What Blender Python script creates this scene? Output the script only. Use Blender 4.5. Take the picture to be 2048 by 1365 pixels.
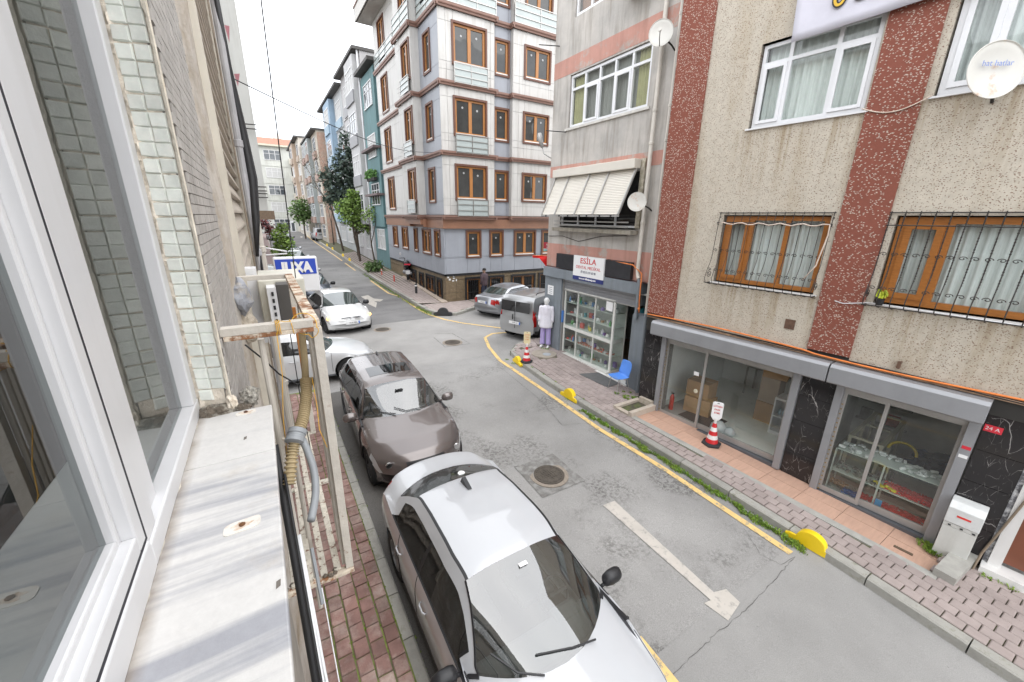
import bpy, bmesh, math, random
import numpy as np
from mathutils import Vector, Matrix
from math import sin, cos, pi, radians as R_
random.seed(7)
S = bpy.context.scene
for o in list(bpy.data.objects): bpy.data.objects.remove(o)
COL = S.collection
# ------------------------------------------------------------------ camera
FPX, PITCH, ROLL, YAW, CH = 789.67, R_(17.27), R_(-.84), R_(31.9), 4.5
_f = np.array([0, cos(PITCH), -sin(PITCH)]); _r = np.array([1., 0, 0]); _d = np.cross(_f, _r)
CR = np.array([cos(ROLL) * _r + sin(ROLL) * _d, -sin(ROLL) * _r + cos(ROLL) * _d, _f])
CW = np.array([[cos(YAW), sin(YAW), 0], [-sin(YAW), cos(YAW), 0], [0, 0, 1]])
cr, cd_, cf = CW @ CR[0], CW @ CR[1], CW @ CR[2]
cam = bpy.data.cameras.new('camera'); camo = bpy.data.objects.new('camera', cam); COL.objects.link(camo)
camo.matrix_world = Matrix(((cr[0], -cd_[0], -cf[0], 0), (cr[1], -cd_[1], -cf[1], 0), (cr[2], -cd_[2], -cf[2], CH), (0, 0, 0, 1)))
cam.sensor_width = 36; cam.lens = FPX / 2048 * 36; cam.clip_start = .02; cam.clip_end = 900
S.camera = camo
S.render.resolution_x, S.render.resolution_y = 1024, 682
# ------------------------------------------------------------------ sky, sun, exposure (bright overcast)
W = bpy.data.worlds.new('World'); S.world = W; W.use_nodes = True
nt = W.node_tree; nt.nodes.clear()
wo = nt.nodes.new('ShaderNodeOutputWorld'); bg = nt.nodes.new('ShaderNodeBackground'); sk = nt.nodes.new('ShaderNodeTexSky')
sk.sky_type = 'NISHITA'; sk.sun_disc = False; sk.sun_elevation = R_(50); sk.sun_rotation = R_(200)
wn = nt.nodes.new('ShaderNodeTexNoise'); wn.inputs['Scale'].default_value = 2.2; wn.inputs['Detail'].default_value = 5
wr_ = nt.nodes.new('ShaderNodeValToRGB'); wr_.color_ramp.elements[0].position = .3; wr_.color_ramp.elements[1].position = .72
wr_.color_ramp.elements[0].color = (8.2, 8.6, 9.2, 1); wr_.color_ramp.elements[1].color = (12.0, 12.1, 12.3, 1)
wm = nt.nodes.new('ShaderNodeMixRGB'); wm.inputs[0].default_value = .93
tc = nt.nodes.new('ShaderNodeTexCoord')
nt.links.new(tc.outputs['Generated'], wn.inputs['Vector']); nt.links.new(wn.outputs[0], wr_.inputs[0])
nt.links.new(sk.outputs[0], wm.inputs[1]); nt.links.new(wr_.outputs[0], wm.inputs[2])
nt.links.new(wm.outputs[0], bg.inputs[0]); bg.inputs[1].default_value = .1; nt.links.new(bg.outputs[0], wo.inputs[0])
sl = bpy.data.lights.new('sun', 'SUN'); sl.energy = .7; sl.angle = R_(75); sl.color = (1, .97, .93)
so = bpy.data.objects.new('sun', sl); COL.objects.link(so); so.rotation_euler = (R_(40), 0, R_(200 + 180 - 360))
so.rotation_euler = Vector((-.35, .55, -1)).to_track_quat('-Z', 'Y').to_euler()
S.view_settings.view_transform = 'Standard'; S.view_settings.look = 'None'; S.view_settings.exposure = 1.42; S.view_settings.gamma = 1
try:
    S.cycles.max_bounces = 8; S.cycles.transparent_max_bounces = 12; S.cycles.caustics_reflective = False; S.cycles.caustics_refractive = False
    S.cycles.use_denoising = True; S.cycles.sample_clamp_indirect = 6
except Exception: pass
# ------------------------------------------------------------------ places: pixel of the 2048 wide photograph -> point on a known surface
def ray(x, y):
    d = np.array([(x - 1024) / FPX, (y - 682.5) / FPX, 1.]); return CW @ (CR.T @ d)
def hit(px, py, p, n):
    d = ray(px, py); o = np.array([0, 0, CH]); t = ((np.array(p, float) - o) @ np.array(n, float)) / (d @ np.array(n, float)); return o + t * d
KN = [(-40, -2.0), (-20, -1.22), (-5, -.62), (0, -.42), (5, -.22), (10.5, -.02), (14, 0), (21, 0), (27, .1), (33, .24), (44, .63), (62, 1.1), (90, 1.5), (140, 2.2), (400, 4)]
def zr(y): return float(np.interp(y, [k[0] for k in KN], [k[1] for k in KN]))
def G(px, py, dz=0):
    z = 0
    for i in range(40):
        p = hit(px, py, (0, 0, z + dz), (0, 0, 1)); z = .5 * z + .5 * zr(p[1])
    return p
def dist(p): return float(np.linalg.norm(np.array(p) - np.array([0, 0, CH])))
# ------------------------------------------------------------------ materials
MC = {}
def nn(t, typ, **k):
    n = t.nodes.new(typ)
    for a, b in k.items():
        if a in n.inputs: n.inputs[a].default_value = b
        else: setattr(n, a, b)
    return n
def mat(name, c=(.5, .5, .5), rough=.7, var=.12, scale=3., bump=.0, bscale=40., metal=0., rnd=0., streak=0., c2=None, c2amt=.5, c2scale=2., spec=.5, coat=0., obj=False, sc3=None, c2c=.08, det=6):
    """principled surface with cloudy value variation, optional second colour in patches, run-down streaks, per piece variation"""
    if name in MC: return MC[name]
    m = bpy.data.materials.new(name); m.use_nodes = True; t = m.node_tree; t.nodes.clear(); MC[name] = m
    out = nn(t, 'ShaderNodeOutputMaterial'); b = nn(t, 'ShaderNodeBsdfPrincipled')
    L = t.links.new; L(b.outputs[0], out.inputs[0])
    if obj: pos = nn(t, 'ShaderNodeTexCoord').outputs['Object']
    else: pos = nn(t, 'ShaderNodeNewGeometry').outputs['Position']
    if sc3:
        mp = nn(t, 'ShaderNodeMapping'); mp.inputs['Scale'].default_value = sc3; L(pos, mp.inputs[0]); tp = mp.outputs[0]
    else: tp = pos
    n1 = nn(t, 'ShaderNodeTexNoise', Scale=scale, Detail=det, Roughness=.62); L(tp, n1.inputs['Vector'])
    rp = nn(t, 'ShaderNodeMapRange'); rp.inputs[1].default_value = .3; rp.inputs[2].default_value = .7
    rp.inputs[3].default_value = 1 - var; rp.inputs[4].default_value = 1 + var; L(n1.outputs[0], rp.inputs[0])
    base = nn(t, 'ShaderNodeRGB'); base.outputs[0].default_value = (*c, 1); col = base.outputs[0]
    if c2:
        n2 = nn(t, 'ShaderNodeTexNoise', Scale=c2scale, Detail=9, Roughness=.7); L(tp, n2.inputs['Vector'])
        r2 = nn(t, 'ShaderNodeMapRange'); r2.inputs[1].default_value = 1 - c2amt - c2c; r2.inputs[2].default_value = 1 - c2amt + c2c; L(n2.outputs[0], r2.inputs[0])
        mx = nn(t, 'ShaderNodeMixRGB'); L(r2.outputs[0], mx.inputs[0]); L(col, mx.inputs[1]); mx.inputs[2].default_value = (*c2, 1); col = mx.outputs[0]
    if streak:
        m3 = nn(t, 'ShaderNodeMapping'); m3.inputs['Scale'].default_value = (3.5, 3.5, .3); L(pos, m3.inputs[0])
        n3 = nn(t, 'ShaderNodeTexNoise', Scale=1.6, Detail=7, Roughness=.65); L(m3.outputs[0], n3.inputs['Vector'])
        r3 = nn(t, 'ShaderNodeMapRange'); r3.inputs[1].default_value = .48; r3.inputs[2].default_value = .72; r3.inputs[3].default_value = 0; r3.inputs[4].default_value = streak; L(n3.outputs[0], r3.inputs[0])
        mx = nn(t, 'ShaderNodeMixRGB'); L(r3.outputs[0], mx.inputs[0]); L(col, mx.inputs[1]); mx.inputs[2].default_value = (c[0] * .38, c[1] * .34, c[2] * .28, 1); col = mx.outputs[0]
    mu = nn(t, 'ShaderNodeMixRGB', blend_type='MULTIPLY'); mu.inputs[0].default_value = 1; L(col, mu.inputs[1]); L(rp.outputs[0], mu.inputs[2]); col = mu.outputs[0]
    if rnd:
        oi = nn(t, 'ShaderNodeObjectInfo'); ge = nn(t, 'ShaderNodeNewGeometry'); ad = nn(t, 'ShaderNodeMath', operation='ADD'); L(oi.outputs['Random'], ad.inputs[0]); L(ge.outputs['Random Per Island'], ad.inputs[1])
        fr = nn(t, 'ShaderNodeMath', operation='FRACT'); L(ad.outputs[0], fr.inputs[0])
        rr = nn(t, 'ShaderNodeMapRange'); rr.inputs[3].default_value = 1 - rnd; rr.inputs[4].default_value = 1 + rnd; L(fr.outputs[0], rr.inputs[0])
        mu = nn(t, 'ShaderNodeMixRGB', blend_type='MULTIPLY'); mu.inputs[0].default_value = 1; L(col, mu.inputs[1]); L(rr.outputs[0], mu.inputs[2]); col = mu.outputs[0]
    L(col, b.inputs['Base Color'])
    b.inputs['Metallic'].default_value = metal; b.inputs['Specular IOR Level'].default_value = spec
    if coat: b.inputs['Coat Weight'].default_value = coat; b.inputs['Coat Roughness'].default_value = .03
    r4 = nn(t, 'ShaderNodeMapRange'); r4.inputs[3].default_value = max(0, rough - .08 * min(1, rough * 3)); r4.inputs[4].default_value = min(1, rough + .1 * min(1, rough * 3)); L(n1.outputs[0], r4.inputs[0]); L(r4.outputs[0], b.inputs['Roughness'])
    if bump:
        nb = nn(t, 'ShaderNodeTexNoise', Scale=bscale, Detail=5, Roughness=.65); L(tp, nb.inputs['Vector'])
        bu = nn(t, 'ShaderNodeBump', Strength=bump, Distance=.02); L(nb.outputs[0], bu.inputs['Height']); L(bu.outputs[0], b.inputs['Normal'])
    return m
def glassmat(name, tint=(.93, .96, .95), ior=1.6, dirt=.06, rough=.0):
    if name in MC: return MC[name]
    m = bpy.data.materials.new(name); m.use_nodes = True; t = m.node_tree; t.nodes.clear(); MC[name] = m; L = t.links.new
    out = nn(t, 'ShaderNodeOutputMaterial'); tr = nn(t, 'ShaderNodeBsdfTransparent'); tr.inputs[0].default_value = (*tint, 1)
    gl = nn(t, 'ShaderNodeBsdfGlossy'); gl.inputs['Roughness'].default_value = rough; fr = nn(t, 'ShaderNodeFresnel', IOR=ior); gb = nn(t, 'ShaderNodeNewGeometry'); im = nn(t, 'ShaderNodeMapRange'); im.inputs[3].default_value = ior; im.inputs[4].default_value = 1 / ior; L(gb.outputs['Backfacing'], im.inputs[0]); L(im.outputs[0], fr.inputs['IOR'])
    mx = nn(t, 'ShaderNodeMixShader'); L(fr.outputs[0], mx.inputs[0]); L(tr.outputs[0], mx.inputs[1]); L(gl.outputs[0], mx.inputs[2])
    df = nn(t, 'ShaderNodeBsdfDiffuse'); df.inputs[0].default_value = (.6, .6, .57, 1)
    ns = nn(t, 'ShaderNodeTexNoise', Scale=2.5, Detail=8); ge = nn(t, 'ShaderNodeNewGeometry'); L(ge.outputs['Position'], ns.inputs['Vector'])
    mr = nn(t, 'ShaderNodeMapRange'); mr.inputs[1].default_value = .35; mr.inputs[2].default_value = .75; mr.inputs[3].default_value = dirt * .3; mr.inputs[4].default_value = dirt; L(ns.outputs[0], mr.inputs[0])
    m2 = nn(t, 'ShaderNodeMixShader'); L(mr.outputs[0], m2.inputs[0]); L(mx.outputs[0], m2.inputs[1]); L(df.outputs[0], m2.inputs[2]); L(m2.outputs[0], out.inputs[0])
    return m
def darkglass(name, c=(.03, .035, .04), ior=1.7, rough=.02):
    if name in MC: return MC[name]
    m = mat(name, c, rough=rough, var=.3, scale=1.5, spec=.5); b = [n for n in m.node_tree.nodes if n.type == 'BSDF_PRINCIPLED'][0]
    for l in list(b.inputs['Roughness'].links): m.node_tree.links.remove(l)
    b.inputs['Roughness'].default_value = rough; b.inputs['IOR'].default_value = ior
    # the panes are never quite flat
    t = m.node_tree; ge = nn(t, 'ShaderNodeNewGeometry'); nb = nn(t, 'ShaderNodeTexNoise', Scale=1.1, Detail=1); t.links.new(ge.outputs['Position'], nb.inputs['Vector'])
    bu = nn(t, 'ShaderNodeBump', Strength=.05, Distance=.3); t.links.new(nb.outputs[0], bu.inputs['Height']); t.links.new(bu.outputs[0], b.inputs['Normal'])
    return m
# ------------------------------------------------------------------ meshes
class Fr:
    """facade frame: origin, u along the wall, n out of the wall, z up"""
    def __init__(s, o, u, n): s.o = np.array(o, float); s.u = np.array(u, float); s.n = np.array(n, float); s.u /= np.linalg.norm(s.u); s.n /= np.linalg.norm(s.n)
    def p(s, u, z, d=0): q = s.o + s.u * u + s.n * d; return (q[0], q[1], s.o[2] + z)
    def at(s, px, py, d=0):
        q = hit(px, py, s.o + s.n * d, s.n); return float((q - s.o) @ s.u), float(q[2] - s.o[2])
FW = Fr((0, 0, 0), (1, 0, 0), (0, 1, 0))   # plain world: u=x, d=y
class MB:
    def __init__(s): s.v = []; s.f = []; s.mi = []
    def add(s, vs, fs, mi=0):
        k = len(s.v); s.v += [tuple(map(float, q)) for q in vs]; s.f += [tuple(i + k for i in f) for f in fs]; s.mi += [mi] * len(fs); return s
    def fbox(s, F, u0, u1, z0, z1, d0, d1, mi=0, skip=''):
        if u0 > u1: u0, u1 = u1, u0
        P = [F.p(u, z, d) for d in (d0, d1) for z in (z0, z1) for u in (u0, u1)]
        fs = {'b': (0, 2, 3, 1), 'f': (4, 5, 7, 6), 'l': (0, 4, 6, 2), 'r': (1, 3, 7, 5), 'd': (0, 1, 5, 4), 'u': (2, 6, 7, 3)}
        return s.add(P, [v for k, v in fs.items() if k not in skip], mi)
    def box(s, x0, x1, y0, y1, z0, z1, mi=0): return s.fbox(FW, x0, x1, z0, z1, y0, y1, mi)
    def obox(s, c, sx, sy, sz, ang=0, mi=0, tilt=0):
        a = Vector(c); M_ = Matrix.Rotation(ang, 3, 'Z') @ Matrix.Rotation(tilt, 3, 'X')
        P = [a + M_ @ Vector((x * sx / 2, y * sy / 2, z * sz / 2)) for y in (-1, 1) for z in (-1, 1) for x in (-1, 1)]
        return s.add(P, [(0, 1, 3, 2), (4, 6, 7, 5), (0, 2, 6, 4), (1, 5, 7, 3), (0, 4, 5, 1), (2, 3, 7, 6)], mi)
    def tube(s, pts, r, n=8, mi=0, cap=True):
        pts = [Vector(p) for p in pts]; rs = r if isinstance(r, (list, tuple)) else [r] * len(pts); k0 = len(s.v); up = None
        for i, p in enumerate(pts):
            d = (pts[min(i + 1, len(pts) - 1)] - pts[max(i - 1, 0)]).normalized()
            if up is None: up = Vector((0, 0, 1)) if abs(d.z) < .9 else Vector((1, 0, 0))
            a = d.cross(up).normalized(); b = a.cross(d).normalized(); up = b
            for j in range(n):
                t = 2 * pi * j / n; q = p + (a * cos(t) + b * sin(t)) * rs[i]; s.v.append(tuple(q))
        for i in range(len(pts) - 1):
            for j in range(n):
                a0 = k0 + i * n + j; a1 = k0 + i * n + (j + 1) % n; s.f.append((a0, a1, a1 + n, a0 + n)); s.mi.append(mi)
        if cap: s.f.append(tuple(k0 + j for j in range(n))[::-1]); s.f.append(tuple(k0 + (len(pts) - 1) * n + j for j in range(n))); s.mi += [mi, mi]
        return s
    def lathe(s, c, prof, n=20, mi=0, axis='Z', ang=0):
        k0 = len(s.v); c = Vector(c); Mx = {'Z': Matrix.Identity(3), 'X': Matrix.Rotation(pi / 2, 3, 'Y'), 'Y': Matrix.Rotation(-pi / 2, 3, 'X')}[axis] if isinstance(axis, str) else axis
        for r, z in prof:
            for j in range(n): t = 2 * pi * j / n + ang; s.v.append(tuple(c + Mx @ Vector((r * cos(t), r * sin(t), z))))
        for i in range(len(prof) - 1):
            for j in range(n): a0 = k0 + i * n + j; a1 = k0 + i * n + (j + 1) % n; s.f.append((a0, a1, a1 + n, a0 + n)); s.mi.append(mi)
        s.f.append(tuple(k0 + j for j in range(n))[::-1]); s.f.append(tuple(k0 + (len(prof) - 1) * n + j for j in range(n))); s.mi += [mi, mi]; return s
    def prism(s, F, poly, d0, d1, mi=0):
        n = len(poly); P = [F.p(u, z, d0) for u, z in poly] + [F.p(u, z, d1) for u, z in poly]
        return s.add(P, [tuple(range(n))[::-1], tuple(range(n, 2 * n))] + [(i, (i + 1) % n, n + (i + 1) % n, n + i) for i in range(n)], mi)
    def slab(s, poly, z0, z1, mi=0):   # horizontal polygon extruded, z given or from function of (x,y)
        f0 = z0 if callable(z0) else (lambda x, y: z0); f1 = z1 if callable(z1) else (lambda x, y: z1)
        n = len(poly); P = [(x, y, f0(x, y)) for x, y in poly] + [(x, y, f1(x, y)) for x, y in poly]
        return s.add(P, [tuple(range(n))[::-1], tuple(range(n, 2 * n))] + [(i, (i + 1) % n, n + (i + 1) % n, n + i) for i in range(n)], mi)
    def build(s, name, mats, parent=None, smooth=False, local=False, bevel=0, fix=True):
        me = bpy.data.meshes.new(name); o_ = ORG.get(parent.name, Vector()) if parent and not local else Vector()
        me.from_pydata([tuple(Vector(q) - o_) for q in s.v] if o_.length else s.v, [], s.f)
        for m_ in (mats if isinstance(mats, (list, tuple)) else [mats]): me.materials.append(m_)
        me.polygons.foreach_set('material_index', s.mi)
        if fix:
            b = bmesh.new(); b.from_mesh(me); bmesh.ops.recalc_face_normals(b, faces=b.faces); b.to_mesh(me); b.free()
        if smooth: me.shade_smooth(); 
        o = bpy.data.objects.new(name, me); COL.objects.link(o)
        if parent: o.parent = parent; ORG[o.name] = o_
        if bevel:
            bv = o.modifiers.new('b', 'BEVEL'); bv.width = bevel; bv.segments = 2; bv.limit_method = 'ANGLE'
        if smooth == 'auto': me.set_sharp_from_angle(angle=R_(35))
        return o
ORG = {}
def thing(name, label, cat, loc=(0, 0, 0), group=None, kind=None, rot=0):
    o = bpy.data.objects.new(name, None); COL.objects.link(o); o.location = loc; o.empty_display_size = .1
    if label: o['label'] = label
    if cat: o['category'] = cat
    if group: o['group'] = group
    if kind: o['kind'] = kind
    if rot: o.rotation_euler = (0, 0, rot)
    ORG[o.name] = Vector(loc); return o
def tag(o, label=None, cat=None, group=None, kind=None):
    for k, v in (('label', label), ('category', cat), ('group', group), ('kind', kind)):
        if v: o[k] = v
    return o
def lab(o, t): o['label'] = t; return o
def kids(o): return [c for c in bpy.data.objects if c.parent == o]
def copy_thing(o, loc, rot=None, label=None, scale=None):
    def cp(a, par):
        c = a.copy(); COL.objects.link(c); c.parent = par
        for ch in a.children: cp(ch, c)
        return c
    r = cp(o, None); r.location = loc
    if rot is not None: r.rotation_euler = (0, 0, rot)
    if scale: r.scale = scale
    if label: r['label'] = label
    return r
def wall_holes(mb, F, u0, u1, z0, z1, holes, depth=.12, d=0, mi=0, mir=None):
    """flat wall with real openings and their reveals"""
    mir = mi if mir is None else mir
    us = sorted({u0, u1, *[min(max(h[k], u0), u1) for h in holes for k in (0, 1)]}); zs = sorted({z0, z1, *[min(max(h[k], z0), z1) for h in holes for k in (2, 3)]})
    inh = lambda u, z: any(h[0] < u < h[1] and h[2] < z < h[3] for h in holes)
    for i in range(len(us) - 1):
        j = 0
        while j < len(zs) - 1:
            if inh((us[i] + us[i + 1]) / 2, (zs[j] + zs[j + 1]) / 2): j += 1; continue
            k = j
            while k + 1 < len(zs) - 1 and not inh((us[i] + us[i + 1]) / 2, (zs[k + 1] + zs[k + 2]) / 2): k += 1
            mb.add([F.p(us[i], zs[j], d), F.p(us[i + 1], zs[j], d), F.p(us[i + 1], zs[k + 1], d), F.p(us[i], zs[k + 1], d)], [(0, 1, 2, 3)], mi); j = k + 1
    for h in holes:
        a, b, c, e = h[:4]
        for q in ([(a, c), (b, c)], [(b, c), (b, e)], [(b, e), (a, e)], [(a, e), (a, c)]):
            mb.add([F.p(*q[0], d), F.p(*q[1], d), F.p(*q[1], d - depth), F.p(*q[0], d - depth)], [(0, 1, 2, 3)], mir)
def pieces(items, name, mt, parent, limit=290, bev=0, stuffname=None):
    """items: (center, (sx,sy,sz) , angle z) boxes. The biggest in view become objects that share a mesh, the rest one joined part."""
    items = sorted(items, key=lambda t: dist(t[0]) / (t[1][0] * t[1][1] + 1e-6) ** .5)
    o_ = ORG.get(parent.name, Vector()); cache = {}
    for c, s_, a in items[:limit]:
        k = tuple(round(q, 2) for q in s_)
        if k not in cache:
            m = MB(); x, y, z = k[0] / 2, k[1] / 2, k[2] / 2; e = min(x, y) * .12
            V_ = [(sx * x, sy * y, -z) for sx, sy in ((-1, -1), (1, -1), (1, 1), (-1, 1))] + [(sx * x, sy * y, z - e) for sx, sy in ((-1, -1), (1, -1), (1, 1), (-1, 1))] + [(sx * (x - e), sy * (y - e), z) for sx, sy in ((-1, -1), (1, -1), (1, 1), (-1, 1))]
            m.add(V_, [(8, 9, 10, 11)] + [(i, (i + 1) % 4, 4 + (i + 1) % 4, 4 + i) for i in range(4)] + [(4 + i, 4 + (i + 1) % 4, 8 + (i + 1) % 4, 8 + i) for i in range(4)])
            me = bpy.data.meshes.new(name); me.from_pydata(m.v, [], m.f); me.materials.append(mt); cache[k] = me
        o = bpy.data.objects.new(name, cache[k]); COL.objects.link(o); o.parent = parent; o.location = Vector(c) - o_
        if isinstance(a, (int, float)): o.rotation_euler = (0, 0, a)
        else: o.rotation_euler = a
    rest = items[limit:]
    if rest:
        m = MB()
        for c, s_, a in rest:
            M_ = Matrix.Rotation(a, 3, 'Z') if isinstance(a, (int, float)) else __import__('mathutils').Euler(a).to_matrix()
            x, y, z = s_[0] / 2, s_[1] / 2, s_[2] / 2
            V_ = [Vector(c) + M_ @ Vector((sx * x, sy * y, sz)) for sz in (-z, z) for sx, sy in ((-1, -1), (1, -1), (1, 1), (-1, 1))]
            m.add(V_, [(4, 5, 6, 7)] + [(i, (i + 1) % 4, 4 + (i + 1) % 4, 4 + i) for i in range(4)])
        o = m.build(stuffname or name + '_field', mt, parent, fix=False); o['kind'] = 'stuff'
def text_mesh(txt, size, F, u, z, d, mt, parent, name='lettering', align='CENTER', extrude=.002, sx=1, bold=0):
    cu = bpy.data.curves.new('t', 'FONT'); cu.body = txt; cu.size = size; cu.align_x = align; cu.align_y = 'CENTER'; cu.extrude = extrude; cu.offset = bold
    o = bpy.data.objects.new('t', cu); COL.objects.link(o); dg = bpy.context.evaluated_depsgraph_get(); me = bpy.data.meshes.new_from_object(o.evaluated_get(dg)); bpy.data.objects.remove(o)
    o_ = ORG.get(parent.name, Vector()) if parent else Vector()
    for v in me.vertices:
        q = Vector(F.p(u + v.co.x * sx, z + v.co.y, d + v.co.z)); v.co = q - o_
    me.materials.clear(); me.materials.append(mt); ob = bpy.data.objects.new(name, me); COL.objects.link(ob)
    if parent: ob.parent = parent; ORG[ob.name] = o_
    return ob
# ------------------------------------------------------------------ asphalt
def asphalt(name, c, dark, damt=.5, grain=.26, stre=None, bands=()):
    if name in MC: return MC[name]
    m = bpy.data.materials.new(name); m.use_nodes = True; t = m.node_tree; t.nodes.clear(); MC[name] = m; L = t.links.new
    out = nn(t, 'ShaderNodeOutputMaterial'); b = nn(t, 'ShaderNodeBsdfPrincipled'); L(b.outputs[0], out.inputs[0]); b.inputs['Roughness'].default_value = .85; b.inputs['Specular IOR Level'].default_value = .3
    pos = nn(t, 'ShaderNodeNewGeometry').outputs['Position']
    if stre: mp = nn(t, 'ShaderNodeMapping'); mp.inputs['Scale'].default_value = stre; L(pos, mp.inputs[0]); pp = mp.outputs[0]
    else: pp = pos
    big = nn(t, 'ShaderNodeTexNoise', Scale=.75, Detail=4, Roughness=.55); L(pp, big.inputs['Vector'])
    fine = nn(t, 'ShaderNodeTexNoise', Scale=16., Detail=6, Roughness=.75); L(pp, fine.inputs['Vector'])
    gr = nn(t, 'ShaderNodeTexNoise', Scale=110., Detail=3); L(pos, gr.inputs['Vector'])
    vo = nn(t, 'ShaderNodeTexVoronoi', Scale=26., feature='DISTANCE_TO_EDGE'); L(pp, vo.inputs['Vector'])
    # dark crazed patches: where the broad cloud is high, the fine cloud and the crazing cut through
    bo = big.outputs[0]
    sx_ = nn(t, 'ShaderNodeSeparateXYZ'); L(pos, sx_.inputs[0])
    for xb, wb, kb in bands:      # wheel worn and kerb side bands along the street crack more
        d_ = nn(t, 'ShaderNodeMath', operation='SUBTRACT'); L(sx_.outputs[0], d_.inputs[0]); d_.inputs[1].default_value = xb; e_ = nn(t, 'ShaderNodeMath', operation='ABSOLUTE'); L(d_.outputs[0], e_.inputs[0])
        f_ = nn(t, 'ShaderNodeMapRange'); L(e_.outputs[0], f_.inputs[0]); f_.inputs[2].default_value = wb; f_.inputs[3].default_value = kb; f_.inputs[4].default_value = 0
        g_ = nn(t, 'ShaderNodeMath', operation='ADD'); L(bo, g_.inputs[0]); L(f_.outputs[0], g_.inputs[1]); bo = g_.outputs[0]
    a = nn(t, 'ShaderNodeMapRange'); L(bo, a.inputs[0]); a.inputs[1].default_value = .66 - damt * .25; a.inputs[2].default_value = .80 - damt * .25
    f = nn(t, 'ShaderNodeMapRange'); L(fine.outputs[0], f.inputs[0]); f.inputs[1].default_value = .47; f.inputs[2].default_value = .56
    mu = nn(t, 'ShaderNodeMath', operation='MULTIPLY'); L(a.outputs[0], mu.inputs[0]); L(f.outputs[0], mu.inputs[1])
    # rare small dark pits anywhere
    p = nn(t, 'ShaderNodeMapRange'); L(fine.outputs[0], p.inputs[0]); p.inputs[1].default_value = .66; p.inputs[2].default_value = .70; p.inputs[4].default_value = .75
    mx0 = nn(t, 'ShaderNodeMath', operation='MAXIMUM'); L(mu.outputs[0], mx0.inputs[0]); L(p.outputs[0], mx0.inputs[1])
    v = nn(t, 'ShaderNodeMapRange'); L(gr.outputs[0], v.inputs[0]); v.inputs[1].default_value = .3; v.inputs[2].default_value = .7; v.inputs[3].default_value = 1 - grain; v.inputs[4].default_value = 1 + grain
    v2 = nn(t, 'ShaderNodeMapRange'); n4 = nn(t, 'ShaderNodeTexNoise', Scale=.45, Detail=6, Roughness=.6); L(pos, n4.inputs['Vector']); L(n4.outputs[0], v2.inputs[0]); v2.inputs[1].default_value = .3; v2.inputs[2].default_value = .7; v2.inputs[3].default_value = .78; v2.inputs[4].default_value = 1.13
    mx = nn(t, 'ShaderNodeMixRGB'); L(mx0.outputs[0], mx.inputs[0]); mx.inputs[1].default_value = (*c, 1); mx.inputs[2].default_value = (*dark, 1)
    m1 = nn(t, 'ShaderNodeMixRGB', blend_type='MULTIPLY'); m1.inputs[0].default_value = 1; L(mx.outputs[0], m1.inputs[1]); L(v.outputs[0], m1.inputs[2])
    m2 = nn(t, 'ShaderNodeMixRGB', blend_type='MULTIPLY'); m2.inputs[0].default_value = 1; L(m1.outputs[0], m2.inputs[1]); L(v2.outputs[0], m2.inputs[2]); L(m2.outputs[0], b.inputs['Base Color'])
    sb = nn(t, 'ShaderNodeMath', operation='SUBTRACT'); L(gr.outputs[0], sb.inputs[0]); L(mx0.outputs[0], sb.inputs[1])
    bu = nn(t, 'ShaderNodeBump', Strength=.5, Distance=.006); L(sb.outputs[0], bu.inputs['Height']); L(bu.outputs[0], b.inputs['Normal'])
    return m
A_MAIN = asphalt('old_asphalt', (.30, .292, .282), (.155, .15, .142), .40, bands=((3.35, .8, .10), (6.0, .45, .14), (2.6, .6, .05)))
A_NEAR = asphalt('smooth_asphalt', (.30, .293, .283), (.15, .146, .14), .02, .12)
A_JUNC = asphalt('junction_asphalt', (.315, .305, .293), (.17, .165, .155), .05, .12)
A_FAR = asphalt('far_asphalt', (.20, .195, .193), (.105, .104, .105), .55, .12, (.5, 1.6, 1))
A_FAR2 = asphalt('far_asphalt_pale', (.25, .244, .238), (.09, .088, .09), .45, .12, (.6, 1.6, 1))
def strip(name, xs, ys, zoff, mt, parent=None, kind='structure', skirt=0):
    """sheet following the slope of the street; xs may depend on y"""
    m = MB(); n = 0; X0, X1 = xs if callable(xs[0]) else (lambda y: xs[0], lambda y: xs[1])
    nx = 8
    for y in ys:
        a, b = X0(y), X1(y)
        for i in range(nx + 1): x = a + (b - a) * i / nx; m.v.append((x, y, zr(y) + (zoff(x, y) if callable(zoff) else zoff)))
    for j in range(len(ys) - 1):
        for i in range(nx): k = j * (nx + 1) + i; m.f.append((k, k + 1, k + nx + 2, k + nx + 1)); m.mi.append(0)
    o = m.build(name, mt, parent, fix=False)
    if not parent and kind: o['kind'] = kind
    return o
fr = lambda a, b, st: list(np.arange(a, b, st)) + [b]
strip('ground', (-300, 300), [-200, -40, -20, -5, 0, 5, 10, 14, 21, 27, 33, 44, 62, 90, 140, 400], -.06, mat('bare_earth', (.16, .14, .12), .9))
strip('road', (-14, 40), fr(-8, 100, .5), 0, A_MAIN)
strip('road_patch', (lambda y: .84, lambda y: 1.42 + .12 * sin(y * 1.3) + .05 * sin(y * 4.1)), fr(-4, 10.7, .2), .0055, asphalt('dark_gutter_asphalt', (.135, .128, .12), (.07, .067, .06), .3, .3))['label'] = 'darker strip along the left kerb'  # darker asphalt tone between the left kerb and the parked cars
rp = strip('road_patch', (.9, 6.7), fr(-8, 1.9, .5), .004, A_NEAR); rp['label'] = 'smooth pale asphalt'
strip('road_patch', (lambda y: 1.0 - 2.5 * (y > 12.2), lambda y: 6.35 + max(0, y - 11) * .5), fr(11.4, 17.2, .2), .004, A_JUNC)
strip('road_patch', (-1.5, 6.5), fr(17.2, 27, .5), .004, A_FAR); strip('road_patch', (0, 6.6), fr(27, 36, .5), .004, A_FAR2); strip('road_patch', (0, 6.6), fr(36, 100, 1), .004, A_FAR)
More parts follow.
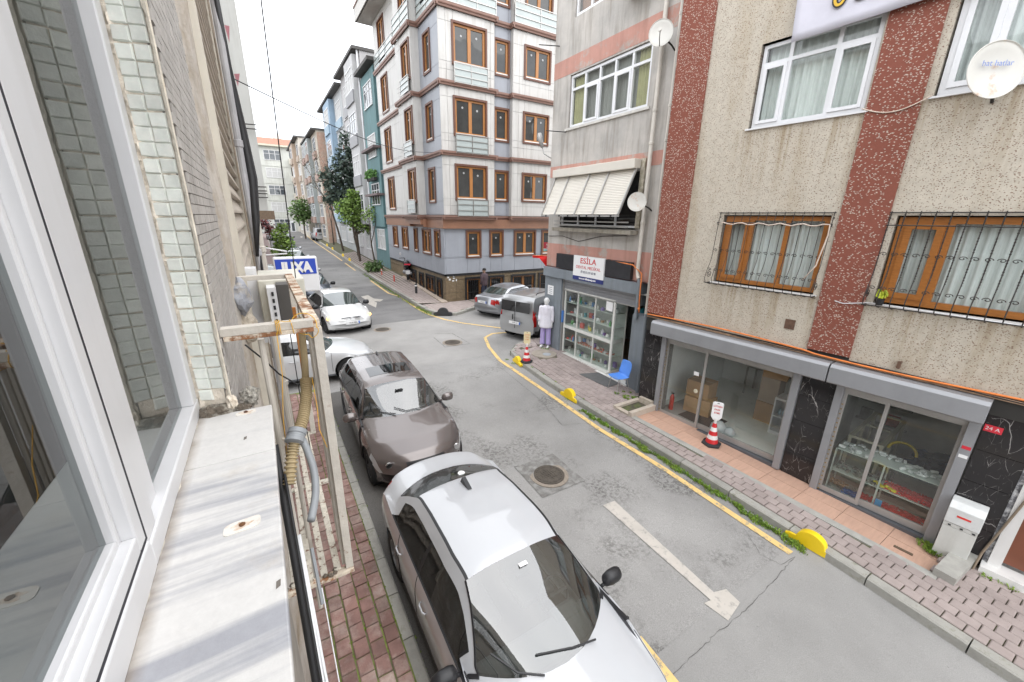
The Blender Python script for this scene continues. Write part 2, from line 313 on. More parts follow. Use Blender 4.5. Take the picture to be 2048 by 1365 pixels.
# cracks and seams in the asphalt
M_CR = mat('crack_filler', (.11, .105, .10), .95, .2)
def ribbon(name, pts, w, mt, zo=.008, jit=0., parent=None, step=.12, vary=0.):
    P = [np.array(p[:2], float) for p in pts]; Q = []
    for a, b in zip(P[:-1], P[1:]):
        n = max(1, int(np.linalg.norm(b - a) / step)); Q += [a + (b - a) * i / n for i in range(n)]
    Q.append(P[-1]); m = MB(); rnd = random.Random(len(Q))
    for i, q in enumerate(Q):
        d = Q[min(i + 1, len(Q) - 1)] - Q[max(0, i - 1)]; d /= np.linalg.norm(d) + 1e-9; nrm = np.array([-d[1], d[0]]); q = q + nrm * rnd.uniform(-jit, jit); ww = w * (1 + rnd.uniform(-vary, vary))
        for s_ in (-.5, .5): e = q + nrm * ww * s_; m.v.append((e[0], e[1], zr(e[1]) + zo))
    for i in range(len(Q) - 1): k = 2 * i; m.f.append((k, k + 1, k + 3, k + 2)); m.mi.append(0)
    o = m.build(name, mt, parent, fix=False)
    if not parent: o['kind'] = 'structure'
    return o
for pts, w in [([G(1590, 1115), G(1540, 1170), G(1480, 1232), G(1440, 1262), G(1400, 1300), G(1330, 1365)], .005), ([G(1000, 735), G(1080, 800), G(1125, 852), G(1160, 848), G(1195, 850)], .007), ([G(1490, 1060), G(1520, 1110), G(1560, 1130), G(1590, 1115)], .004),
               ([G(1100, 915), G(1030, 935), G(1085, 995), G(1168, 962)], .02), ([G(870, 668), G(905, 668), G(940, 688), G(890, 695), G(868, 676)], .02), ([G(1125, 925), G(1100, 912)], .02)]:
    ribbon('crack', pts, w, M_CR, .009, .012, step=.06, vary=.7)
# ------------------------------------------------------------------ markings
M_YEL = mat('worn_yellow_paint', (.72, .50, .20), .7, .08, 5, c2=(.30, .27, .21), c2amt=.43, c2scale=9, c2c=.05)
M_WPT = mat('worn_white_paint', (.49, .455, .41), .7, .06, 5, c2=(.33, .31, .285), c2amt=.42, c2scale=8, c2c=.05)
ribbon('road_marking', [G(1025, 665), G(985, 668), G(970, 676), G(978, 695), G(1000, 722), G(1090, 783), G(1200, 860), G(1330, 940), G(1450, 1020), G(1582, 1108)], .12, M_YEL, .012, step=.2)['label'] = 'yellow edge line along the shop kerb'
ribbon('road_marking', [G(600, 462), (6.15, 60), (6.15, 45), (6.15, 40)], .12, M_YEL, .012, step=1); ribbon('road_marking', [(6.15, 38.5), (6.15, 34)], .12, M_YEL, .012, step=1)
ribbon('road_marking', [(6.2, 29), (6.12, 24), G(800, 594), G(838, 620), G(858, 630), G(890, 640), G(925, 647), G(1010, 658)], .12, M_YEL, .012, step=.3)
ribbon('road_marking', [G(1275, 1278), G(1345, 1365), (3.0, -2)], .12, M_YEL, .012, step=.2)
def arrow(pts, nm='road_marking'):
    m = MB(); P = [G(*p) for p in pts]; m.v = [(p[0], p[1], zr(p[1]) + .012) for p in P]; m.f = [tuple(range(len(P)))]; m.mi = [0]
    o = m.build(nm, M_WPT); o['kind'] = 'structure'; return o
arrow([(1206, 1012), (1229, 1003), (1427, 1186), (1452, 1180), (1480, 1207), (1475, 1215), (1456, 1243), (1408, 1208), (1421, 1202)])
arrow([(722, 594), (736, 591), (748, 598), (767, 600), (760, 604), (748, 603), (754, 606), (752, 616), (732, 607), (739, 606)])
arrow([(600, 474), (604, 473), (606, 475), (602, 476)])
# manholes
M_IRON = mat('cast_iron', (.10, .085, .07), .75, .3, 12, bump=.6, bscale=60, metal=.3)
M_RING = mat('iron_ring', (.26, .22, .18), .8, .2, 20, bump=.3)
M_DKAS = mat('manhole_surround', (.16, .152, .142), .9, .25, 6, c2=(.25, .245, .235), c2amt=.5, c2scale=7)
def manhole(px, py, r, label, sq=None):
    c = G(px, py); t = thing('manhole', label, 'manhole cover', tuple(c))
    if sq:
        m = MB(); P = [G(*p) for p in sq]; m.v = [(p[0], p[1], zr(p[1]) + .011) for p in P]; m.f = [(0, 1, 2, 3)]; m.mi = [0]; m.build('surround', M_DKAS, t)
    z = c[2] + .012; m = MB(); m.lathe((c[0], c[1], z), [(r * 1.25, -.01), (r * 1.25, .004), (r * 1.02, .006), (r * 1.0, .0)], 36); m.build('ring', M_RING, t)
    m = MB(); m.lathe((c[0], c[1], z), [(r * .98, -.01), (r * .98, .012), (r * .9, .014), (.01, .012)], 36)
    for k in range(24):
        a = 2 * pi * k / 24; m.obox((c[0] + r * .8 * cos(a), c[1] + r * .8 * sin(a), z + .015), .05 * r * 2.2, .02, .008, a + pi / 2)
    for i in range(-3, 4):
        for j in range(-3, 4):
            if i * i + j * j < 10: m.obox((c[0] + i * r * .17, c[1] + j * r * .17, z + .015), r * .09, r * .09, .008, .4)
    m.build('lid', M_IRON, t); return t
manhole(1098, 951, .30, 'round cast iron manhole cover in a dark patch beside the long arrow', [(1030, 936), (1105, 908), (1170, 962), (1085, 997)])
manhole(905, 686, .30, 'round manhole cover in the middle of the junction with a square cut round it')
manhole(765, 660, .28, 'worn manhole cover in front of the turning white saloon')
# ------------------------------------------------------------------ kerbs
M_KERB = mat('kerb_stone', (.33, .32, .29), .85, .18, 5, bump=.5, bscale=60, rnd=.1, c2=(.17, .17, .13), c2amt=.38, c2scale=5)
def kerb(label, pts, w, h, ln, hb=.15):
    r = thing('kerb', label, None, kind='structure'); P = [np.array(p[:2], float) for p in pts]; L_ = [0]
    for a, b in zip(P[:-1], P[1:]): L_.append(L_[-1] + np.linalg.norm(b - a))
    at = lambda s: np.array([np.interp(s, L_, [p[k] for p in P]) for k in (0, 1)])
    n = max(1, int(L_[-1] / ln))
    for i in range(n):
        a, b = at(L_[-1] * i / n), at(L_[-1] * (i + 1) / n); d = (b - a) / np.linalg.norm(b - a); nr = np.array([d[1], -d[0]]); g = .007; a = a + d * g; b = b - d * g
        m = MB(); e = .02; jz = random.uniform(-.006, .006)
        hh = h(a[1]) if callable(h) else h
        prof = [(0, -.1), (0, hh - e), (e, hh), (w, hh), (w, -.1)]
        P1 = [(*(a + nr * u), zr(a[1]) + z + jz) for u, z in prof]; P2 = [(*(b + nr * u), zr(b[1]) + z + jz) for u, z in prof]
        m.add(P1 + P2, [(0, 1, 2, 3, 4), (9, 8, 7, 6, 5)] + [(k, (k + 1) % 5, 5 + (k + 1) % 5, 5 + k) for k in range(5)]); m.build('kerb_stone', M_KERB, r)
    return r
KR = [(6.30, -6), (6.46, -.9), (6.47, -.32), (6.56, 1.5), (6.55, 3.6), (6.43, 6.5), (6.45, 8.24), (6.52, 9.8), (6.65, 10.73), (6.85, 11.15), (7.2, 11.5), (7.85, 11.82), (8.4, 12.0), (9.7, 12.6), (15, 14.5)]
kerb('granite kerb round the shop corner', KR, .15, .15, 1.0)
KLx = .86
kerb('stone kerb of the narrow brick pavement', [(KLx, 10.9), (KLx, -4)], .13, .12, .62)
KGl = [(14, 19.0), (9, 17.7), G(938, 624), G(930, 643, .0)[:2] + np.array([.1, .45]), G(895, 634), G(870, 628), G(852, 622), (6.36, 19.4), (6.36, 24), (6.36, 33), (6.36, 58)]
KGl = [(14, 19.2), (9, 17.9), (8.2, 17.45), (7.6, 17.0), (7.1, 17.05), (6.75, 17.45), (6.5, 18.1), (6.4, 19.4), (6.4, 24), (6.4, 33), (6.4, 58)]
kerb('mossy kerb under the grey corner building', KGl, .15, lambda y: .14 if y < 17.5 else min(.26, .14 + (y - 17.5) * .04), 1.0)
# ------------------------------------------------------------------ pavements
M_SOIL = mat('joint_soil', (.085, .075, .055), .95, .3, 8, c2=(.12, .15, .04), c2amt=.42, c2scale=5, c2c=.12)
M_PAV = mat('paver', (.365, .305, .285), .85, .1, 3, bump=.35, bscale=120, rnd=.08, c2=(.26, .215, .20), c2amt=.4, c2scale=1.3, c2c=.2)
M_PAVL = mat('red_paver', (.235, .135, .115), .85, .25, 5, bump=.6, bscale=90, rnd=.22, c2=(.38, .30, .26), c2amt=.42, c2scale=3.5, c2c=.12)
M_PAVG = mat('corner_paver', (.34, .285, .265), .9, .1, 3, rnd=.08)
def kx(y): return float(np.interp(y, [p[1] for p in KR[:9]], [p[0] for p in KR[:9]]))
AO = np.array([7.89, 5.68, 0]); AN = np.array([-cos(R_(4)), -sin(R_(4)), 0]); AU = np.array([sin(R_(4)), -cos(R_(4)), 0])   # u runs toward the near end
FA = Fr(AO, AU, AN)
def facA(y): return 7.89 + (5.68 - y) * math.tan(R_(4))
XE = 8.3; FE = Fr((XE, 11.12, 0), (0, -1, 0), (-1, 0, 0))
def ter(y): return float(np.interp(y, [.58, 1.37, 2.52, 5.81], [7.47, 7.42, 7.33, 7.13]))
def pave_x1(y): 
    if y > 6.35: return XE + (.3 if y < 10.3 else 0)
    if y > 5.75: return 6.95
    if y > .55: return ter(y) - .09
    return facA(y) - .02
sw = thing('pavement', 'brick pavement in front of the shops', None, kind='structure')
strip('pavement_bed', (lambda y: kx(y) + .1, lambda y: pave_x1(y) + (.02 if .55 < y < 5.75 else .3)), fr(-3, 11.0, .1), .132, M_SOIL, sw)
m = MB(); m.slab([(6.75, 10.95), (8.9, 10.95), (8.9, 12.1), (8.4, 11.9), (7.85, 11.72), (7.2, 11.4), (6.9, 11.1)], -.05, .134); m.build('pavement_bed', M_SOIL, sw)
its = []; px_, py_ = .168, .2
for j in range(-2, 16):
    for i in range(-9, 56):
        y = i * py_ + (.1 if j % 2 else 0); k = kx(y) + .165 + (j + .5) * px_; 
        if j < 0 or k + px_ / 2 > pave_x1(y) + .05 or y > 10.9: continue
        if (k - 7.55) ** 2 + (y - 10.1) ** 2 < .16: continue
        a = math.atan2(-(kx(y + .2) - kx(y - .2)), .4)
        its.append(((k, y, zr(y) + .135 + random.uniform(-.003, .003)), (px_ - .012, py_ - .012, .05), (R_(1.5) * 1.5 + random.uniform(-.01, .01), random.uniform(-.012, .012), a + random.uniform(-.01, .01))))
for rr in np.arange(.28, 1.75, .17):      # fan of pavers round the corner
    n = int(rr * 2 * pi / .2)
    for k in range(n):
        a = 2 * pi * k / n; x, y = 7.6 + rr * cos(a), 10.25 + rr * sin(a)
        if y < 10.98 or x > 8.75: continue
        if x < np.interp(y, [10.7, 11.15, 11.5, 11.82], [6.8, 7.0, 7.4, 8.1]) + .1: continue
        its.append(((x, y, .137), (.155, .185, .05), a))
pieces(its, 'paver', M_PAV, sw)
# concrete disc with a small lid beside the mannequin
m = MB(); m.lathe((7.6, 10.15, .1), [(.42, -.05), (.42, .052), (.38, .056), (.02, .056)], 30); m.build('concrete_disc', mat('rough_concrete', (.33, .29, .24), .9, .2, 5, bump=.5), sw)
m = MB(); m.lathe((7.62, 10.02, .155), [(.14, 0), (.14, .006), (.02, .006)], 24); m.build('valve_lid', mat('valve_grey', (.36, .39, .42), .6, .2, 8), sw)
# left pavement
sl_ = thing('pavement', 'worn red brick pavement under the window', None, kind='structure')
strip('pavement_bed', (-1.2, KLx - .1), fr(-3, 10.9, .25), .108, mat('mossy_soil', (.10, .085, .06), .95, .3, 8, c2=(.16, .20, .045), c2amt=.55, c2scale=4, c2c=.15), sl_)
its = []
for j in range(0, 9):
    for i in range(-10, 54):
        x = KLx - .14 - (j + .5) * .168; y = i * .2 + (.1 if j % 2 else 0) + .01
        if x < -.75 or y > 10.8: continue
        its.append(((x, y, zr(y) + .1 + random.uniform(-.008, .006)), (.168 - .014, .2 - .014, .06), (R_(2) + random.uniform(-.03, .03), random.uniform(-.035, .035), random.uniform(-.035, .035))))
pieces(its, 'paver', M_PAVL, sl_)
# corner pavement below the grey building: rises toward the wall
def zcs(x, y):
    f = min(1, max(0, (x - 6.5) / 1.5)); hk = .14 if y < 17.5 else min(.26, .14 + (y - 17.5) * .04)
    wallz = float(np.interp(y, [19.6, 23.4, 26.2, 33, 44, 62], [.12, .36, .57, .75, 1.1, 1.45])) - zr(y)
    return hk * (1 - f) + max(wallz, .1) * f - .006
gp = thing('pavement', 'sloping brick pavement below the grey corner building', None, kind='structure')
strip('pavement_bed', (6.53, 8.3), fr(19.6, 75, .4), zcs, M_SOIL, gp)
m = MB(); m.slab([(6.55, 19.6), (6.62, 18.1), (6.87, 17.55), (7.15, 17.2), (7.6, 17.15), (8.2, 17.6), (9, 18.05), (14, 19.35), (16, 19.7)], -.05, .125); m.build('pavement_bed', M_SOIL, gp)
its = []
for i in range(0, 130):
    for j in range(0, 14):
        x = 6.62 + j * .2; y = 17.15 + i * .2
        if y < 19.6:
            if y < np.interp(x, [6.62, 6.87, 7.15, 7.6, 8.2, 9, 14], [18.2, 17.65, 17.3, 17.25, 17.7, 18.15, 19.45]): continue
            z = .118
        else:
            if x > 7.95: continue
            z = zr(y) + zcs(x, y) - .01
        its.append(((x, y, z), (.19, .19, .04), (0, 0, 0)))
for i in range(30):
    for j in range(9):
        x = 9.5 + i * .2; y = 18.2 + j * .2
        if y > np.interp(x, [9, 14], [18.2, 19.5]) and y < 19.6: its.append(((x, y, .118), (.19, .19, .04), 0))
pieces(its, 'paver', M_PAVG, gp, 250)
# left far pavement
fl_ = thing('pavement', 'far pavement behind the row of parked cars', None, kind='structure')
strip('pavement_bed', (-1.4, .9), fr(15.5, 80, .5), .13, mat('far_pavement', (.26, .20, .19), .9, .15, 4), fl_)
kerb('far kerb behind the parked cars', [(.95, 80), (.95, 15.5), (-1.2, 14.9)], .13, .14, 2.)
# terrace in front of the glass shops
M_TT = mat('terrace_tile', (.52, .33, .245), .5, .1, 2, rnd=.04, sc3=(2, 14, 1), bump=.1)
tr_ = thing('terrace', 'pink tiled strip in front of the glass shop fronts', 'terrace')
def ztr(y): return np.interp(y, [.5, 5.8], [-.30, -.07])
m = MB(); e = [(7.13, 5.81), (7.33, 2.52), (7.47, .58)]
m.slab([(7.10, 5.80), (7.32, 2.52), (7.46, .50), (9.2, .50), (9.2, 5.80)], lambda x, y: -.6, lambda x, y: ztr(y) - .02); m.build('bed', mat('grey_mortar', (.3, .29, .27), .9), tr_)
ys = np.arange(.56, 5.7, .6)
for k, y in enumerate(ys):
    y1 = min(y + .594, 5.78)
    for (f0, f1) in ((.0, .5), (.5, 1.)):
        x0a, x0b = ter(y) + .02, ter(y1) + .02; x1a, x1b = facA(y) + .1, facA(y1) + .1
        g = .004; P = [(x0a + (x1a - x0a) * f0 + g, y), (x0a + (x1a - x0a) * f1 - g, y), (x0b + (x1b - x0b) * f1 - g, y1), (x0b + (x1b - x0b) * f0 + g, y1)]
        m = MB(); m.slab(P, lambda x, y: ztr(y) - .03, lambda x, y: ztr(y)); m.build('tile', M_TT, tr_)
m = MB(); 
for a, b in (((7.10, 5.8), (7.32, 2.52)), ((7.32, 2.52), (7.46, .5))):
    m.slab([(a[0] - .13, a[1]), (b[0] - .13, b[1]), (b[0] + .02, b[1]), (a[0] + .02, a[1])], lambda x, y: -.6, lambda x, y: zr(y) + .155)
m.build('edging', mat('edging_concrete', (.36, .35, .32), .85, .15, 5, bump=.3), tr_)
m = MB(); m.slab([(7.42, .34), (8.55, .26), (8.55, .5), (7.44, .56)], -.6, -.13); m.build('low_wall', mat('edging_concrete'), tr_)
c = G(1802, 1112, .0); m = MB(); m.obox((c[0], c[1], ztr(c[1]) + .004), .06, .22, .006, .1)
for k in range(-4, 5): m.obox((c[0], c[1] + k * .024, ztr(c[1]) + .009), .05, .012, .005, .1)
m.build('drain_grate', mat('rusty_iron', (.13, .09, .06), .8, .3, 20), tr_)
# stone step box left of the terrace
sb = thing('stone_step', 'pale stone planter step with weeds between pavement and shop corner', 'step')
m = MB(); P = [(6.98, 6.33), (6.98, 5.74), (8.2, 5.72), (8.2, 6.33)]
m.slab([(6.98, 5.72), (8.1, 5.72), (8.1, 5.83), (6.98, 5.83)], -.3, .07); m.slab([(6.98, 6.22), (8.35, 6.22), (8.35, 6.33), (6.98, 6.33)], -.3, .03); m.slab([(6.98, 5.83), (7.1, 5.83), (7.1, 6.22), (6.98, 6.22)], -.3, .0)
m.slab([(7.8, 5.83), (8.1, 5.83), (8.35, 6.22), (7.8, 6.22)], -.3, .12)
m.build('rim', mat('cream_stone', (.50, .43, .36), .8, .15, 4, bump=.3, c2=(.30, .27, .2), c2amt=.4, c2scale=4), sb)
m = MB(); m.slab([(7.1, 5.83), (7.8, 5.83), (7.8, 6.22), (7.1, 6.22)], -.3, -.03); m.build('soil', M_SOIL, sb)
# ------------------------------------------------------------------ grey and white corner building
M_WP = mat('white_cladding', (.56, .545, .52), .5, .05, 1.5, streak=.35, rnd=.03)
M_GP = mat('grey_cladding', (.33, .345, .38), .45, .06, 1.2, streak=.12, rnd=.02)
M_BR = mat('brown_cornice', (.23, .13, .10), .5, .12, 4)
M_BR2 = mat('copper_band', (.28, .14, .085), .45, .15, 1.5, c2=(.21, .12, .09), c2amt=.4, c2scale=.8)
M_WD = mat('orange_wood_frame', (.40, .17, .05), .4, .15, 5, sc3=(6, 6, 1))
M_DKBR = mat('brown_surround', (.13, .055, .035), .5, .1, 4)
M_STN = mat('brown_stone', (.17, .125, .075), .55, .25, 6, c2=(.25, .2, .13), c2amt=.4, c2scale=10, rnd=.06)
M_GL = darkglass('window_glass', (.05, .05, .048), 1.55)
M_GLD = darkglass('basement_glass', (.012, .012, .012), 1.5)
M_FROST = mat('frosted_green_glass', (.42, .465, .455), .25, .08, 1)
M_STEEL = mat('brushed_steel', (.45, .44, .42), .3, .1, 8, metal=.8)
M_WSILL = mat('white_marble_sill', (.75, .73, .7), .5, .05)
M_WTAG = mat('white_sticker', (.8, .8, .8), .6, .02)
M_BLK = mat('black_iron', (.018, .018, .02), .5, .2, 10)
GB = thing('corner_building', 'five storey grey and white apartment building with orange brown window frames on the corner', 'building', (8.05, 19.68, .12))
FD = Fr((8.05, 19.68, 0), (1, 0, 0), (0, -1, 0)); FC = Fr((8.05, 19.68, 0), (0, 1, 0), (-1, 0, 0))
def gwin(F, u0, u1, z0, z1, d, n=1, par=GB, fw=.11, mfr=M_WD, mout=M_DKBR, sill=True, tags=True, mgl=M_GL, name='window'):
    """surround, timber frame, panes; recessed 8 cm"""
    m = MB(); s = .09
    for a in ((u0 - s, u1 + s, z1, z1 + s), (u0 - s, u1 + s, z0 - s, z0), (u0 - s, u0, z0, z1), (u1, u1 + s, z0, z1)): m.fbox(F, *a, d - .02, d + .055)
    w = m.build(name, mout, par)
    m = MB(); f = fw; ds, de = d - .09, d - .03
    m.fbox(F, u0, u1, z1 - f * .8, z1, ds, de); m.fbox(F, u0, u1, z0, z0 + f, ds, de); m.fbox(F, u0, u0 + f, z0 + f, z1 - f * .8, ds, de); m.fbox(F, u1 - f, u1, z0 + f, z1 - f * .8, ds, de)
    cw = (u1 - u0 - 2 * f)
    for i in range(1, n): c = u0 + f + cw * i / n; m.fbox(F, c - f * .75, c + f * .75, z0 + f, z1 - f * .8, ds, de + .005)
    m.build('frame', mfr, w, fix=True)
    for i in range(n):
        a = u0 + f + cw * i / n + (f * .7 if i else 0); b = u0 + f + cw * (i + 1) / n - (f * .7 if i < n - 1 else 0)
        m = MB(); m.add([F.p(a, z0 + f, d - .07), F.p(b, z0 + f, d - .07), F.p(b, z1 - f * .7, d - .07), F.p(a, z1 - f * .7, d - .07)], [(0, 1, 2, 3)]); m.build('pane', mgl, w)
        if tags:
            m = MB(); c = (a + b) / 2; zz = z0 + (z1 - z0) * random.uniform(.72, .8); m.lathe(F.p(c, zz, d - .065), [(.05, 0), (.05, .004)], 10, axis=Matrix((F.u, (0, 0, 1), F.n)).transposed()); m.build('sticker', mat('grey_sticker', (.42, .42, .42), .6), w)
    if sill:
        m = MB(); m.fbox(F, u0 + .04, u1 - .04, z0 + .0, z0 + .05, d - .03, d + .04); m.build('sill', M_WSILL, w)
    return w
def panels(F, u0, u1, z0, z1, holes, d, mt, par, th=.025, g=.006, splits=(), zs_=(), name='panel'):
    us = sorted({u0, u1, *splits, *[h[k] for h in holes for k in (0, 1)]}); zs = sorted({z0, z1, *zs_, *[h[k] for h in holes for k in (2, 3)]})
    for i in range(len(us) - 1):
        for j in range(len(zs) - 1):
            uc, zc = (us[i] + us[i + 1]) / 2, (zs[j] + zs[j + 1]) / 2
            if any(h[0] < uc < h[1] and h[2] < zc < h[3] for h in holes): continue
            m = MB(); m.fbox(F, us[i] + g, us[i + 1] - g, zs[j] + g, zs[j + 1] - g, d - th, d, skip='b'); m.build(name, mt, par, fix=False)
FL = [4.42, 7.36, 10.32, 13.3]
def cornice(pts, z, par, w=.12, h=.2):
    """profile following a plan polyline of (x,y)"""
    for (a, b) in zip(pts[:-1], pts[1:]):
        a, b = np.array(a), np.array(b); d = (b - a) / np.linalg.norm(b - a); nr = np.array([d[1], -d[0]])
        F = Fr((*a, 0), (*d, 0), (*nr, 0)); L_ = np.linalg.norm(b - a); m = MB()
        prof = [(0, 0), (w * .5, 0), (w * .6, h * .35), (w * .9, h * .45), (w, h * .6), (w, h), (0, h)]
        k = len(prof); P = [F.p(-w * .99, z + q[1], q[0]) for q in prof] + [F.p(L_ + w * .99, z + q[1], q[0]) for q in prof]
        m.add(P, [tuple(range(k))[::-1], tuple(range(k, 2 * k))] + [(i, (i + 1) % k, k + (i + 1) % k, k + i) for i in range(k)]); m.build('cornice', M_BR, par)
# core of the building, slightly behind the claddings
m = MB(); m.box(8.15, 17, 19.82, 30.2, -.3, 16.9)
for (a, b) in ((8.1, 10.83), (11.95, 17)): m.box(a, b, 19.62, 19.82, 4.4, 16.2)
m.box(7.76, 8.15, 22.08, 24.55, 4.4, 16.2); core = m.build('wall', mat('core_render', (.42, .41, .4), .8), GB)
# plan of the cornices: walking with the street on the right hand
plan = [(7.97, 30.3), (7.97, 24.6), (7.55, 24.6), (7.55, 22.0), (7.97, 22.0), (7.97, 19.38), (10.88, 19.38), (10.88, 19.64), (11.9, 19.64), (11.9, 19.38), (16.5, 19.38)]
plan = [(p[0], p[1]) for p in plan]
BD = .25
for fi, z in enumerate(FL):
    top = FL[fi + 1] if fi < 3 else 16.2
    z0, z1 = z + .2, top
    w0, w1 = z + .98, z + 2.52
    fr0 = z + .98
    last = fi == 3
    if last: w0, w1 = z + .9, z + 2.5
    # D: bay 1 (white) french window, recess (grey), bay 2 (white)
    h1 = (.66, 2.3, w0, w1); panels(FD, -.07, 2.78, z0, z1, [h1], BD, M_WP, GB, splits=(.3, 2.6), zs_=(z0 + .45,)); gwin(FD, *h1, BD, 2)
    h2 = (2.98, 3.72, w0 + .02, w1 - .1); panels(FD, 2.8, 3.9, z0, z1, [h2], 0, M_GP, GB); gwin(FD, *h2, 0, 1)
    h3 = (4.6, 6.1, w0 + .05, w1 - .15); panels(FD, 3.9, 8.4, z0, z1, [h3], BD, M_WP, GB, splits=(4.25, 6.6), zs_=(z0 + .5,)); gwin(FD, *h3, BD, 2)
    m = MB(); m.fbox(FD, 3.87, 3.9, z0, z1, 0, BD); m.fbox(FD, 2.78, 2.81, z0, z1, 0, BD); m.build('bay_cheek', M_WP, GB)
    # C
    h4 = (.85, 1.6, w0 - .12, w1 - .1); panels(FC, -.25, 2.35, z0, z1, [h4], .045, M_GP, GB, zs_=()); gwin(FC, *h4, .045, 1)
    FM = Fr((7.6, 19.68, 0), (0, 1, 0), (-1, 0, 0)); h5 = (2.62, 3.75, w0 - .1, w1 + .0); panels(FM, 2.36, 4.9, z0, z1, [h5], .0, M_WP, GB, zs_=(z0 + .45,)); gwin(FM, *h5, .0, 2)
    m = MB(); F2 = Fr((7.6, 22.03, 0), (1, 0, 0), (0, -1, 0)); m.fbox(F2, 0, .41, z0, z1, 0, .02); m.build('bay_cheek', M_WP, GB)
    h6 = (8.1, 9.4, w0 - .4, w1 - .0); panels(FC, 4.95, 10.6, z0, z1, [h6], .045, M_WP, GB, zs_=(z0 + .45,), splits=(7.2,)); gwin(FC, *h6, .045, 2)
    cornice(plan, z if fi else z - .02, GB)
    # glass balconies
    def rail(F, u0, u1, za, zb, d, n=2, h=None):
        m = MB()
        for i in range(n + 1): u = u0 + (u1 - u0) * i / n; m.fbox(F, u - .015, u + .015, za, zb, d - .02, d + .02)
        for z_ in (zb - .03, za + (zb - za) * .33, za + (zb - za) * .66, za + .03): m.fbox(F, u0, u1, z_, z_ + .03, d + .01, d + .035)
        r = m.build('balcony_rail', M_STEEL, GB)
        for i in range(n): a = u0 + (u1 - u0) * i / n; b = u0 + (u1 - u0) * (i + 1) / n; m = MB(); m.fbox(F, a + .025, b - .025, za + .06, zb - .05, d - .012, d); m.build('glass_panel', M_FROST, r)
    if not last:
        rail(FD, .62, 2.36, z + .12, z + .98, BD + .17); rail(FM, 2.55, 3.9, z + .25, z + 1.0, .14, 1)
    else:
        for (F, a, b, d, n) in ((FD, -.1, 2.85, BD + .1, 3), (FD, 3.9, 8.4, BD + .1, 3), (FC, -.35, 2.3, .1, 2), (FM, 2.3, 4.95, .06, 2), (FC, 5., 10.6, .1, 4)): rail(F, a, b, z + .2, z + 1.1, d, n)
# brown band, ground floor, basement
m = MB(); m.fbox(FD, -.12, 8.4, 3.95, 4.4, -.05, .2); m.fbox(FC, -.1, 10.6, 3.95, 4.4, -.04, .1)
for u in (2.2, 4.5): m.fbox(FC, u, u + .12, 3.97, 4.38, .08, .3)
m.fbox(FC, 2.3, 5, 4.1, 4.4, .1, .42); m.build('band', M_BR2, GB)
gh = [(1.28, 2.02, 2.5, 3.78), (2.7, 3.42, 2.5, 3.78), (4.28, 5.62, 2.5, 3.78), (6.2, 7.2, 2.5, 3.78)]
panels(FD, -.04, 8.4, 1.62, 3.95, gh, .04, M_GP, GB, zs_=(2.45,), splits=(.04,))
for h, n in zip(gh, (1, 1, 2, 1)): gwin(FD, *h, .04, n)
ch = [(.5, 1.15, 2.55, 3.8), (1.85, 3.05, 2.55, 3.8), (4.05, 4.55, 2.55, 3.8), (5.9, 7., 2.55, 3.8), (8.15, 9.1, 2.55, 3.8)]
panels(FC, -.04, 10.6, 1.6, 3.95, ch, .04, M_GP, GB, zs_=(2.45,), splits=(.04,))
for h, n in zip(ch, (1, 2, 1, 2, 2)): gwin(FC, *h, .04, n)
m = MB(); m.fbox(FD, -.05, 8.4, 1.52, 1.6, -.05, .05); m.fbox(FC, -.05, 10.6, 1.52, 1.6, -.05, .05); m.build('drip_edge', M_BLK, GB)
bh = [(1.2, 2.1, -.2, 1.3), (2.65, 3.5, .25, 1.3), (4.15, 5.7, .1, 1.28), (6.1, 7.2, .1, 1.28)]
panels(FD, .0, 8.4, -.3, 1.5, bh, .0, M_STN, GB, zs_=(.6,), splits=(.6, 3.9, 5.95), th=.05, name='stone_panel')
cb = [(.55, 1.15, .25, 1.25), (1.6, 2.9, .35, 1.25), (3.5, 4.1, .45, 1.2), (4.8, 6.3, .55, 1.22)]
panels(FC, .0, 10.6, -.3, 1.5, cb, .0, M_STN, GB, zs_=(.6,), splits=(1.4, 3.2, 4.5, 7.5, 9), th=.05, name='stone_panel')
for F, hs in ((FD, bh), (FC, cb)):
    for h in hs:
        w = gwin(F, *h, .0, 2 if h[1] - h[0] > 1.2 else 1, mfr=M_WD, mout=M_BLK, sill=False, tags=False, mgl=M_GLD, name='basement_window')
        m = MB(); n = int((h[1] - h[0]) / .11)
        for i in range(n + 1):
            u = h[0] + (h[1] - h[0]) * i / n; m.tube([F.p(u, h[2], .06), F.p(u, h[3] + .05, .06)], .009, 5); m.obox(F.p(u, h[3] - .12, .065), .03, .03, .06, pi / 4)
        for z_ in (h[2] + .05, (h[2] + h[3]) / 2, h[3] - .03): m.fbox(F, h[0] - .03, h[1] + .03, z_ - .01, z_ + .01, .05, .065)
        m.build('bars', M_BLK, w)
m = MB(); m.slab([(7.7, 19.5), (8.05, 19.5), (8.05, 27), (7.85, 27)], lambda x, y: -.3, lambda x, y: float(np.interp(y, [19.5, 23.4, 27], [.2, .42, .62]))); m.build('plinth', mat('plinth_render', (.4, .33, .27), .9, .15), GB)
m = MB()
for k in range(7):
    u, z = random.uniform(.05, .6), random.uniform(1.15, 1.5); m.fbox(FD, u, u + random.uniform(.05, .14), z, z + random.uniform(.05, .12), .002, .006)
m.build('torn_paper', M_WTAG, GB)
# roof overhang
m = MB(); m.box(7.1, 17, 18.8, 30.6, 16.2, 16.32); m.box(7.05, 7.15, 18.75, 30.7, 16.2, 16.9); m.box(7.05, 17, 18.75, 18.85, 16.2, 16.9); m.box(7.05, 17, 30.6, 30.7, 16.2, 16.9); m.build('eave', mat('eave_white', (.5, .48, .45), .6, .08), GB)
m = MB(); m.box(7.0, 17, 18.7, 30.75, 16.9, 17.0); m.build('roof', M_BR, GB)
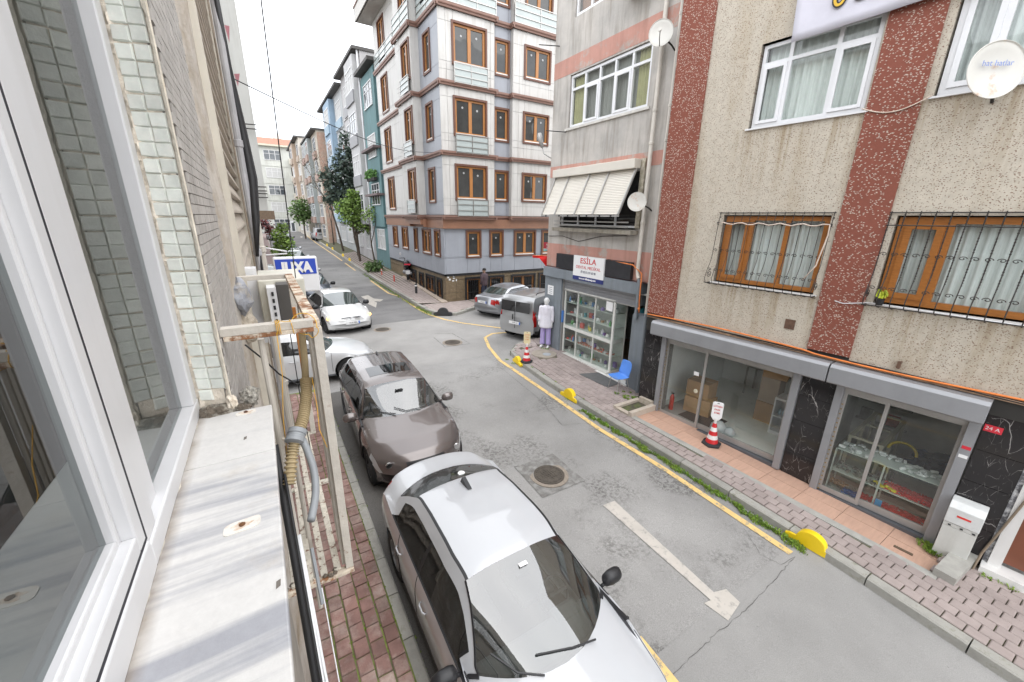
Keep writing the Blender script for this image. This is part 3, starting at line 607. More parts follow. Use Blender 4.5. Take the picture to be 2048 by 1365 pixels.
# ------------------------------------------------------------------ speckled render of the beige building
def speckle(name, base, chip, dens, fq=26, chip2=None, thr=.30, var=.1, dirt=.3, runs=False):
    m = bpy.data.materials.new(name); m.use_nodes = True; t = m.node_tree; t.nodes.clear(); MC[name] = m; L = t.links.new
    out = nn(t, 'ShaderNodeOutputMaterial'); b = nn(t, 'ShaderNodeBsdfPrincipled'); L(b.outputs[0], out.inputs[0]); b.inputs['Roughness'].default_value = .9
    pos = nn(t, 'ShaderNodeNewGeometry').outputs['Position']
    mp = nn(t, 'ShaderNodeMapping'); mp.inputs['Scale'].default_value = (0.01, fq, fq * 1.65); L(pos, mp.inputs[0])
    wj = nn(t, 'ShaderNodeTexNoise', Scale=2., Detail=2); L(mp.outputs[0], wj.inputs['Vector'])
    jm = nn(t, 'ShaderNodeMixRGB', blend_type='LINEAR_LIGHT'); jm.inputs[0].default_value = .5; L(mp.outputs[0], jm.inputs[1]); L(wj.outputs['Color'], jm.inputs[2])
    vo = nn(t, 'ShaderNodeTexVoronoi', Scale=1.); L(jm.outputs[0], vo.inputs['Vector'])
    sx = nn(t, 'ShaderNodeSeparateColor'); L(vo.outputs['Color'], sx.inputs[0])
    a = nn(t, 'ShaderNodeMapRange'); a.inputs[1].default_value = thr; a.inputs[2].default_value = thr + .06; a.inputs[3].default_value = 1; a.inputs[4].default_value = 0; L(vo.outputs['Distance'], a.inputs[0])
    # fewer or more chips by cloud
    cl = nn(t, 'ShaderNodeTexNoise', Scale=.55, Detail=3); L(pos, cl.inputs['Vector'])
    th = nn(t, 'ShaderNodeMapRange'); th.inputs[1].default_value = .35; th.inputs[2].default_value = .65; th.inputs[3].default_value = dens * .55; th.inputs[4].default_value = dens * 1.5; L(cl.outputs[0], th.inputs[0])
    lt = nn(t, 'ShaderNodeMath', operation='LESS_THAN'); L(sx.outputs[0], lt.inputs[0]); L(th.outputs[0], lt.inputs[1])
    mk = nn(t, 'ShaderNodeMath', operation='MULTIPLY'); L(a.outputs[0], mk.inputs[0]); L(lt.outputs[0], mk.inputs[1])
    n1 = nn(t, 'ShaderNodeTexNoise', Scale=9., Detail=8, Roughness=.75); L(pos, n1.inputs['Vector'])
    r1 = nn(t, 'ShaderNodeMapRange'); r1.inputs[1].default_value = .3; r1.inputs[2].default_value = .7; r1.inputs[3].default_value = 1 - var; r1.inputs[4].default_value = 1 + var; L(n1.outputs[0], r1.inputs[0])
    m3 = nn(t, 'ShaderNodeMapping'); m3.inputs['Scale'].default_value = (1, 1.6, .25); L(pos, m3.inputs[0])
    n3 = nn(t, 'ShaderNodeTexNoise', Scale=1.1, Detail=8, Roughness=.65); L(m3.outputs[0], n3.inputs['Vector'])
    r3 = nn(t, 'ShaderNodeMapRange'); r3.inputs[1].default_value = .5; r3.inputs[2].default_value = .78; r3.inputs[4].default_value = dirt; L(n3.outputs[0], r3.inputs[0])
    d = nn(t, 'ShaderNodeMixRGB'); L(r3.outputs[0], d.inputs[0]); d.inputs[1].default_value = (*base, 1); d.inputs[2].default_value = (base[0] * .62, base[1] * .52, base[2] * .38, 1)
    if runs:      # rain runs below the sills
        m5 = nn(t, 'ShaderNodeMapping'); m5.inputs['Scale'].default_value = (.01, 5, .22); L(pos, m5.inputs[0]); n5 = nn(t, 'ShaderNodeTexNoise', Scale=1.3, Detail=6, Roughness=.7); L(m5.outputs[0], n5.inputs['Vector']); s5 = nn(t, 'ShaderNodeSeparateXYZ'); L(pos, s5.inputs[0]); acc = None
        for zt_, zb_ in ((6.14, 4.75), (3.28, 2.3)):
            a5 = nn(t, 'ShaderNodeMapRange'); a5.inputs[1].default_value = zb_; a5.inputs[2].default_value = zt_; a5.inputs[4].default_value = 1.1; a5.clamp = True; L(s5.outputs[2], a5.inputs[0]); b5 = nn(t, 'ShaderNodeMath', operation='LESS_THAN'); L(s5.outputs[2], b5.inputs[0]); b5.inputs[1].default_value = zt_; c5 = nn(t, 'ShaderNodeMath', operation='MULTIPLY'); L(a5.outputs[0], c5.inputs[0]); L(b5.outputs[0], c5.inputs[1])
            if acc is None: acc = c5.outputs[0]
            else: e5 = nn(t, 'ShaderNodeMath', operation='MAXIMUM'); L(acc, e5.inputs[0]); L(c5.outputs[0], e5.inputs[1]); acc = e5.outputs[0]
        h5 = nn(t, 'ShaderNodeMapRange'); h5.inputs[1].default_value = 4.95; h5.inputs[2].default_value = 4.55; L(s5.outputs[1], h5.inputs[0]); i5 = nn(t, 'ShaderNodeMath', operation='MULTIPLY'); L(acc, i5.inputs[0]); L(h5.outputs[0], i5.inputs[1]); acc = i5.outputs[0]
        f5 = nn(t, 'ShaderNodeMapRange'); f5.inputs[1].default_value = .47; f5.inputs[2].default_value = .66; L(n5.outputs[0], f5.inputs[0]); g5 = nn(t, 'ShaderNodeMath', operation='MULTIPLY'); L(f5.outputs[0], g5.inputs[0]); L(acc, g5.inputs[1]); g5.use_clamp = True
        d5 = nn(t, 'ShaderNodeMixRGB'); L(g5.outputs[0], d5.inputs[0]); L(d.outputs[0], d5.inputs[1]); d5.inputs[2].default_value = (base[0] * .66, base[1] * .58, base[2] * .47, 1); d = d5
    c = nn(t, 'ShaderNodeMixRGB'); L(mk.outputs[0], c.inputs[0]); L(d.outputs[0], c.inputs[1]); c.inputs[2].default_value = (*chip, 1)
    mu = nn(t, 'ShaderNodeMixRGB', blend_type='MULTIPLY'); mu.inputs[0].default_value = 1; L(c.outputs[0], mu.inputs[1]); L(r1.outputs[0], mu.inputs[2]); L(mu.outputs[0], b.inputs['Base Color'])
    bu = nn(t, 'ShaderNodeBump', Strength=.6, Distance=.01); ad = nn(t, 'ShaderNodeMath', operation='ADD'); L(n1.outputs[0], ad.inputs[0]); L(mk.outputs[0], ad.inputs[1]); L(ad.outputs[0], bu.inputs['Height']); L(bu.outputs[0], b.inputs['Normal'])
    return m
M_BEI = speckle('beige_speckle', (.53, .48, .40), (.22, .12, .085), .46, 40, thr=.25, dirt=.75, runs=True)
M_RED = speckle('red_speckle', (.235, .075, .05), (.55, .45, .38), .46, 31, thr=.31, dirt=.3)
M_ALU = mat('grey_aluminium', (.30, .305, .32), .4, .06, 3, metal=.25, streak=.08)
M_ALUL = mat('pale_aluminium', (.38, .37, .355), .4, .08, 3, metal=.3)
M_PVC = mat('white_pvc', (.76, .765, .78), .35, .04, 3)
M_GLZ = glassmat('clear_glass', (.93, .96, .945), 1.7, .04)
M_CUR = mat('net_curtain', (.74, .78, .76), .9, .12, 3, sc3=(20, 20, 1))
M_CUR2 = mat('blue_grey_curtain', (.70, .735, .725), .9, .12, 3, sc3=(20, 20, 1))
M_DARK = mat('dark_room', (.035, .033, .03), .9)
M_MARB_W = mat('white_marble', (.72, .71, .69), .3, .05, 3, c2=(.5, .5, .5), c2amt=.3, c2scale=2)
def blackmarble():
    m = bpy.data.materials.new('black_marble'); m.use_nodes = True; t = m.node_tree; t.nodes.clear(); L = t.links.new
    out = nn(t, 'ShaderNodeOutputMaterial'); b = nn(t, 'ShaderNodeBsdfPrincipled'); L(b.outputs[0], out.inputs[0]); b.inputs['Roughness'].default_value = .12
    pos = nn(t, 'ShaderNodeNewGeometry').outputs['Position']; col = None
    for sc, w, rz, k in ((1.5, .012, .6, .9), (2.7, .010, -.7, .75), (6., .012, .9, .5)):
        mp = nn(t, 'ShaderNodeMapping'); mp.inputs['Rotation'].default_value = (rz, .3, .2); mp.inputs['Scale'].default_value = (1, 2.2, .8); L(pos, mp.inputs[0])
        wj = nn(t, 'ShaderNodeTexNoise', Scale=2.5, Detail=4); L(mp.outputs[0], wj.inputs['Vector']); jm = nn(t, 'ShaderNodeMixRGB', blend_type='LINEAR_LIGHT'); jm.inputs[0].default_value = .12; L(mp.outputs[0], jm.inputs[1]); L(wj.outputs['Color'], jm.inputs[2])
        vo = nn(t, 'ShaderNodeTexVoronoi', Scale=sc, feature='DISTANCE_TO_EDGE'); L(jm.outputs[0], vo.inputs['Vector'])
        r = nn(t, 'ShaderNodeMapRange'); r.inputs[1].default_value = 0; r.inputs[2].default_value = w; r.inputs[3].default_value = k; r.inputs[4].default_value = 0; L(vo.outputs['Distance'], r.inputs[0])
        nz = nn(t, 'ShaderNodeTexNoise', Scale=sc * 1.4, Detail=3); L(pos, nz.inputs['Vector']); rz_ = nn(t, 'ShaderNodeMapRange'); rz_.inputs[1].default_value = .5; rz_.inputs[2].default_value = .6; L(nz.outputs[0], rz_.inputs[0])
        mm = nn(t, 'ShaderNodeMath', operation='MULTIPLY'); L(r.outputs[0], mm.inputs[0]); L(rz_.outputs[0], mm.inputs[1])
        if col is None: col = mm.outputs[0]
        else: q = nn(t, 'ShaderNodeMath', operation='MAXIMUM'); L(col, q.inputs[0]); L(mm.outputs[0], q.inputs[1]); col = q.outputs[0]
    mx = nn(t, 'ShaderNodeMixRGB'); L(col, mx.inputs[0]); mx.inputs[1].default_value = (.022, .02, .021, 1); mx.inputs[2].default_value = (.55, .52, .5, 1); L(mx.outputs[0], b.inputs['Base Color']); return m
M_BM = blackmarble()
BB = thing('apartment_building', 'beige pebble speckled building with red brown vertical stripes over two glass shop fronts', 'building', tuple(AO + [0, 0, -.3]))
# wall pieces
wh = [(1.04, 2.72, 6.13, 7.46), (3.46, 5.6, 6.17, 7.62), (.86, 2.64, 3.3, 4.62), (3.45, 5.55, 3.3, 4.62), (0, 2.7, -.5, 2.0), (3.4, 4.9, -.5, 2.0), (5.5, 6.6, -.5, 2.3)]
m = MB(); wall_holes(m, FA, .09, 2.75, 2.3, 12.5, wh, .22); wall_holes(m, FA, 3.36, 7.5, 2.3, 12.5, wh, .22); m.build('wall', M_BEI, BB, fix=False)
for a, b in ((-.63, .09), (2.75, 3.36)): m = MB(); m.fbox(FA, a, b, 2.35, 12.5, -.1, .03); m.build('red_stripe', M_RED, BB)
m = MB(); m.fbox(FA, -.62, 7.5, 2.25, 12.6, -9, -.75); m.fbox(FA, -.64, -.62, 2.0, 12.6, -9, -.02); m.fbox(FA, -.62, 7.5, 12.5, 12.6, -9, 0); m.build('core', M_DARK, BB)
m = MB(); m.fbox(FA, -.62, -.0, 1.9, 2.36, -.3, -.01); m.fbox(FA, 5.4, 7.5, 2.0, 2.36, -.3, -.01); m.fbox(FA, .0, 5.4, 2.0, 2.34, -.3, -.005); m.build('lintel', M_DARK, BB)
# black marble slabs
for a, b in ((-.62, -.13), (2.80, 3.36), (4.99, 5.45)):
    zz = [-.35, .3, .95, 1.45, 1.98 if a < 5 and a > 0 and b < 4 else 2.3]
    for i in range(4): m = MB(); m.fbox(FA, a, b, zz[i] + .003, zz[i + 1] - .003, -.06, -.02); m.build('marble_slab', M_BM, BB)
for a, b in ((2.7, 3.4), (-.62, 0), (4.95, 5.5)): m = MB(); m.fbox(FA, a, b, -.4, 2.2, -.3, -.062); m.build('pier', mat('pier_render', (.2, .19, .18), .9), BB)
# windows of the beige building
def curtain(F, u0, u1, z0, z1, d, mt, par, wav=.035, per=.12, name='curtain'):
    m = MB(); n = int((u1 - u0) / .02); ph = random.random() * 6
    for i in range(n + 1):
        u = u0 + (u1 - u0) * i / n; w = sin(u * 2 * pi / per + ph + 1.3 * sin(u * 5)) * wav + sin(u * 23) * wav * .3
        m.v += [F.p(u, z0, d + w), F.p(u, z1, d + w * .6)]
    for i in range(n): m.f.append((2 * i, 2 * i + 2, 2 * i + 3, 2 * i + 1)); m.mi.append(0)
    return m.build(name, mt, par, smooth=True, fix=False)
def pwin(F, u0, u1, z0, z1, d, cols, mfr, par, top=None, f=.05, fd=.07, mcur=None, name='window', label=None, open_=(), cw=.035, cper=.12, mgl=None, gap=.0):
    """cols: list of relative widths; top: height of the transom band; frames, panes and curtain are sub-parts"""
    m = MB(); zt = z1 - (top or 0)
    m.fbox(F, u0, u1, z1 - f, z1, d - fd, d); m.fbox(F, u0, u1, z0, z0 + f, d - fd, d); m.fbox(F, u0, u0 + f, z0 + f, z1 - f, d - fd, d); m.fbox(F, u1 - f, u1, z0 + f, z1 - f, d - fd, d)
    if top: m.fbox(F, u0 + f, u1 - f, zt - f / 2, zt + f / 2, d - fd + .001, d - .001)
    tot = sum(cols); xs = [u0 + (u1 - u0) * sum(cols[:i]) / tot for i in range(len(cols) + 1)]
    for x in xs[1:-1]: m.fbox(F, x - f / 2, x + f / 2, z0 + f, z1 - f, d - fd + .002, d - .002)
    w = m.build(name, mfr, par)
    if label: w['label'] = label
    for i in range(len(cols)):
        a = xs[i] + (f if i == 0 else f / 2); b = xs[i + 1] - (f if i == len(cols) - 1 else f / 2)
        if i in open_:   # casement sash, proud of the frame
            m = MB(); s = f * .9; zb = (zt - f / 2) if top else z1 - f
            m.fbox(F, a, b, zb - s, zb, d - .02, d + .018); m.fbox(F, a, b, z0 + f, z0 + f + s, d - .02, d + .018); m.fbox(F, a, a + s, z0 + f + s, zb - s, d - .02, d + .018); m.fbox(F, b - s, b, z0 + f + s, zb - s, d - .02, d + .018); m.build('sash', mfr, w)
        for (p, q) in (((z0 + f, zt - f / 2), (zt + f / 2, z1 - f)) if top else ((z0 + f, z1 - f),)):
            m = MB(); m.add([F.p(a, p, d - fd * .6), F.p(b, p, d - fd * .6), F.p(b, q, d - fd * .6), F.p(a, q, d - fd * .6)], [(0, 1, 2, 3)]); m.build('pane', mgl or M_GLZ, w, fix=False)
    if mcur: curtain(F, u0 + .02, u1 - .02 - gap, z0, z1, d - fd - .1, mcur, w, cw, cper)
    return w
pwin(FA, 1.06, 2.7, 6.15, 7.44, -.06, [.28, .42, .32], M_PVC, BB, top=.3, f=.055, mcur=M_CUR, open_=(0, 2))
pwin(FA, 3.48, 5.58, 6.19, 7.6, -.06, [.45, .9, .75], M_PVC, BB, top=None, f=.07, mcur=M_CUR2, open_=(0,))
for a, b, z in ((1.0, 2.78, 6.13), (3.42, 5.7, 6.17)): m = MB(); m.fbox(FA, a, b, z - .025, z, -.2, .04); m.build('sill', M_PVC, BB)
M_WD2 = mat('varnished_wood', (.36, .135, .03), .35, .18, 4, sc3=(3, 3, 14))
pwin(FA, .88, 2.62, 3.32, 4.6, -.07, [.5, .62, .62], M_WD2, BB, f=.075, mcur=M_CUR2, open_=(0,), cper=.09)
pwin(FA, 3.47, 5.53, 3.32, 4.6, -.07, [.55, 1., .5], M_WD2, BB, f=.09, mcur=M_CUR2, open_=(0,), cper=.09)
for a, b in ((.8, 2.7), (3.38, 5.6)): m = MB(); m.fbox(FA, a, b, 3.27, 3.3, -.2, .03); m.build('sill', M_MARB_W, BB)
M_IR = mat('wrought_iron', (.028, .024, .022), .6, .3, 20, c2=(.10, .045, .02), c2amt=.35, c2scale=15)
def grille(u0, u1, z0, z1, n, twist):
    g = thing_part('window_grille', BB); prof = [(z1, .02), (z1 - .25, .06), (z0 + .55, .10), (z0 + .42, .14), (z0 + .25, .22), (z0 + .12, .26), (z0 + .04, .22), (z0, .12), (z0 - .02, .0)]
    for i in range(n + 1):
        u = u0 + (u1 - u0) * i / n; m = MB(); m.tube([FA.p(u, z, d) for z, d in prof], .006 if not twist else .007, 6)
        if twist:
            for k in range(26): z = z1 - .05 - (z1 - z0 - .45) * k / 26; d = np.interp(z, [z0 + .55, z1 - .25], [.10, .06]); m.obox(FA.p(u, z, d), .019, .009, .014, k * .9)
        else: m.obox(FA.p(u, z1 - .22, .06), .03, .03, .05, .5)
        b_ = m.build('bar', M_IR, g)
    m = MB()
    for z, d in ((z1 - .02, .03), (z1 - .2, .07), (z0 + .03, .23)): m.tube([FA.p(u0 - .02, z, d), FA.p(u1 + .02, z, d)], .009, 5)
    for s_, e in ((u0, 0), (u1, 0)):
        for z, d in ((z1 - .1, .04), (z0 + .02, .2)): m.tube([FA.p(s_, z, -.03), FA.p(s_, z, d)], .010, 5)
    # side curls
    for s_ in (u0, u1): m.tube([FA.p(s_, z0 + .2 + .08 * cos(t) * (1 - t / 14), .1 + .09 * sin(t) * (1 - t / 14)) for t in np.linspace(0, 11, 28)], .006, 4)
    m.build('rail', M_IR, g)
    m = MB()
    for zc, dc in ((z0 + .8 if twist else z0 + .68, .1), (z0 + .30, .215)):
        k = int((u1 - u0) / .115)
        for i in range(k):
            u = u0 + (u1 - u0) * (i + .5) / k
            m.tube([FA.p(u + (.045 + .0) * cos(t) * (1 - t / 9) * (1 if i % 2 else -1) , zc + .03 * sin(t) * (1 - t / 9) , dc + .012) for t in np.linspace(0, 7.5, 14)], .0055, 4, cap=False)
    m.build('scrollwork', M_IR, g)['kind'] = 'stuff'
def thing_part(name, par):
    o = bpy.data.objects.new(name, None); COL.objects.link(o); o.parent = par; ORG[o.name] = ORG[par.name]; o.empty_display_size = .1; return o
grille(.8, 2.68, 3.26, 4.68, 13, False); grille(3.38, 5.6, 3.26, 4.68, 14, True)
# roller shutter boxes and shop fronts
def slanted(F, u0, u1, z0, z1, d, par, name='shutter_box'):
    m = MB(); m.prism(Fr(F.p(u0, 0, 0), F.n, F.u), [(-.06, z0), (d - .02, z0), (d, z0 + .02), (d, z1 - .05), (d - .05, z1), (-.06, z1)], 0, u1 - u0); return m.build(name, M_ALU, par, bevel=.006)
def shopfront(label, u0, u1, mid, zb, bx0, bx1):
    s = thing('glazed_shop', label, 'shop front', FA.p((u0 + u1) / 2, zb, 0)); 
    slanted(FA, bx0, bx1, 1.90, 2.23, .26, s)
    for a, b in ((u0 - .11, u0), (u1, u1 + .12)): m = MB(); m.fbox(FA, a, b, zb - .05, 1.9, -.12, .05); m.build('jamb', M_ALU, s, bevel=.004)
    m = MB(); m.fbox(FA, u0, u1, 1.76, 1.9, -.10, .0); m.build('head', M_ALUL, s)
    m = MB(); m.fbox(FA, u0 - .1, u1 + .1, zb - .12, zb, -.14, .02); m.build('threshold', mat('dark_alu', (.10, .105, .115), .4, .1), s)
    for (a, b, dd, r) in ((u0, mid + .03, -.03, .09), (mid - .03, u1, -.07, .12)):
        f = MB(); z0, z1 = zb + .01, 1.76; w = .05
        f.fbox(FA, a, a + w, z0, z1, dd - .035, dd); f.fbox(FA, b - w, b, z0, z1, dd - .035, dd); f.fbox(FA, a + w, b - w, z0, z0 + r, dd - .035, dd); f.fbox(FA, a + w, b - w, z1 - .05, z1, dd - .035, dd)
        fr_ = f.build('sliding_door', M_ALUL, s); q = MB(); q.add([FA.p(a + w, z0 + r, dd - .018), FA.p(b - w, z0 + r, dd - .018), FA.p(b - w, z1 - .05, dd - .018), FA.p(a + w, z1 - .05, dd - .018)], [(0, 1, 2, 3)]); q.build('pane', M_GLZ, fr_, fix=False)
    m = MB()
    for k in range(20): m.fbox(FA, u0 + .005, u0 + .03, zb + k * .09 + .02, zb + k * .09 + .03, -.02, .0)
    m.build('edge_brush', mat('brass_brush', (.35, .22, .08), .6, .2), s); return s
SF1 = shopfront('long glass shop front with cardboard boxes behind it', .0, 2.66, .97, -.12, -.32, 3.18)
SF2 = shopfront('smaller glass shop front with display counter and red goods behind it', 3.42, 4.85, 3.98, -.22, 3.2, 4.98)
# interiors
M_FL = mat('shop_floor', (.82, .84, .78), .3, .06, 1.2, c2=(.74, .77, .70), c2amt=.45, c2scale=1.5)
M_SW = mat('shop_wall', (.85, .86, .85), .8, .05)
def room(u0, u1, z0, z1, dep, par, mf=M_FL, mw=M_SW):
    m = MB(); m.add([FA.p(u0, z0, -.14), FA.p(u1, z0, -.14), FA.p(u1, z0, -dep), FA.p(u0, z0, -dep)], [(0, 1, 2, 3)]); m.build('floor', mf, par)
    m = MB(); m.add([FA.p(u0, z0, -.14), FA.p(u0, z0, -dep), FA.p(u0, z1, -dep), FA.p(u0, z1, -.14)], [(0, 1, 2, 3)]); m.add([FA.p(u1, z0, -.14), FA.p(u1, z0, -dep), FA.p(u1, z1, -dep), FA.p(u1, z1, -.14)], [(0, 1, 2, 3)])
    m.add([FA.p(u0, z0, -dep), FA.p(u1, z0, -dep), FA.p(u1, z1, -dep), FA.p(u0, z1, -dep)], [(0, 1, 2, 3)]); m.add([FA.p(u0, z1, -.14), FA.p(u1, z1, -.14), FA.p(u1, z1, -dep), FA.p(u0, z1, -dep)], [(0, 1, 2, 3)]); m.build('inner_wall', mw, par)
room(-.3, 2.95, -.13, 2.2, 3.7, SF1); room(3.1, 5.3, -.23, 2.2, 2.9, SF2, mf=mat('shop_floor_dark', (.42, .38, .33), .4, .2), mw=mat('shop_wall_dim', (.72, .72, .70), .8, .1))
M_CARD = mat('cardboard', (.46, .28, .14), .85, .12, 3, rnd=.15)
def crate(u, z, d, su, sz, sd, label, ang=0, mt=None):
    c = FA.p(u, z + sz / 2, d); t = thing('cardboard_box', label, 'box', FA.p(u, z, d)); m = MB(); a0 = math.atan2(AU[1], AU[0]); m.obox(c, su, sd, sz, a0 + ang); m.build('body', mt or M_CARD, t, bevel=.004)
    m = MB(); m.obox((c[0], c[1], c[2] + sz / 2 + .001), su * 1.002, .05, .003, a0 + ang); m.build('tape', mat('parcel_tape', (.42, .28, .14), .3), t); return t
crate(.55, -.13, -.95, .62, .42, .5, 'lower cardboard box of the stack behind the left sliding door', .15); crate(.5, .3, -1.0, .55, .4, .48, 'upper cardboard box of the stack behind the left sliding door', .05)
crate(1.72, -.13, -1.9, .42, .5, .4, 'bottom cardboard box of the tall stack beside the white cabinet'); crate(1.72, .38, -1.9, .40, .62, .38, 'pale tall box in the middle of the stack beside the white cabinet', mt=mat('pale_card', (.42, .33, .25), .85, .1)); crate(1.75, 1.01, -1.9, .5, .28, .42, 'brown box on top of the stack beside the white cabinet', .2)
crate(1.3, .75, -3.3, .6, .3, .4, 'long cardboard box at the back of the shop on a desk')
M_MAT = mat('door_mat', (.05, .045, .042), .95, .2, 30)
def simple(name, label, cat, fn, mt, **k):
    m = MB(); fn(m); o = m.build(name, mt, None, **k); tag(o, label, cat); return o
simple('door_mat', 'dark door mat on the tiled floor behind the left sliding door', 'door mat', lambda m: m.fbox(FA, .2, 1.25, -.125, -.11, -1.0, -.3), M_MAT)
t = thing('fire_extinguisher', 'red fire extinguisher standing inside by the door jamb of the long shop', 'fire extinguisher', FA.p(.1, -.12, -.4)); m = MB(); m.lathe(FA.p(.1, -.12, -.4), [(.05, 0), (.055, .02), (.055, .35), (.03, .42), (.015, .44)], 14); m.build('cylinder', mat('red_paint', (.5, .03, .02), .3), t); m = MB(); m.fbox(FA, .06, .14, .32, .36, -.41, -.39); m.build('valve', M_BLK, t)
t = thing('cabinet', 'white glass fronted cabinet at the right of the long shop', 'cabinet', FA.p(2.2, -.13, -1.5)); m = MB()
for a, b, c, d in ((2.02, 2.05, -.13, .75), (2.42, 2.45, -.13, .75), (2.05, 2.42, -.13, -.06), (2.05, 2.42, .7, .75), (2.05, 2.42, .3, .32)): m.fbox(FA, a, b, c, d, -1.7, -1.3)
m.fbox(FA, 2.05, 2.42, -.06, .7, -1.7, -1.68); m.build('carcass', M_PVC, t); m = MB(); [m.lathe(FA.p(2.12 + .08 * k, .32, -1.45), [(.03, 0), (.03, .1), (.012, .12), (.012, .15)], 8) for k in range(4)]; m.build('bottles', mat('pale_blue_plastic', (.35, .5, .6), .4), t)
t = thing('desk', 'grey desk at the back of the long shop', 'desk', FA.p(1.3, -.13, -3.4)); m = MB(); m.fbox(FA, .6, 2.1, .68, .74, -3.7, -3.0); m.build('top', M_ALUL, t)
for u in (.65, 2.05):
    for d in (-3.65, -3.05): m = MB(); m.fbox(FA, u - .02, u + .02, -.13, .68, d - .02, d + .02); m.build('leg', M_ALUL, t)
simple('plastic_bag', 'pale translucent bag slumped inside the glass behind the right cone', 'bag', lambda m: (m.lathe(FA.p(1.35, -.12, -.35), [(.14, 0), (.18, .05), (.16, .16), (.08, .24), (.03, .26)], 12), m.lathe(FA.p(1.58, -.12, -.4), [(.1, 0), (.13, .05), (.1, .13), (.03, .18)], 10)), mat('milky_plastic', (.5, .52, .52), .4), smooth=True)
simple('open_sign', 'small white notice stuck on the left sliding door of the long shop', 'notice', lambda m: m.fbox(FA, .74, .86, 1.14, 1.23, -.05, -.044), M_WTAG)
simple('handle_disc', 'round cream door pull on the sliding door of the long shop', 'door pull', lambda m: m.lathe(FA.p(.86, .78, -.025), [(.045, -.01), (.05, .0), (.045, .012), (.02, .016)], 16, axis=Matrix((FA.u, (0, 0, 1), FA.n)).transposed()), mat('cream_plastic', (.6, .55, .42), .4))
# second shop: counters
M_CASE = mat('case_edge', (.5, .55, .5), .3, .05)
t = thing('display_counter', 'glass display counter full of red and silver dental goods behind the smaller shop front', 'display counter', FA.p(4.1, -.23, -.4))
m = MB()
for z in (-.2, .18, .62):
    m.fbox(FA, 3.5, 4.83, z - .012, z, -.62, -.2)
for u in (3.5, 4.16, 4.82):
    for d in (-.62, -.2): m.fbox(FA, u - .012, u + .012, -.22, .62, d - .01, d + .01)
m.build('frame', M_CASE, t); m = MB(); m.add([FA.p(3.5, -.2, -.19), FA.p(4.83, -.2, -.19), FA.p(4.83, .62, -.19), FA.p(3.5, .62, -.19)], [(0, 1, 2, 3)]); m.build('pane', M_GLZ, t, fix=False)
t2 = thing('display_counter', 'pale wooden framed counter standing inwards from the smaller shop front', 'display counter', FA.p(3.6, -.23, -1.5)); m = MB()
for d in (-.8, -1.6, -2.4): m.fbox(FA, 3.5, 3.55, -.2, .7, d - .02, d + .02); m.fbox(FA, 3.95, 4.0, -.2, .7, d - .02, d + .02); m.fbox(FA, 3.55, 3.95, .66, .7, d - .02, d + .02)
m.fbox(FA, 3.5, 3.56, .64, .7, -2.4, -.8); m.fbox(FA, 3.94, 4.0, .64, .7, -2.4, -.8); m.build('frame', mat('pale_frame', (.45, .43, .33), .5), t2); m = MB(); m.fbox(FA, 3.55, 3.95, -.2, .1, -2.4, -.8); m.build('base', mat('counter_base', (.4, .45, .38), .5, .1), t2)
def heap(name, label, cat, mt, u0, u1, z, d0, d1, n, s, grp=None, kind=None, parent=None, F=None):
    F = F or FA
    m = MB()
    for k in range(n): u, d = random.uniform(u0, u1), random.uniform(d0, d1); c = F.p(u, z + s * random.uniform(.3, .9), d); m.obox(c, s * random.uniform(.6, 1.8), s * random.uniform(.5, 1.2), s * random.uniform(.3, .9), random.uniform(0, 3), tilt=random.uniform(-.4, .4))
    o = m.build(name, mt, parent, fix=False)
    if not parent: tag(o, label, cat, kind=kind or 'stuff')
    return o
M_RP = mat('red_plastic', (.72, .05, .04), .35, .2, 12, rnd=.3)
heap('red_goods', 'red plastic goods spread on the bottom shelf of the counter', 'goods', M_RP, 3.95, 4.8, -.2, -.5, -.22, 620, .024); heap('red_goods', 'red plastic goods spread on the middle shelf of the counter', 'goods', M_RP, 4.2, 4.8, .18, -.56, -.24, 460, .024)
heap('steel_goods', 'small steel instruments spread at the front of the bottom shelf', 'goods', mat('steel_bits', (.45, .44, .42), .3, .3, 20, metal=.6, rnd=.4), 3.95, 4.8, -.2, -.3, -.2, 400, .015)
heap('steel_goods', 'small steel instruments at the left end of the bottom shelf', 'goods', mat('steel_bits'), 3.52, 3.95, -.2, -.6, -.22, 160, .018)
heap('blue_goods', 'blue packets in the left end of the counter', 'goods', mat('blue_plastic', (.05, .15, .4), .4, .2, rnd=.3), 3.7, 3.95, -.2, -.4, -.22, 60, .03)
heap('tan_goods', 'brown and tan ring shaped goods on the left end of the counter', 'goods', mat('tan_goods', (.4, .25, .14), .5, .3, 20, rnd=.5), 3.5, 3.75, -.15, -.5, -.3, 90, .022)
heap('white_goods', 'white and grey packets laid out on top of the display counter', 'goods', mat('white_goods', (.6, .62, .6), .5, .3, 6, rnd=.35), 3.55, 4.8, .62, -.6, -.24, 46, .05); heap('mixed_goods', 'mixed dark packets on the middle shelf left end of the counter', 'goods', mat('mixed_goods', (.22, .2, .17), .6, .4, 6, rnd=.8), 3.52, 4.15, .18, -.58, -.24, 60, .04)
simple('blue_card', 'bright blue card leaning on the front edge of the bottom counter shelf', 'card', lambda m: m.fbox(FA, 4.18, 4.27, -.19, -.02, -.205, -.2), mat('bright_blue', (.04, .32, .65), .5))
simple('scissors', 'yellow handled scissors and jaw models on the middle shelf', 'tool', lambda m: [m.lathe(FA.p(4.1 + .05 * k, .2, -.3 + .03 * (k % 3)), [(.02, 0), (.035, .01), (.035, .03), (.02, .04)], 8) for k in range(6)], mat('yellow_plastic', (.75, .6, .03), .4, .2, rnd=.2))
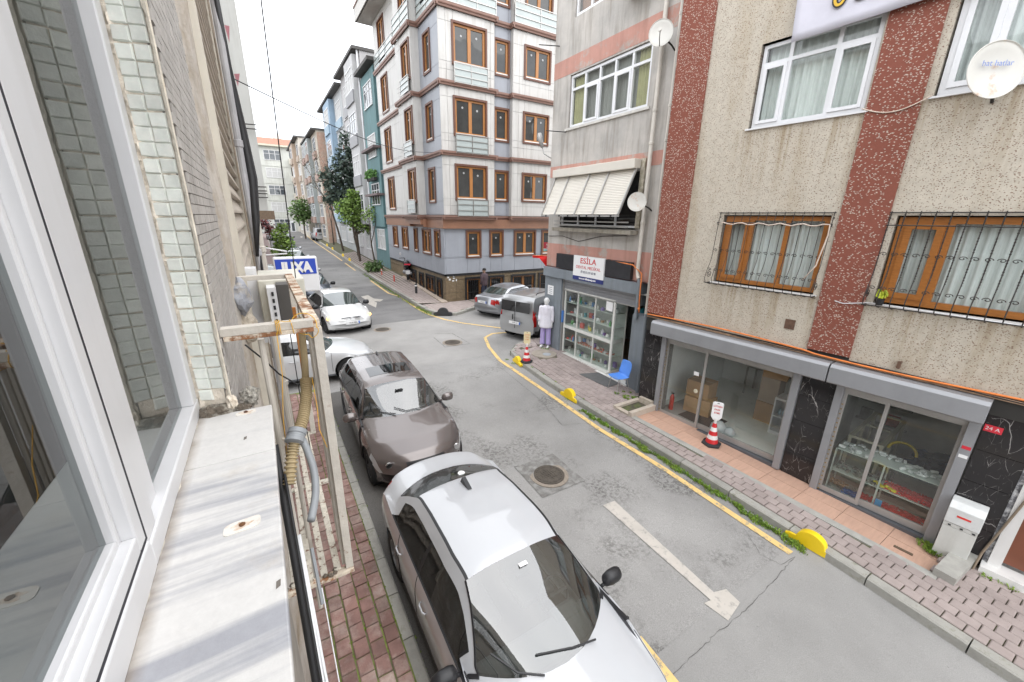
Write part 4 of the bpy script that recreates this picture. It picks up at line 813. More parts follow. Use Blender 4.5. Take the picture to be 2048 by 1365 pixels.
t = thing('office_chair', 'yellow backed chair behind the display counter', 'chair', FA.p(4.2, -.23, -1.3)); m = MB(); m.tube([FA.p(4.2 + .19 * cos(a), .55 + .17 * sin(a), -1.15 - .04 * sin(a)) for a in np.linspace(0, pi, 14)], .022, 8); m.build('backrest', mat('yellow_plastic'), t)
m = MB(); m.fbox(FA, 4.0, 4.4, .25, .31, -1.2, -.85); m.build('seat', M_DARK, t, bevel=.02); m = MB(); m.lathe(FA.p(4.2, -.22, -1.0), [(.2, 0), (.2, .03), (.03, .06), (.03, .46)], 8); m.build('base', M_BLK, t)
t = thing('shelf', 'dark shelf with green and blue packets on the far wall of the smaller shop', 'shelf', FA.p(3.3, -.2, -2.6)); m = MB()
for z in (.3, .75, 1.2, 1.6): m.fbox(FA, 3.15, 4.0, z, z + .02, -3.2, -2.8)
m.build('boards', M_ALUL, t)
for k, (z, c) in enumerate(((.32, (.3, .3, .3)), (.77, (.05, .2, .2)), (1.22, (.03, .25, .2)), (.32, (.4, .1, .08)), (1.22, (.05, .1, .3)))): m = MB(); m.fbox(FA, 3.2 + .15 * k, 3.4 + .15 * k, z, z + .25, -3.1, -2.85); m.build('packet', mat('packet%d' % k, c, .5, .3, 10), t)
heap('clutter', 'blue and grey boxes piled at the back of the smaller shop', 'boxes', mat('clutter_blue', (.08, .12, .22), .6, .4, 6, rnd=.8), 4.3, 5.2, -.2, -3.3, -1.8, 40, .25)
# downpipe cable, number plate, gas box, door
simple('number_plate', 'red house number plate on the black marble', 'number plate', lambda m: m.fbox(FA, 4.99, 5.16, 1.75, 1.85, -.018, -.012), mat('sign_red', (.62, .03, .05), .4)); text_mesh('24 A', .07, FA, 5.07, 1.80, -.012, M_PVC, bpy.data.objects['number_plate'], extrude=.001)
for z, mt, nm, lb in ((1.42, mat('sign_red'), 'sticker', 'small red sticker on the grey jamb beside the number plate'), (1.28, M_WTAG, 'sticker', 'small white sticker on the grey jamb under the red one')): simple(nm, lb, 'sticker', lambda m: m.fbox(FA, 4.87, 4.96, z, z + .05, .052, .054), mt)
t = thing('gas_meter_box', 'pale grey gas meter cabinet standing by the right shop jamb', 'meter box', FA.p(5.12, -.3, .2))
m = MB(); m.fbox(FA, 4.98, 5.32, -.34, .27, .0, .24); m.build('lower_door', mat('box_grey', (.56, .56, .53), .5, .07, 4, streak=.2), t, bevel=.008)
m = MB(); m.fbox(FA, 4.98, 5.32, .275, .33, .0, .24); m.build('band', mat('box_grey'), t); m = MB(); m.prism(Fr(FA.p(4.975, 0, 0), FA.n, FA.u), [(0, .335), (.25, .335), (.25, .58), (.16, .66), (0, .68)], 0, .35); m.build('meter_cover', mat('box_clear', (.62, .63, .62), .3, .1, 6, c2=(.4, .4, .4), c2amt=.35, c2scale=6), t, bevel=.01)
m = MB(); m.fbox(FA, 5.08, 5.22, .46, .49, .251, .253); m.build('red_label', M_RP, t)
m = MB(); [m.fbox(FA, 5.03 + .12 * k, 5.06 + .12 * k, .29, .31, .241, .25) for k in range(3)]; m.build('screw', M_BLK, t)
simple('cable', 'brown cable running down beside the gas meter to the pavement', 'cable', lambda m: m.tube([FA.p(5.75, 1.9, .05), FA.p(5.6, 1.2, .04), FA.p(5.5, .5, .05), FA.p(5.42, .0, .09), FA.p(5.40, -.28, .2), FA.p(5.5, -.31, .24)], .014, 6), mat('brown_cable', (.22, .17, .12), .7, .2), smooth=True)
t = thing('entrance_door', 'brown metal entrance door with small glass pane in a white marble surround', 'door', FA.p(6.1, -.15, 0)); m = MB(); m.fbox(FA, 5.62, 6.6, -.1, 2.1, -.12, -.08); m.build('leaf', mat('brown_door', (.19, .065, .035), .45, .1, 3), t)
m = MB(); m.fbox(FA, 5.5, 5.62, -.35, 2.3, -.14, .02); m.build('jamb', M_MARB_W, t); m = MB(); m.fbox(FA, 5.45, 6.7, -.4, -.16, -.1, .18); m.build('step', M_MARB_W, t)
m = MB(); m.fbox(FA, 5.72, 6.0, .55, 1.0, -.079, -.07); m.build('pane_frame', mat('brown_door'), t); m = MB(); m.fbox(FA, 5.75, 5.97, .58, .97, -.07, -.066); m.build('pane', M_GL, t)
m = MB(); m.fbox(FA, 5.45, 5.5, -.35, 2.3, -.06, -.01); m.build('chipped_edge', mat('chipped', (.12, .12, .13), .9, .3, 8, c2=(.6, .6, .6), c2amt=.45, c2scale=12), t)
M_ORC = mat('orange_cable', (.75, .22, .05), .5, .15, 6)
simple('cable', 'orange cable conduit sagging along the facade above the shop fronts', 'cable', lambda m: m.tube([FA.p(u, 2.33 + .03 * sin(u * 1.3) - .02 * (u > 2.9), .05 + (.02 if u > 0 else 0)) for u in np.linspace(-.6, 7, 40)], .016, 6), M_ORC, smooth=True)
simple('cable', 'dark thin cable below the orange conduit', 'cable', lambda m: m.tube([FA.p(u, 2.285 + .02 * sin(u * 2.1), .04) for u in np.linspace(-.6, 7, 40)], .008, 5), M_BLK, smooth=True)
simple('ledge', 'thin weathered ledge under the orange conduit', 'ledge', lambda m: m.fbox(FA, -.62, 7.4, 2.24, 2.27, -.02, .035), mat('weathered_wood', (.36, .24, .16), .9, .3, 8))
simple('wall_bracket', 'rusty square plate on the beige wall over the long shop', 'bracket', lambda m: (m.fbox(FA, 2.32, 2.48, 2.62, 2.80, 0, .012), [m.lathe(FA.p(u, z, .012), [(.012, 0), (.012, .008)], 6, axis=Matrix((FA.u, (0, 0, 1), FA.n)).transposed()) for u in (2.36, 2.44) for z in (2.66, 2.76)]), mat('rust_plate', (.13, .075, .05), .9, .3, 12))
simple('wall_bracket', 'small rusty stub on the beige wall over the smaller shop', 'bracket', lambda m: m.fbox(FA, 3.95, 3.99, 2.36, 2.47, 0, .06), mat('rust_plate'))
simple('cable', 'white cable looping across the red stripe from the right grille', 'cable', lambda m: m.tube([FA.p(2.98, 3.25, .04), FA.p(3.1, 3.23, .05), FA.p(3.25, 3.26, .05), FA.p(3.42, 3.3, .05), FA.p(5.6, 3.29, .27)], .008, 5), M_PVC, smooth=True)
simple('cable', 'cream cable hanging between the two upper windows across the red stripe', 'cable', lambda m: m.tube([FA.p(2.7 + .75 * i / 12, 6.16 - .12 * sin(pi * i / 12) + .02 * i / 12, .04) for i in range(13)], .009, 5), mat('cream_cable', (.6, .5, .42), .6), smooth=True)
simple('cable', 'cream cable bundle tied along the top of the left grille', 'cable', lambda m: m.tube([FA.p(.82 + 1.85 * i / 20, 4.46 + .02 * sin(i * 1.7), .09) for i in range(21)] + [FA.p(2.68, 4.3, .1), FA.p(2.62, 3.8, .12), FA.p(2.5, 3.55, .2)], .011, 5), mat('cream_cable'), smooth=True)
t = thing('flower_pot', 'tiny black flower pot with yellow green leaves on the sill of the right grille', 'flower pot', FA.p(3.55, 3.3, .1)); m = MB(); m.lathe(FA.p(3.55, 3.29, .1), [(.04, 0), (.055, .1), (.045, .1)], 10); m.build('pot', M_BLK, t)
m = MB()
for k in range(40): a, b = random.uniform(0, 6.28), random.uniform(.02, .06); c = FA.p(3.55 + b * cos(a), 3.42 + random.uniform(0, .1), .1 + b * sin(a)); m.obox(c, .03, .012, .05, a, tilt=random.uniform(-.6, .6))
m.build('leaves', mat('lime_leaf', (.35, .4, .03), .6, .3, rnd=.3), t)
# dishes
M_DISH = mat('dish_white', (.66, .645, .60), .45, .06, 3, c2=(.5, .22, .06), c2amt=.38, c2scale=3.2, c2c=.08)
M_DISHC = mat('dish_clean', (.68, .665, .62), .45, .07, 3)
def dish(label, px, py, F, d, r, face, tilt, rust=True, scr=None, lnb=True):
    u, z = F.at(px, py, d); c = Vector(F.p(u, z, d)); t = thing('satellite_dish', label, 'satellite dish', tuple(c))
    nrm = Vector(face).normalized(); x = Vector((0, 0, 1)).cross(nrm).normalized(); y = nrm.cross(x); M_ = Matrix((x, y, nrm)).transposed()
    prof = [(r * k / 8, -.13 * r * 2 * (1 - (k / 8) ** 2) * .6) for k in range(8, 0, -1)]
    m = MB(); n = 40; pts = []
    m.lathe(c, [(.01, -.16 * r)] + [(r * k / 8, .16 * r * ((k / 8) ** 2 - 1)) for k in range(1, 9)] + [(r * 1.02, .006), (r * 1.0, .012), (r * .97, -.004)] + [(r * k / 8 * .99, .16 * r * ((k / 8) ** 2 - 1) + .008) for k in range(7, 0, -1)], 40, axis=M_)
    m.build('reflector', M_DISH if rust else M_DISHC, t, smooth='auto')
    b = c - nrm * .16 * r; m = MB(); w = Vector(F.p(u, z - r * .9, 0)) ; m.tube([b, b - nrm * .08, Vector(F.p(u, z - r * .6, .12)), w], .018, 6); m.build('bracket', M_IR, t)
    if lnb: m = MB(); m.tube([c - y * r * .98, c - y * r * .7 + nrm * r * .6, c + nrm * r * .75 - y * r * .15], .009, 5); m.build('arm', M_IR, t)
    m = MB(); m.lathe(c + (nrm * r * .72 if lnb else -nrm * r * .5) - y * r * .1, [(.02, 0), (.03, .03), (.03, .09)], 10, axis=M_); m.build('receiver', M_DISHC, t)
    if scr:
        F2 = Fr(c, x, nrm); text_mesh(scr, r * .28, F2, 0, r * .22, .0, mat('pen_blue', (.22, .3, .62), .6), t, 'scribble', extrude=.001)
    return t
dish('largest satellite dish, on the beige wall beside the upper right window', 1992, 140, FA, .42, .31, (-.62, -.78, .1), 0, scr='hat hatlar', lnb=False)
dish('clean white satellite dish high on the drainpipe of the grey shop building', 1322, 66, FE, .5, .245, (-.8, -.55, -.02), 0, rust=False, scr='')
dish('rust edged satellite dish beside the white window shutter', 1274, 404, FE, .55, .215, (-.75, -.6, -.02), 0, scr='', lnb=False)
# banner
m = MB(); B0 = FA.at(1582, 86, .12); B1 = FA.at(1893, -16, .12); n = 24; k = 10
for i in range(n + 1):
    for j in range(k + 1):
        u = B0[0] + (B1[0] + .5 - B0[0]) * i / n; z = B0[1] + (B1[1] - B0[1]) * i / n * 1.1 + 1.2 * j / k; m.v.append(FA.p(u - .05 * j / k, z, .12 + .006 * sin(i * .9 + j * .6) + .004 * sin(i * 2.3 - j)))
for i in range(n):
    for j in range(k): q = i * (k + 1) + j; m.f.append((q, q + k + 1, q + k + 2, q + 1)); m.mi.append(0)
bn = m.build('banner', mat('banner_cloth', (.62, .61, .68), .8, .05, 2, bump=.3, bscale=6), None, smooth=True, fix=False); sm = bn.modifiers.new('s', 'SOLIDIFY'); sm.thickness = .003
tag(bn, 'white cloth banner with yellow digits hanging over the upper left window', 'banner')
u, z = FA.at(1688, -5, .15); ang = math.atan2(B1[1] - B0[1], B1[0] - B0[0])
class FRot(Fr):
    def p(s, u, z, d=0): c, q = cos(s.a), sin(s.a); uu, zz = c * (u - s.u0) - q * (z - s.z0) + s.u0, q * (u - s.u0) + c * (z - s.z0) + s.z0; return Fr.p(s, uu, zz, d)
fr2 = FRot(AO, AU, AN); fr2.a = ang * .9; fr2.u0 = u; fr2.z0 = z
text_mesh('0 53', .36, fr2, u + .18, z + .02, .145, M_BLK, bn, 'digits_outline', extrude=.002, bold=.02, sx=1.); text_mesh('0 53', .36, fr2, u + .18, z + .02, .15, mat('banner_yellow', (.8, .5, .04), .6), bn, 'digits', extrude=.003, sx=1.)
# ------------------------------------------------------------------ old grey render building with the corner shop
M_REN = mat('old_grey_render', (.50, .47, .435), .9, .14, 1.3, streak=.6, bump=.3, bscale=25, c2=(.41, .395, .375), c2amt=.42, c2scale=1.1, c2c=.15)
M_PNK = mat('faded_pink_band', (.50, .27, .22), .9, .1, 2, streak=.3, c2=(.42, .37, .33), c2amt=.42, c2scale=2.2, c2c=.05)
M_SGR = mat('shop_grey_paint', (.20, .225, .25), .6, .1, 2, streak=.3)
M_PIPE = mat('cream_pipe', (.60, .56, .50), .5, .1, 3, streak=.4)
M_SHUT = mat('shutter_cream', (.66, .62, .55), .5, .05, 2, rnd=.02)
EB = thing('shop_building', 'old grey rendered corner building with faded pink bands above the small dental shop', 'building', (8.3, 9, 0))
eh = [(.78, 3.73, 7.08, 8.46), (.84, 3.9, 9.83, 11.2), (.6, 3.75, 4.25, 5.75)]
m = MB(); wall_holes(m, FE, 0, 4.45, 2.95, 12.5, eh, .2); m.fbox(FE, 0, 4.45, 12.5, 12.7, -4, 0); m.add([FE.p(0, 2.6, 0), FE.p(0, 12.5, 0), FE.p(0, 12.5, -9), FE.p(0, 2.6, -9)], [(0, 1, 2, 3)]); m.fbox(FE, 0.05, 4.6, 2.9, 12.6, -8, -.75); m.build('wall', M_REN, EB, fix=False)
for a, b in ((2.97, 3.72), (5.76, 6.08), (8.5, 8.93)): 
    m = MB(); m.fbox(FE, -.004, 4.45, a, b, -.02, .006); m.build('pink_band', M_PNK, EB)
# windows
w = pwin(FE, .8, 3.71, 7.1, 8.44, -.04, [.62, .6, .58, .6, .62], M_PVC, EB, top=.36, f=.06, mcur=mat('grey_curtain', (.33, .33, .31), .9, .2, 3, sc3=(20, 20, 1)), open_=(1, 3), cper=.07)
for a, b in ((.86, 1.3), (3.2, 3.68)): curtain(FE, a, b, 7.1, 8.44, -.16, mat('olive_curtain', (.42, .40, .22), .9, .15), w, .03, .09)
m = MB(); m.fbox(FE, .68, 3.82, 7.02, 7.08, -.1, .05); m.build('sill', mat('dirty_sill', (.6, .58, .54), .7, .2, 4), EB)
pwin(FE, .86, 3.88, 9.85, 11.18, -.04, [.6, .6, .6, .6, .6], M_PVC, EB, f=.06, mcur=mat('brown_blind', (.3, .17, .11), .8, .1), cper=.05, cw=.01)
pwin(FE, .62, 3.73, 4.3, 5.73, -.05, [.6, .6, .6, .6], M_PVC, EB, f=.05, mcur=mat('grey_curtain'), mgl=M_GLD)
m = MB(); m.fbox(FE, .55, 3.85, 4.14, 4.24, -.02, .28); m.build('ledge', mat('ledge_render', (.33, .30, .25), .9, .3, 5, streak=.5), EB)
for k, z in enumerate((4.30, 4.42)): m = MB(); m.fbox(FE, .62, 3.7, z, z + .035, .22, .25); m.build('rail', M_ALUL, EB)
# shutter box and tilted shutter
m = MB(); m.fbox(FE, .45, 3.75, 5.72, 5.94, 0, .26); m.build('shutter_box', M_SHUT, EB, bevel=.012)
t = thing_part('tilted_shutter', EB); za, da, zb, db = 5.70, .12, 4.62, .62; n = 26
for i in range(n):
    f0, f1 = i / n, (i + .86) / n; m = MB(); z0, d0, z1, d1 = za + (zb - za) * f0, da + (db - da) * f0, za + (zb - za) * f1, da + (db - da) * f1
    F2 = Fr(FE.p(.5, 0, 0), FE.n, FE.u)
    m.prism(F2, [(d0, z0), (d0 + .016, z0 + .004), (d1 + .018, z1 + .006), (d1, z1)], -.02 - .0 * f0, 3.2); m.build('slat', M_SHUT, t)
m = MB()
for u in (.49, 1.15, 2.05, 2.8, 3.72):
    F2 = Fr(FE.p(u, 0, 0), FE.n, FE.u); m.prism(F2, [(da, za + .02), (da + .05, za + .03), (db + .05, zb + .02), (db + .02, zb - .03)], -.015, .02)
m.fbox(FE, .47, 3.74, zb - .05, zb - .01, db, db + .05); m.build('guide_rail', M_ALUL, t)
m = MB(); [m.lathe(FE.p(u, zb - .03, db + .05), [(.03, 0), (.03, .01)], 8, axis=Matrix((FE.u, (0, 0, 1), FE.n)).transposed()) for u in (.75, 1.4, 1.8, 2.3, 2.6, 3.1, 3.5)]; m.build('stud', M_BLK, t)
m = MB(); m.fbox(FE, 3.76, 3.9, 4.3, 5.95, 0, .05); m.build('peeling_render', mat('peeling', (.32, .29, .22), .95, .4, 9, c2=(.5, .45, .38), c2amt=.45, c2scale=8, bump=.8), EB)
simple('lamp', 'small street lamp on an arm at the corner of the grey rendered building', 'street lamp', lambda m: (m.tube([FE.p(0, 6.35, .0), FE.p(-.25, 6.5, .1), FE.p(-.3, 6.7, .15)], .02, 6), m.tube([FE.p(-.3, 6.7, .15), FE.p(-.42, 7.0, .18), FE.p(-.44, 7.12, .18)], [.05, .08, .06], 8)), M_ALUL, smooth=True)
for z, u, l in ((7.0, .45, 'dark iron rod sticking out left of the white window on the grey building'), (9.35, -.05, 'dark iron rod sticking out under the top left window of the grey building')): simple('iron_rod', l, 'rod', lambda m: m.tube([FE.p(u + .25, z, 0), FE.p(u - .1, z + .04, .5)], .014, 5), M_BLK)
simple('air_conditioner', 'underside of an air conditioner on brackets above the upper satellite dish', 'air conditioner', lambda m: (m.fbox(FE, 2.95, 3.65, 9.55, 10.1, .1, .45), m.fbox(FE, 2.9, 3.7, 9.5, 9.55, 0, .5)), mat('ac_beige', (.5, .47, .4), .6, .15))
# pipes
for x0, x1, lbl in ((4.06, 4.12, 'cream drainpipe with joints beside the two smaller dishes'), (4.52, 4.5, 'pale drainpipe in the corner beside the red stripe')):
    t = thing('drainpipe', lbl, 'pipe', FE.p(x0, 2.5, .1)); m = MB(); m.tube([FE.p(x0, 12, .1), FE.p(x0, 3.25, .1), FE.p(x0 + .05, 3.1, .12), FE.p(x0 + .1, 3.05, .14)] if x0 < 4.3 else [FE.p(x0, 12, .13), FE.p(x0, 2.2, .13)], .05, 12); m.build('pipe', M_PIPE, t, smooth='auto')
    m = MB(); [m.lathe(FE.p(x0, z, .1 if x0 < 4.3 else .13), [(.05, 0), (.06, .01), (.06, .07), (.05, .08)], 12) for z in (4.4, 6.2, 6.9, 8.6)]; m.build('joint', M_PIPE, t)
    if x0 > 4.3: m = MB(); m.tube([FE.p(x0, 2.2, .13), FE.p(x0, -.1, .13)], .052, 12); m.build('grey_pipe', M_SGR, t, smooth='auto')
    else: m = MB(); m.tube([FE.p(4.16, 3.05, .14), FE.p(4.2, 2.9, .15), FE.p(4.2, 2.0, .15)], .045, 10); m.build('grey_pipe', M_SGR, t, smooth='auto')
simple('cable', 'orange conduit dropping beside the grey pipe at the shop corner', 'cable', lambda m: m.tube([FE.p(3.1, 3.42, .1), FE.p(3.9, 3.38, .12), FE.p(4.25, 3.2, .16), FE.p(4.28, 2.5, .17), FE.p(4.34, 2.2, .2), FE.p(4.42, 2.35, .35)], .016, 6), M_ORC, smooth=True)
simple('cable', 'thin black cable draped along the pink band over the dental shop', 'cable', lambda m: m.tube([FE.p(.05, 3.95, .02), FE.p(.8, 3.98, .03), FE.p(1.6, 3.85, .03), FE.p(2.6, 4.05, .03), FE.p(3.5, 4.1, .03)], .009, 5), M_BLK)
# --- the shop
SH = thing('corner_shop', 'small dental supply shop with half raised shutter and glass display under black fascia', 'shop', (8.3, 9, 0))
m = MB(); m.fbox(FE, 0, .9, -.2, 2.62, -.25, .05); m.build('left_pillar', M_SGR, SH, bevel=.01); m = MB(); m.fbox(FE, 4.05, 4.6, -.3, 2.1, -.2, .10); m.build('right_pillar', M_SGR, SH, bevel=.01)
m = MB(); m.fbox(FE, -.0, 4.2, 2.64, 2.94, -.25, .14); m.fbox(FE, .85, 4.1, 2.3, 2.64, -.3, -.14); m.add([FE.p(0, -.2, 0), FE.p(0, 2.95, 0), FE.p(0, 2.95, -9), FE.p(0, -.2, -9)], [(0, 1, 2, 3)]); m.build('lintel', M_SGR, SH)
m = MB(); m.fbox(FE, 0, 4.3, 2.94, 3.5, -.2, .0); m.build('upper_wall', mat('dark_red_wall', (.25, .08, .06), .8, .2), SH)
for i in range(9): z = 2.27 + i * .042; m = MB(); m.fbox(FE, .92, 4.03, z, z + .036, -.10, -.075 + .012 * (i % 2)); m.build('shutter_slat', M_ALU, SH)
m = MB(); m.fbox(FE, .92, 4.03, 2.24, 2.268, -.11, -.06); m.build('shutter_foot', M_ALUL, SH); 
for u in (.90, 4.03): m = MB(); m.fbox(FE, u - .03, u + .02, -.05, 2.62, -.11, -.02); m.build('guide_rail', M_ALUL, SH)
# fascia and sign
fa = thing('fascia', 'black fascia board carrying the white shop sign', 'fascia', FE.p(2.2, 3.2, .1)); 
for a, b in ((.66, 1.58), (2.9, 3.84)): m = MB(); m.fbox(FE, a, b, 2.97, 3.43, .0, .12); m.build('board', mat('black_board', (.022, .022, .026), .4, .3, 6), fa)
sg = thing('shop_sign', 'white shop sign with red ESILA lettering and dark blue web address strip', 'sign', FE.p(2.24, 3.1, .15)); m = MB(); m.fbox(FE, 1.58, 2.9, 2.84, 3.45, .1, .16); m.build('board', M_WTAG, sg); m = MB(); m.fbox(FE, 1.58, 2.9, 2.72, 2.84, .1, .161); m.build('strip', mat('navy_print', (.02, .03, .16), .5), sg)
M_RTX = mat('red_print', (.55, .02, .02), .5, .02)
text_mesh('ESİLA', .225, FE, 2.23, 3.30, .162, M_RTX, sg, bold=.002, sx=1.22); text_mesh('DENTAL MEDİKAL', .125, FE, 2.24, 3.11, .162, M_RTX, sg, sx=1.02); text_mesh('✆ 0212 219 63 90', .09, FE, 2.26, 2.975, .162, mat('grey_print', (.12, .13, .17), .5), sg, sx=.95, bold=.002); text_mesh('www.medikalpasaj.com', .078, FE, 2.24, 2.78, .163, M_WTAG, sg, bold=.003)
# street name sign and red cloth
st = thing('street_sign', 'dark red street name plate on the corner above the red cloth', 'sign', FE.p(.05, 3.5, .2)); Fs = Fr(FE.p(-.28, 3.42, -.1), (.72, -.69, 0), (-.69, -.72, 0))
m = MB(); m.fbox(Fs, -.05, .52, 0, .30, 0, .02); m.build('plate', mat('plate_red', (.40, .03, .05), .5), st); m = MB(); m.fbox(Fs, -.05, .52, 0, .07, .02, .022); m.build('stripe', mat('plate_teal', (.25, .5, .5), .5), st); m = MB(); m.fbox(Fs, -.05, .52, .07, .085, .02, .022); m.build('line', M_WTAG, st)
text_mesh('KARAKIZLI', .09, Fs, .235, .22, .022, M_WTAG, st, sx=.9); text_mesh('SOKAK', .05, Fs, .12, .13, .022, M_WTAG, st)
m = MB(); n = 16; r_ = 8
for i in range(n + 1):
    for j in range(r_ + 1):
        u = i / n; lo = -.08 if u < .2 else -.5 * (1 - abs(u - .62) / .42) if abs(u - .62) < .42 else 0; lo = min(lo, -.07); m.v.append(Fs.p(-.42 + .95 * u, -.16 + .12 * (u > .85) * (u - .85) * 4 + lo * j / r_, .08 + .04 * sin(u * 14 + j * .5)))
for i in range(n):
    for j in range(r_): q = i * (r_ + 1) + j; m.f.append((q, q + r_ + 1, q + r_ + 2, q + 1)); m.mi.append(0)
tag(m.build('red_cloth', mat('red_flag', (.72, .012, .012), .7, .1), None, smooth=True, fix=False), 'bright red cloth hanging from the corner under the street name plate', 'cloth')
simple('pole', 'thin orange pole holding the red cloth at the shop corner', 'pole', lambda m: m.tube([Fs.p(-.4, -.17, .08), Fs.p(.3, -.12, .05), Fs.p(.62, .02, 0)], .012, 6), M_ORC)
simple('notice', 'small white notice on the grey pillar left of the shop window', 'notice', lambda m: m.fbox(FE, .18, .5, 2.0, 2.32, .052, .056), M_WTAG)
for k in range(4): text_mesh('▬▬▬▬', .045, FE, .34, 2.06 + .065 * k, .057, mat('grey_print'), bpy.data.objects['notice'], 'print')
simple('plastic_strip', 'blue plastic strip at the left edge of the dental shop window', 'strip', lambda m: m.fbox(FE, .93, .99, 1.15, 1.55, -.05, .0), mat('blue_plastic'))
# vitrine
vt = thing('display_case', 'tall glass display case filling the dental shop window with shelves of small goods', 'display case', FE.p(2, .15, -.3))
m = MB(); m.fbox(FE, .95, 3.25, .0, .12, -.6, .06); m.fbox(FE, .95, 3.22, .98, 1.08, -.55, -.08)
for u, w_ in ((.97, .05), (1.62, .03), (2.42, .03), (3.18, .07)): m.fbox(FE, u, u + w_, .12, 2.28, -.12, -.07)
m.fbox(FE, 3.22, 3.25, .12, 2.28, -.6, -.57); m.fbox(FE, .95, 3.25, 2.24, 2.3, -.12, -.07); m.build('frame', mat('case_white', (.68, .68, .64), .4, .05), vt)
for (a, b) in ((1.02, 1.62), (1.65, 2.42), (2.45, 3.18)):
    for (z0, z1) in ((.12, .98), (1.08, 2.24)): m = MB(); m.add([FE.p(a, z0, -.09), FE.p(b, z0, -.09), FE.p(b, z1, -.09), FE.p(a, z1, -.09)], [(0, 1, 2, 3)]); m.build('pane', M_GLZ, vt, fix=False)
m = MB(); m.add([FE.p(3.235, .12, -.1), FE.p(3.235, .12, -.57), FE.p(3.235, 2.24, -.57), FE.p(3.235, 2.24, -.1)], [(0, 1, 2, 3)]); m.build('pane', M_GLZ, vt, fix=False)
for z in (.14, .55, 1.09, 1.45, 1.85): m = MB(); m.fbox(FE, .98, 3.2, z, z + .012, -.55, -.12); m.build('shelf', M_CASE, vt)
m = MB(); m.fbox(FE, .98, 3.2, .12, 2.24, -.60, -.585); m.build('back_panel', mat('case_back', (.50, .53, .50), .5, .2, 3), vt)
gc = [(.1, .25, .5), (.55, .55, .5), (.05, .3, .35), (.5, .08, .06), (.6, .5, .08), (.2, .15, .35), (.12, .35, .12), (.6, .6, .62), (.35, .2, .1), (.7, .7, .68)]
gn = ['teal', 'white', 'turquoise', 'red', 'yellow', 'violet', 'green', 'pale', 'brown', 'cream']; sn = {.155: 'lowest', .565: 'second', 1.105: 'middle', 1.465: 'fourth', 1.865: 'top'}
od = [str(q) + 'th' for q in range(1, 60)]; od[:20] = 'first second third fourth fifth sixth seventh eighth ninth tenth eleventh twelfth thirteenth fourteenth fifteenth sixteenth seventeenth eighteenth nineteenth twentieth'.split()
for z in (.155, .565, 1.105, 1.465, 1.865):
    u = 1.03; gk = 0
    while u < 3.1:
        w_ = random.uniform(.04, .15); h_ = random.uniform(.04, .2); c = random.choice(gc + [gc[1], gc[7], gc[9], gc[9]]); d_ = random.uniform(.18, .4)
        m = MB()
        if random.random() < .4: m.lathe(FE.p(u + w_ / 2, z, -d_), [(w_ * .4, 0), (w_ * .45, .01), (w_ * .45, h_ * .7), (w_ * .2, h_ * .8), (w_ * .2, h_)], 8)
        else: m.fbox(FE, u, u + w_, z, z + h_, -d_ - .08, -d_)
        o = m.build('goods', mat('goods%d' % gc.index(c), c, .45, .25, 14), None, fix=False); tag(o, 'small packet or jar standing on the shelves of the dental shop display case', 'goods', 'goods on the display case shelves'); u += w_ + random.uniform(.02, .12); gk += 1; tag(o, '%s item, %s from the left on the %s shelf of the dental display case' % (gn[gc.index(c)], od[gk - 1], sn[z]))
heap('pink_goods', 'pink and orange cords spread on the lower shelf of the dental shop display', 'goods', mat('pink_goods', (.5, .16, .1), .5, .3, 8, rnd=.3), 1.6, 3.1, .57, -.4, -.15, 120, .03, F=FE)
# room of the shop
m = MB(); m.fbox(FE, .9, 4.1, -.12, .06, -.1, .14); m.build('threshold', M_MARB_W, SH)
m = MB(); m.add([FE.p(.9, .05, -.1), FE.p(4.5, .05, -.1), FE.p(4.5, .05, -3.4), FE.p(.9, .05, -3.4)], [(0, 1, 2, 3)]); m.build('floor', mat('shop_tan_floor', (.50, .36, .25), .5, .15), SH)
m = MB(); m.fbox(FE, .3, .35, 0, 2.6, -3.4, -.1); m.fbox(FE, 4.5, 4.55, 0, 2.6, -3.4, -.1); m.fbox(FE, .3, 4.55, 0, 2.6, -3.45, -3.4); m.fbox(FE, .3, 4.55, 2.6, 2.65, -3.4, -.1); m.build('inner_wall', mat('shop_inner_dark', (.55, .56, .54), .8, .1), SH)
t = thing('shelving', 'dark shelving with teal and black goods seen through the open dental shop door', 'shelf', FE.p(3.9, .05, -2)); m = MB()
for z in (.5, .9, 1.3, 1.7, 2.1): m.fbox(FE, 4.2, 4.5, z, z + .02, -3.2, -.4)
m.build('boards', M_ALUL, t)
for k in range(26): u, z, d = 4.22, random.choice((.52, .92, 1.32, 1.72, 2.12)), random.uniform(-3, -.5); m = MB(); m.fbox(FE, u, u + .2, z, z + random.uniform(.1, .28), d - .1, d); m.build('packet', mat('goods%d' % random.randrange(10)), t)
t = thing('counter', 'white counter with dark top inside the dental shop', 'counter', FE.p(3, .05, -1.8)); m = MB(); m.fbox(FE, 3.3, 3.9, .05, .75, -2.6, -1.1); m.build('body', M_PVC, t); m = MB(); m.fbox(FE, 3.25, 3.95, .75, .8, -2.65, -1.05); m.build('top', M_BLK, t)
simple('backpack', 'teal bag hanging high inside the open dental shop door', 'bag', lambda m: m.lathe(FE.p(3.75, 1.75, -.7), [(.06, 0), (.14, .05), (.15, .22), (.1, .34), (.03, .38)], 10), mat('teal_bag', (.02, .2, .25), .7), smooth=True)
simple('notice', 'white paper notice stuck on the dental shop glass', 'notice', lambda m: m.fbox(FE, 2.88, 3.14, 1.95, 2.22, -.085, -.08), M_WTAG)
simple('floor_mat', 'grey rubber mat on the pavement at the dental shop door', 'mat', lambda m: m.slab([(7.65, 7.2), (8.2, 7.25), (8.15, 8.1), (7.55, 8.3)], lambda x, y: zr(y) + .1, lambda x, y: zr(y) + .172), mat('mat_grey', (.12, .12, .12), .9, .15, 10))
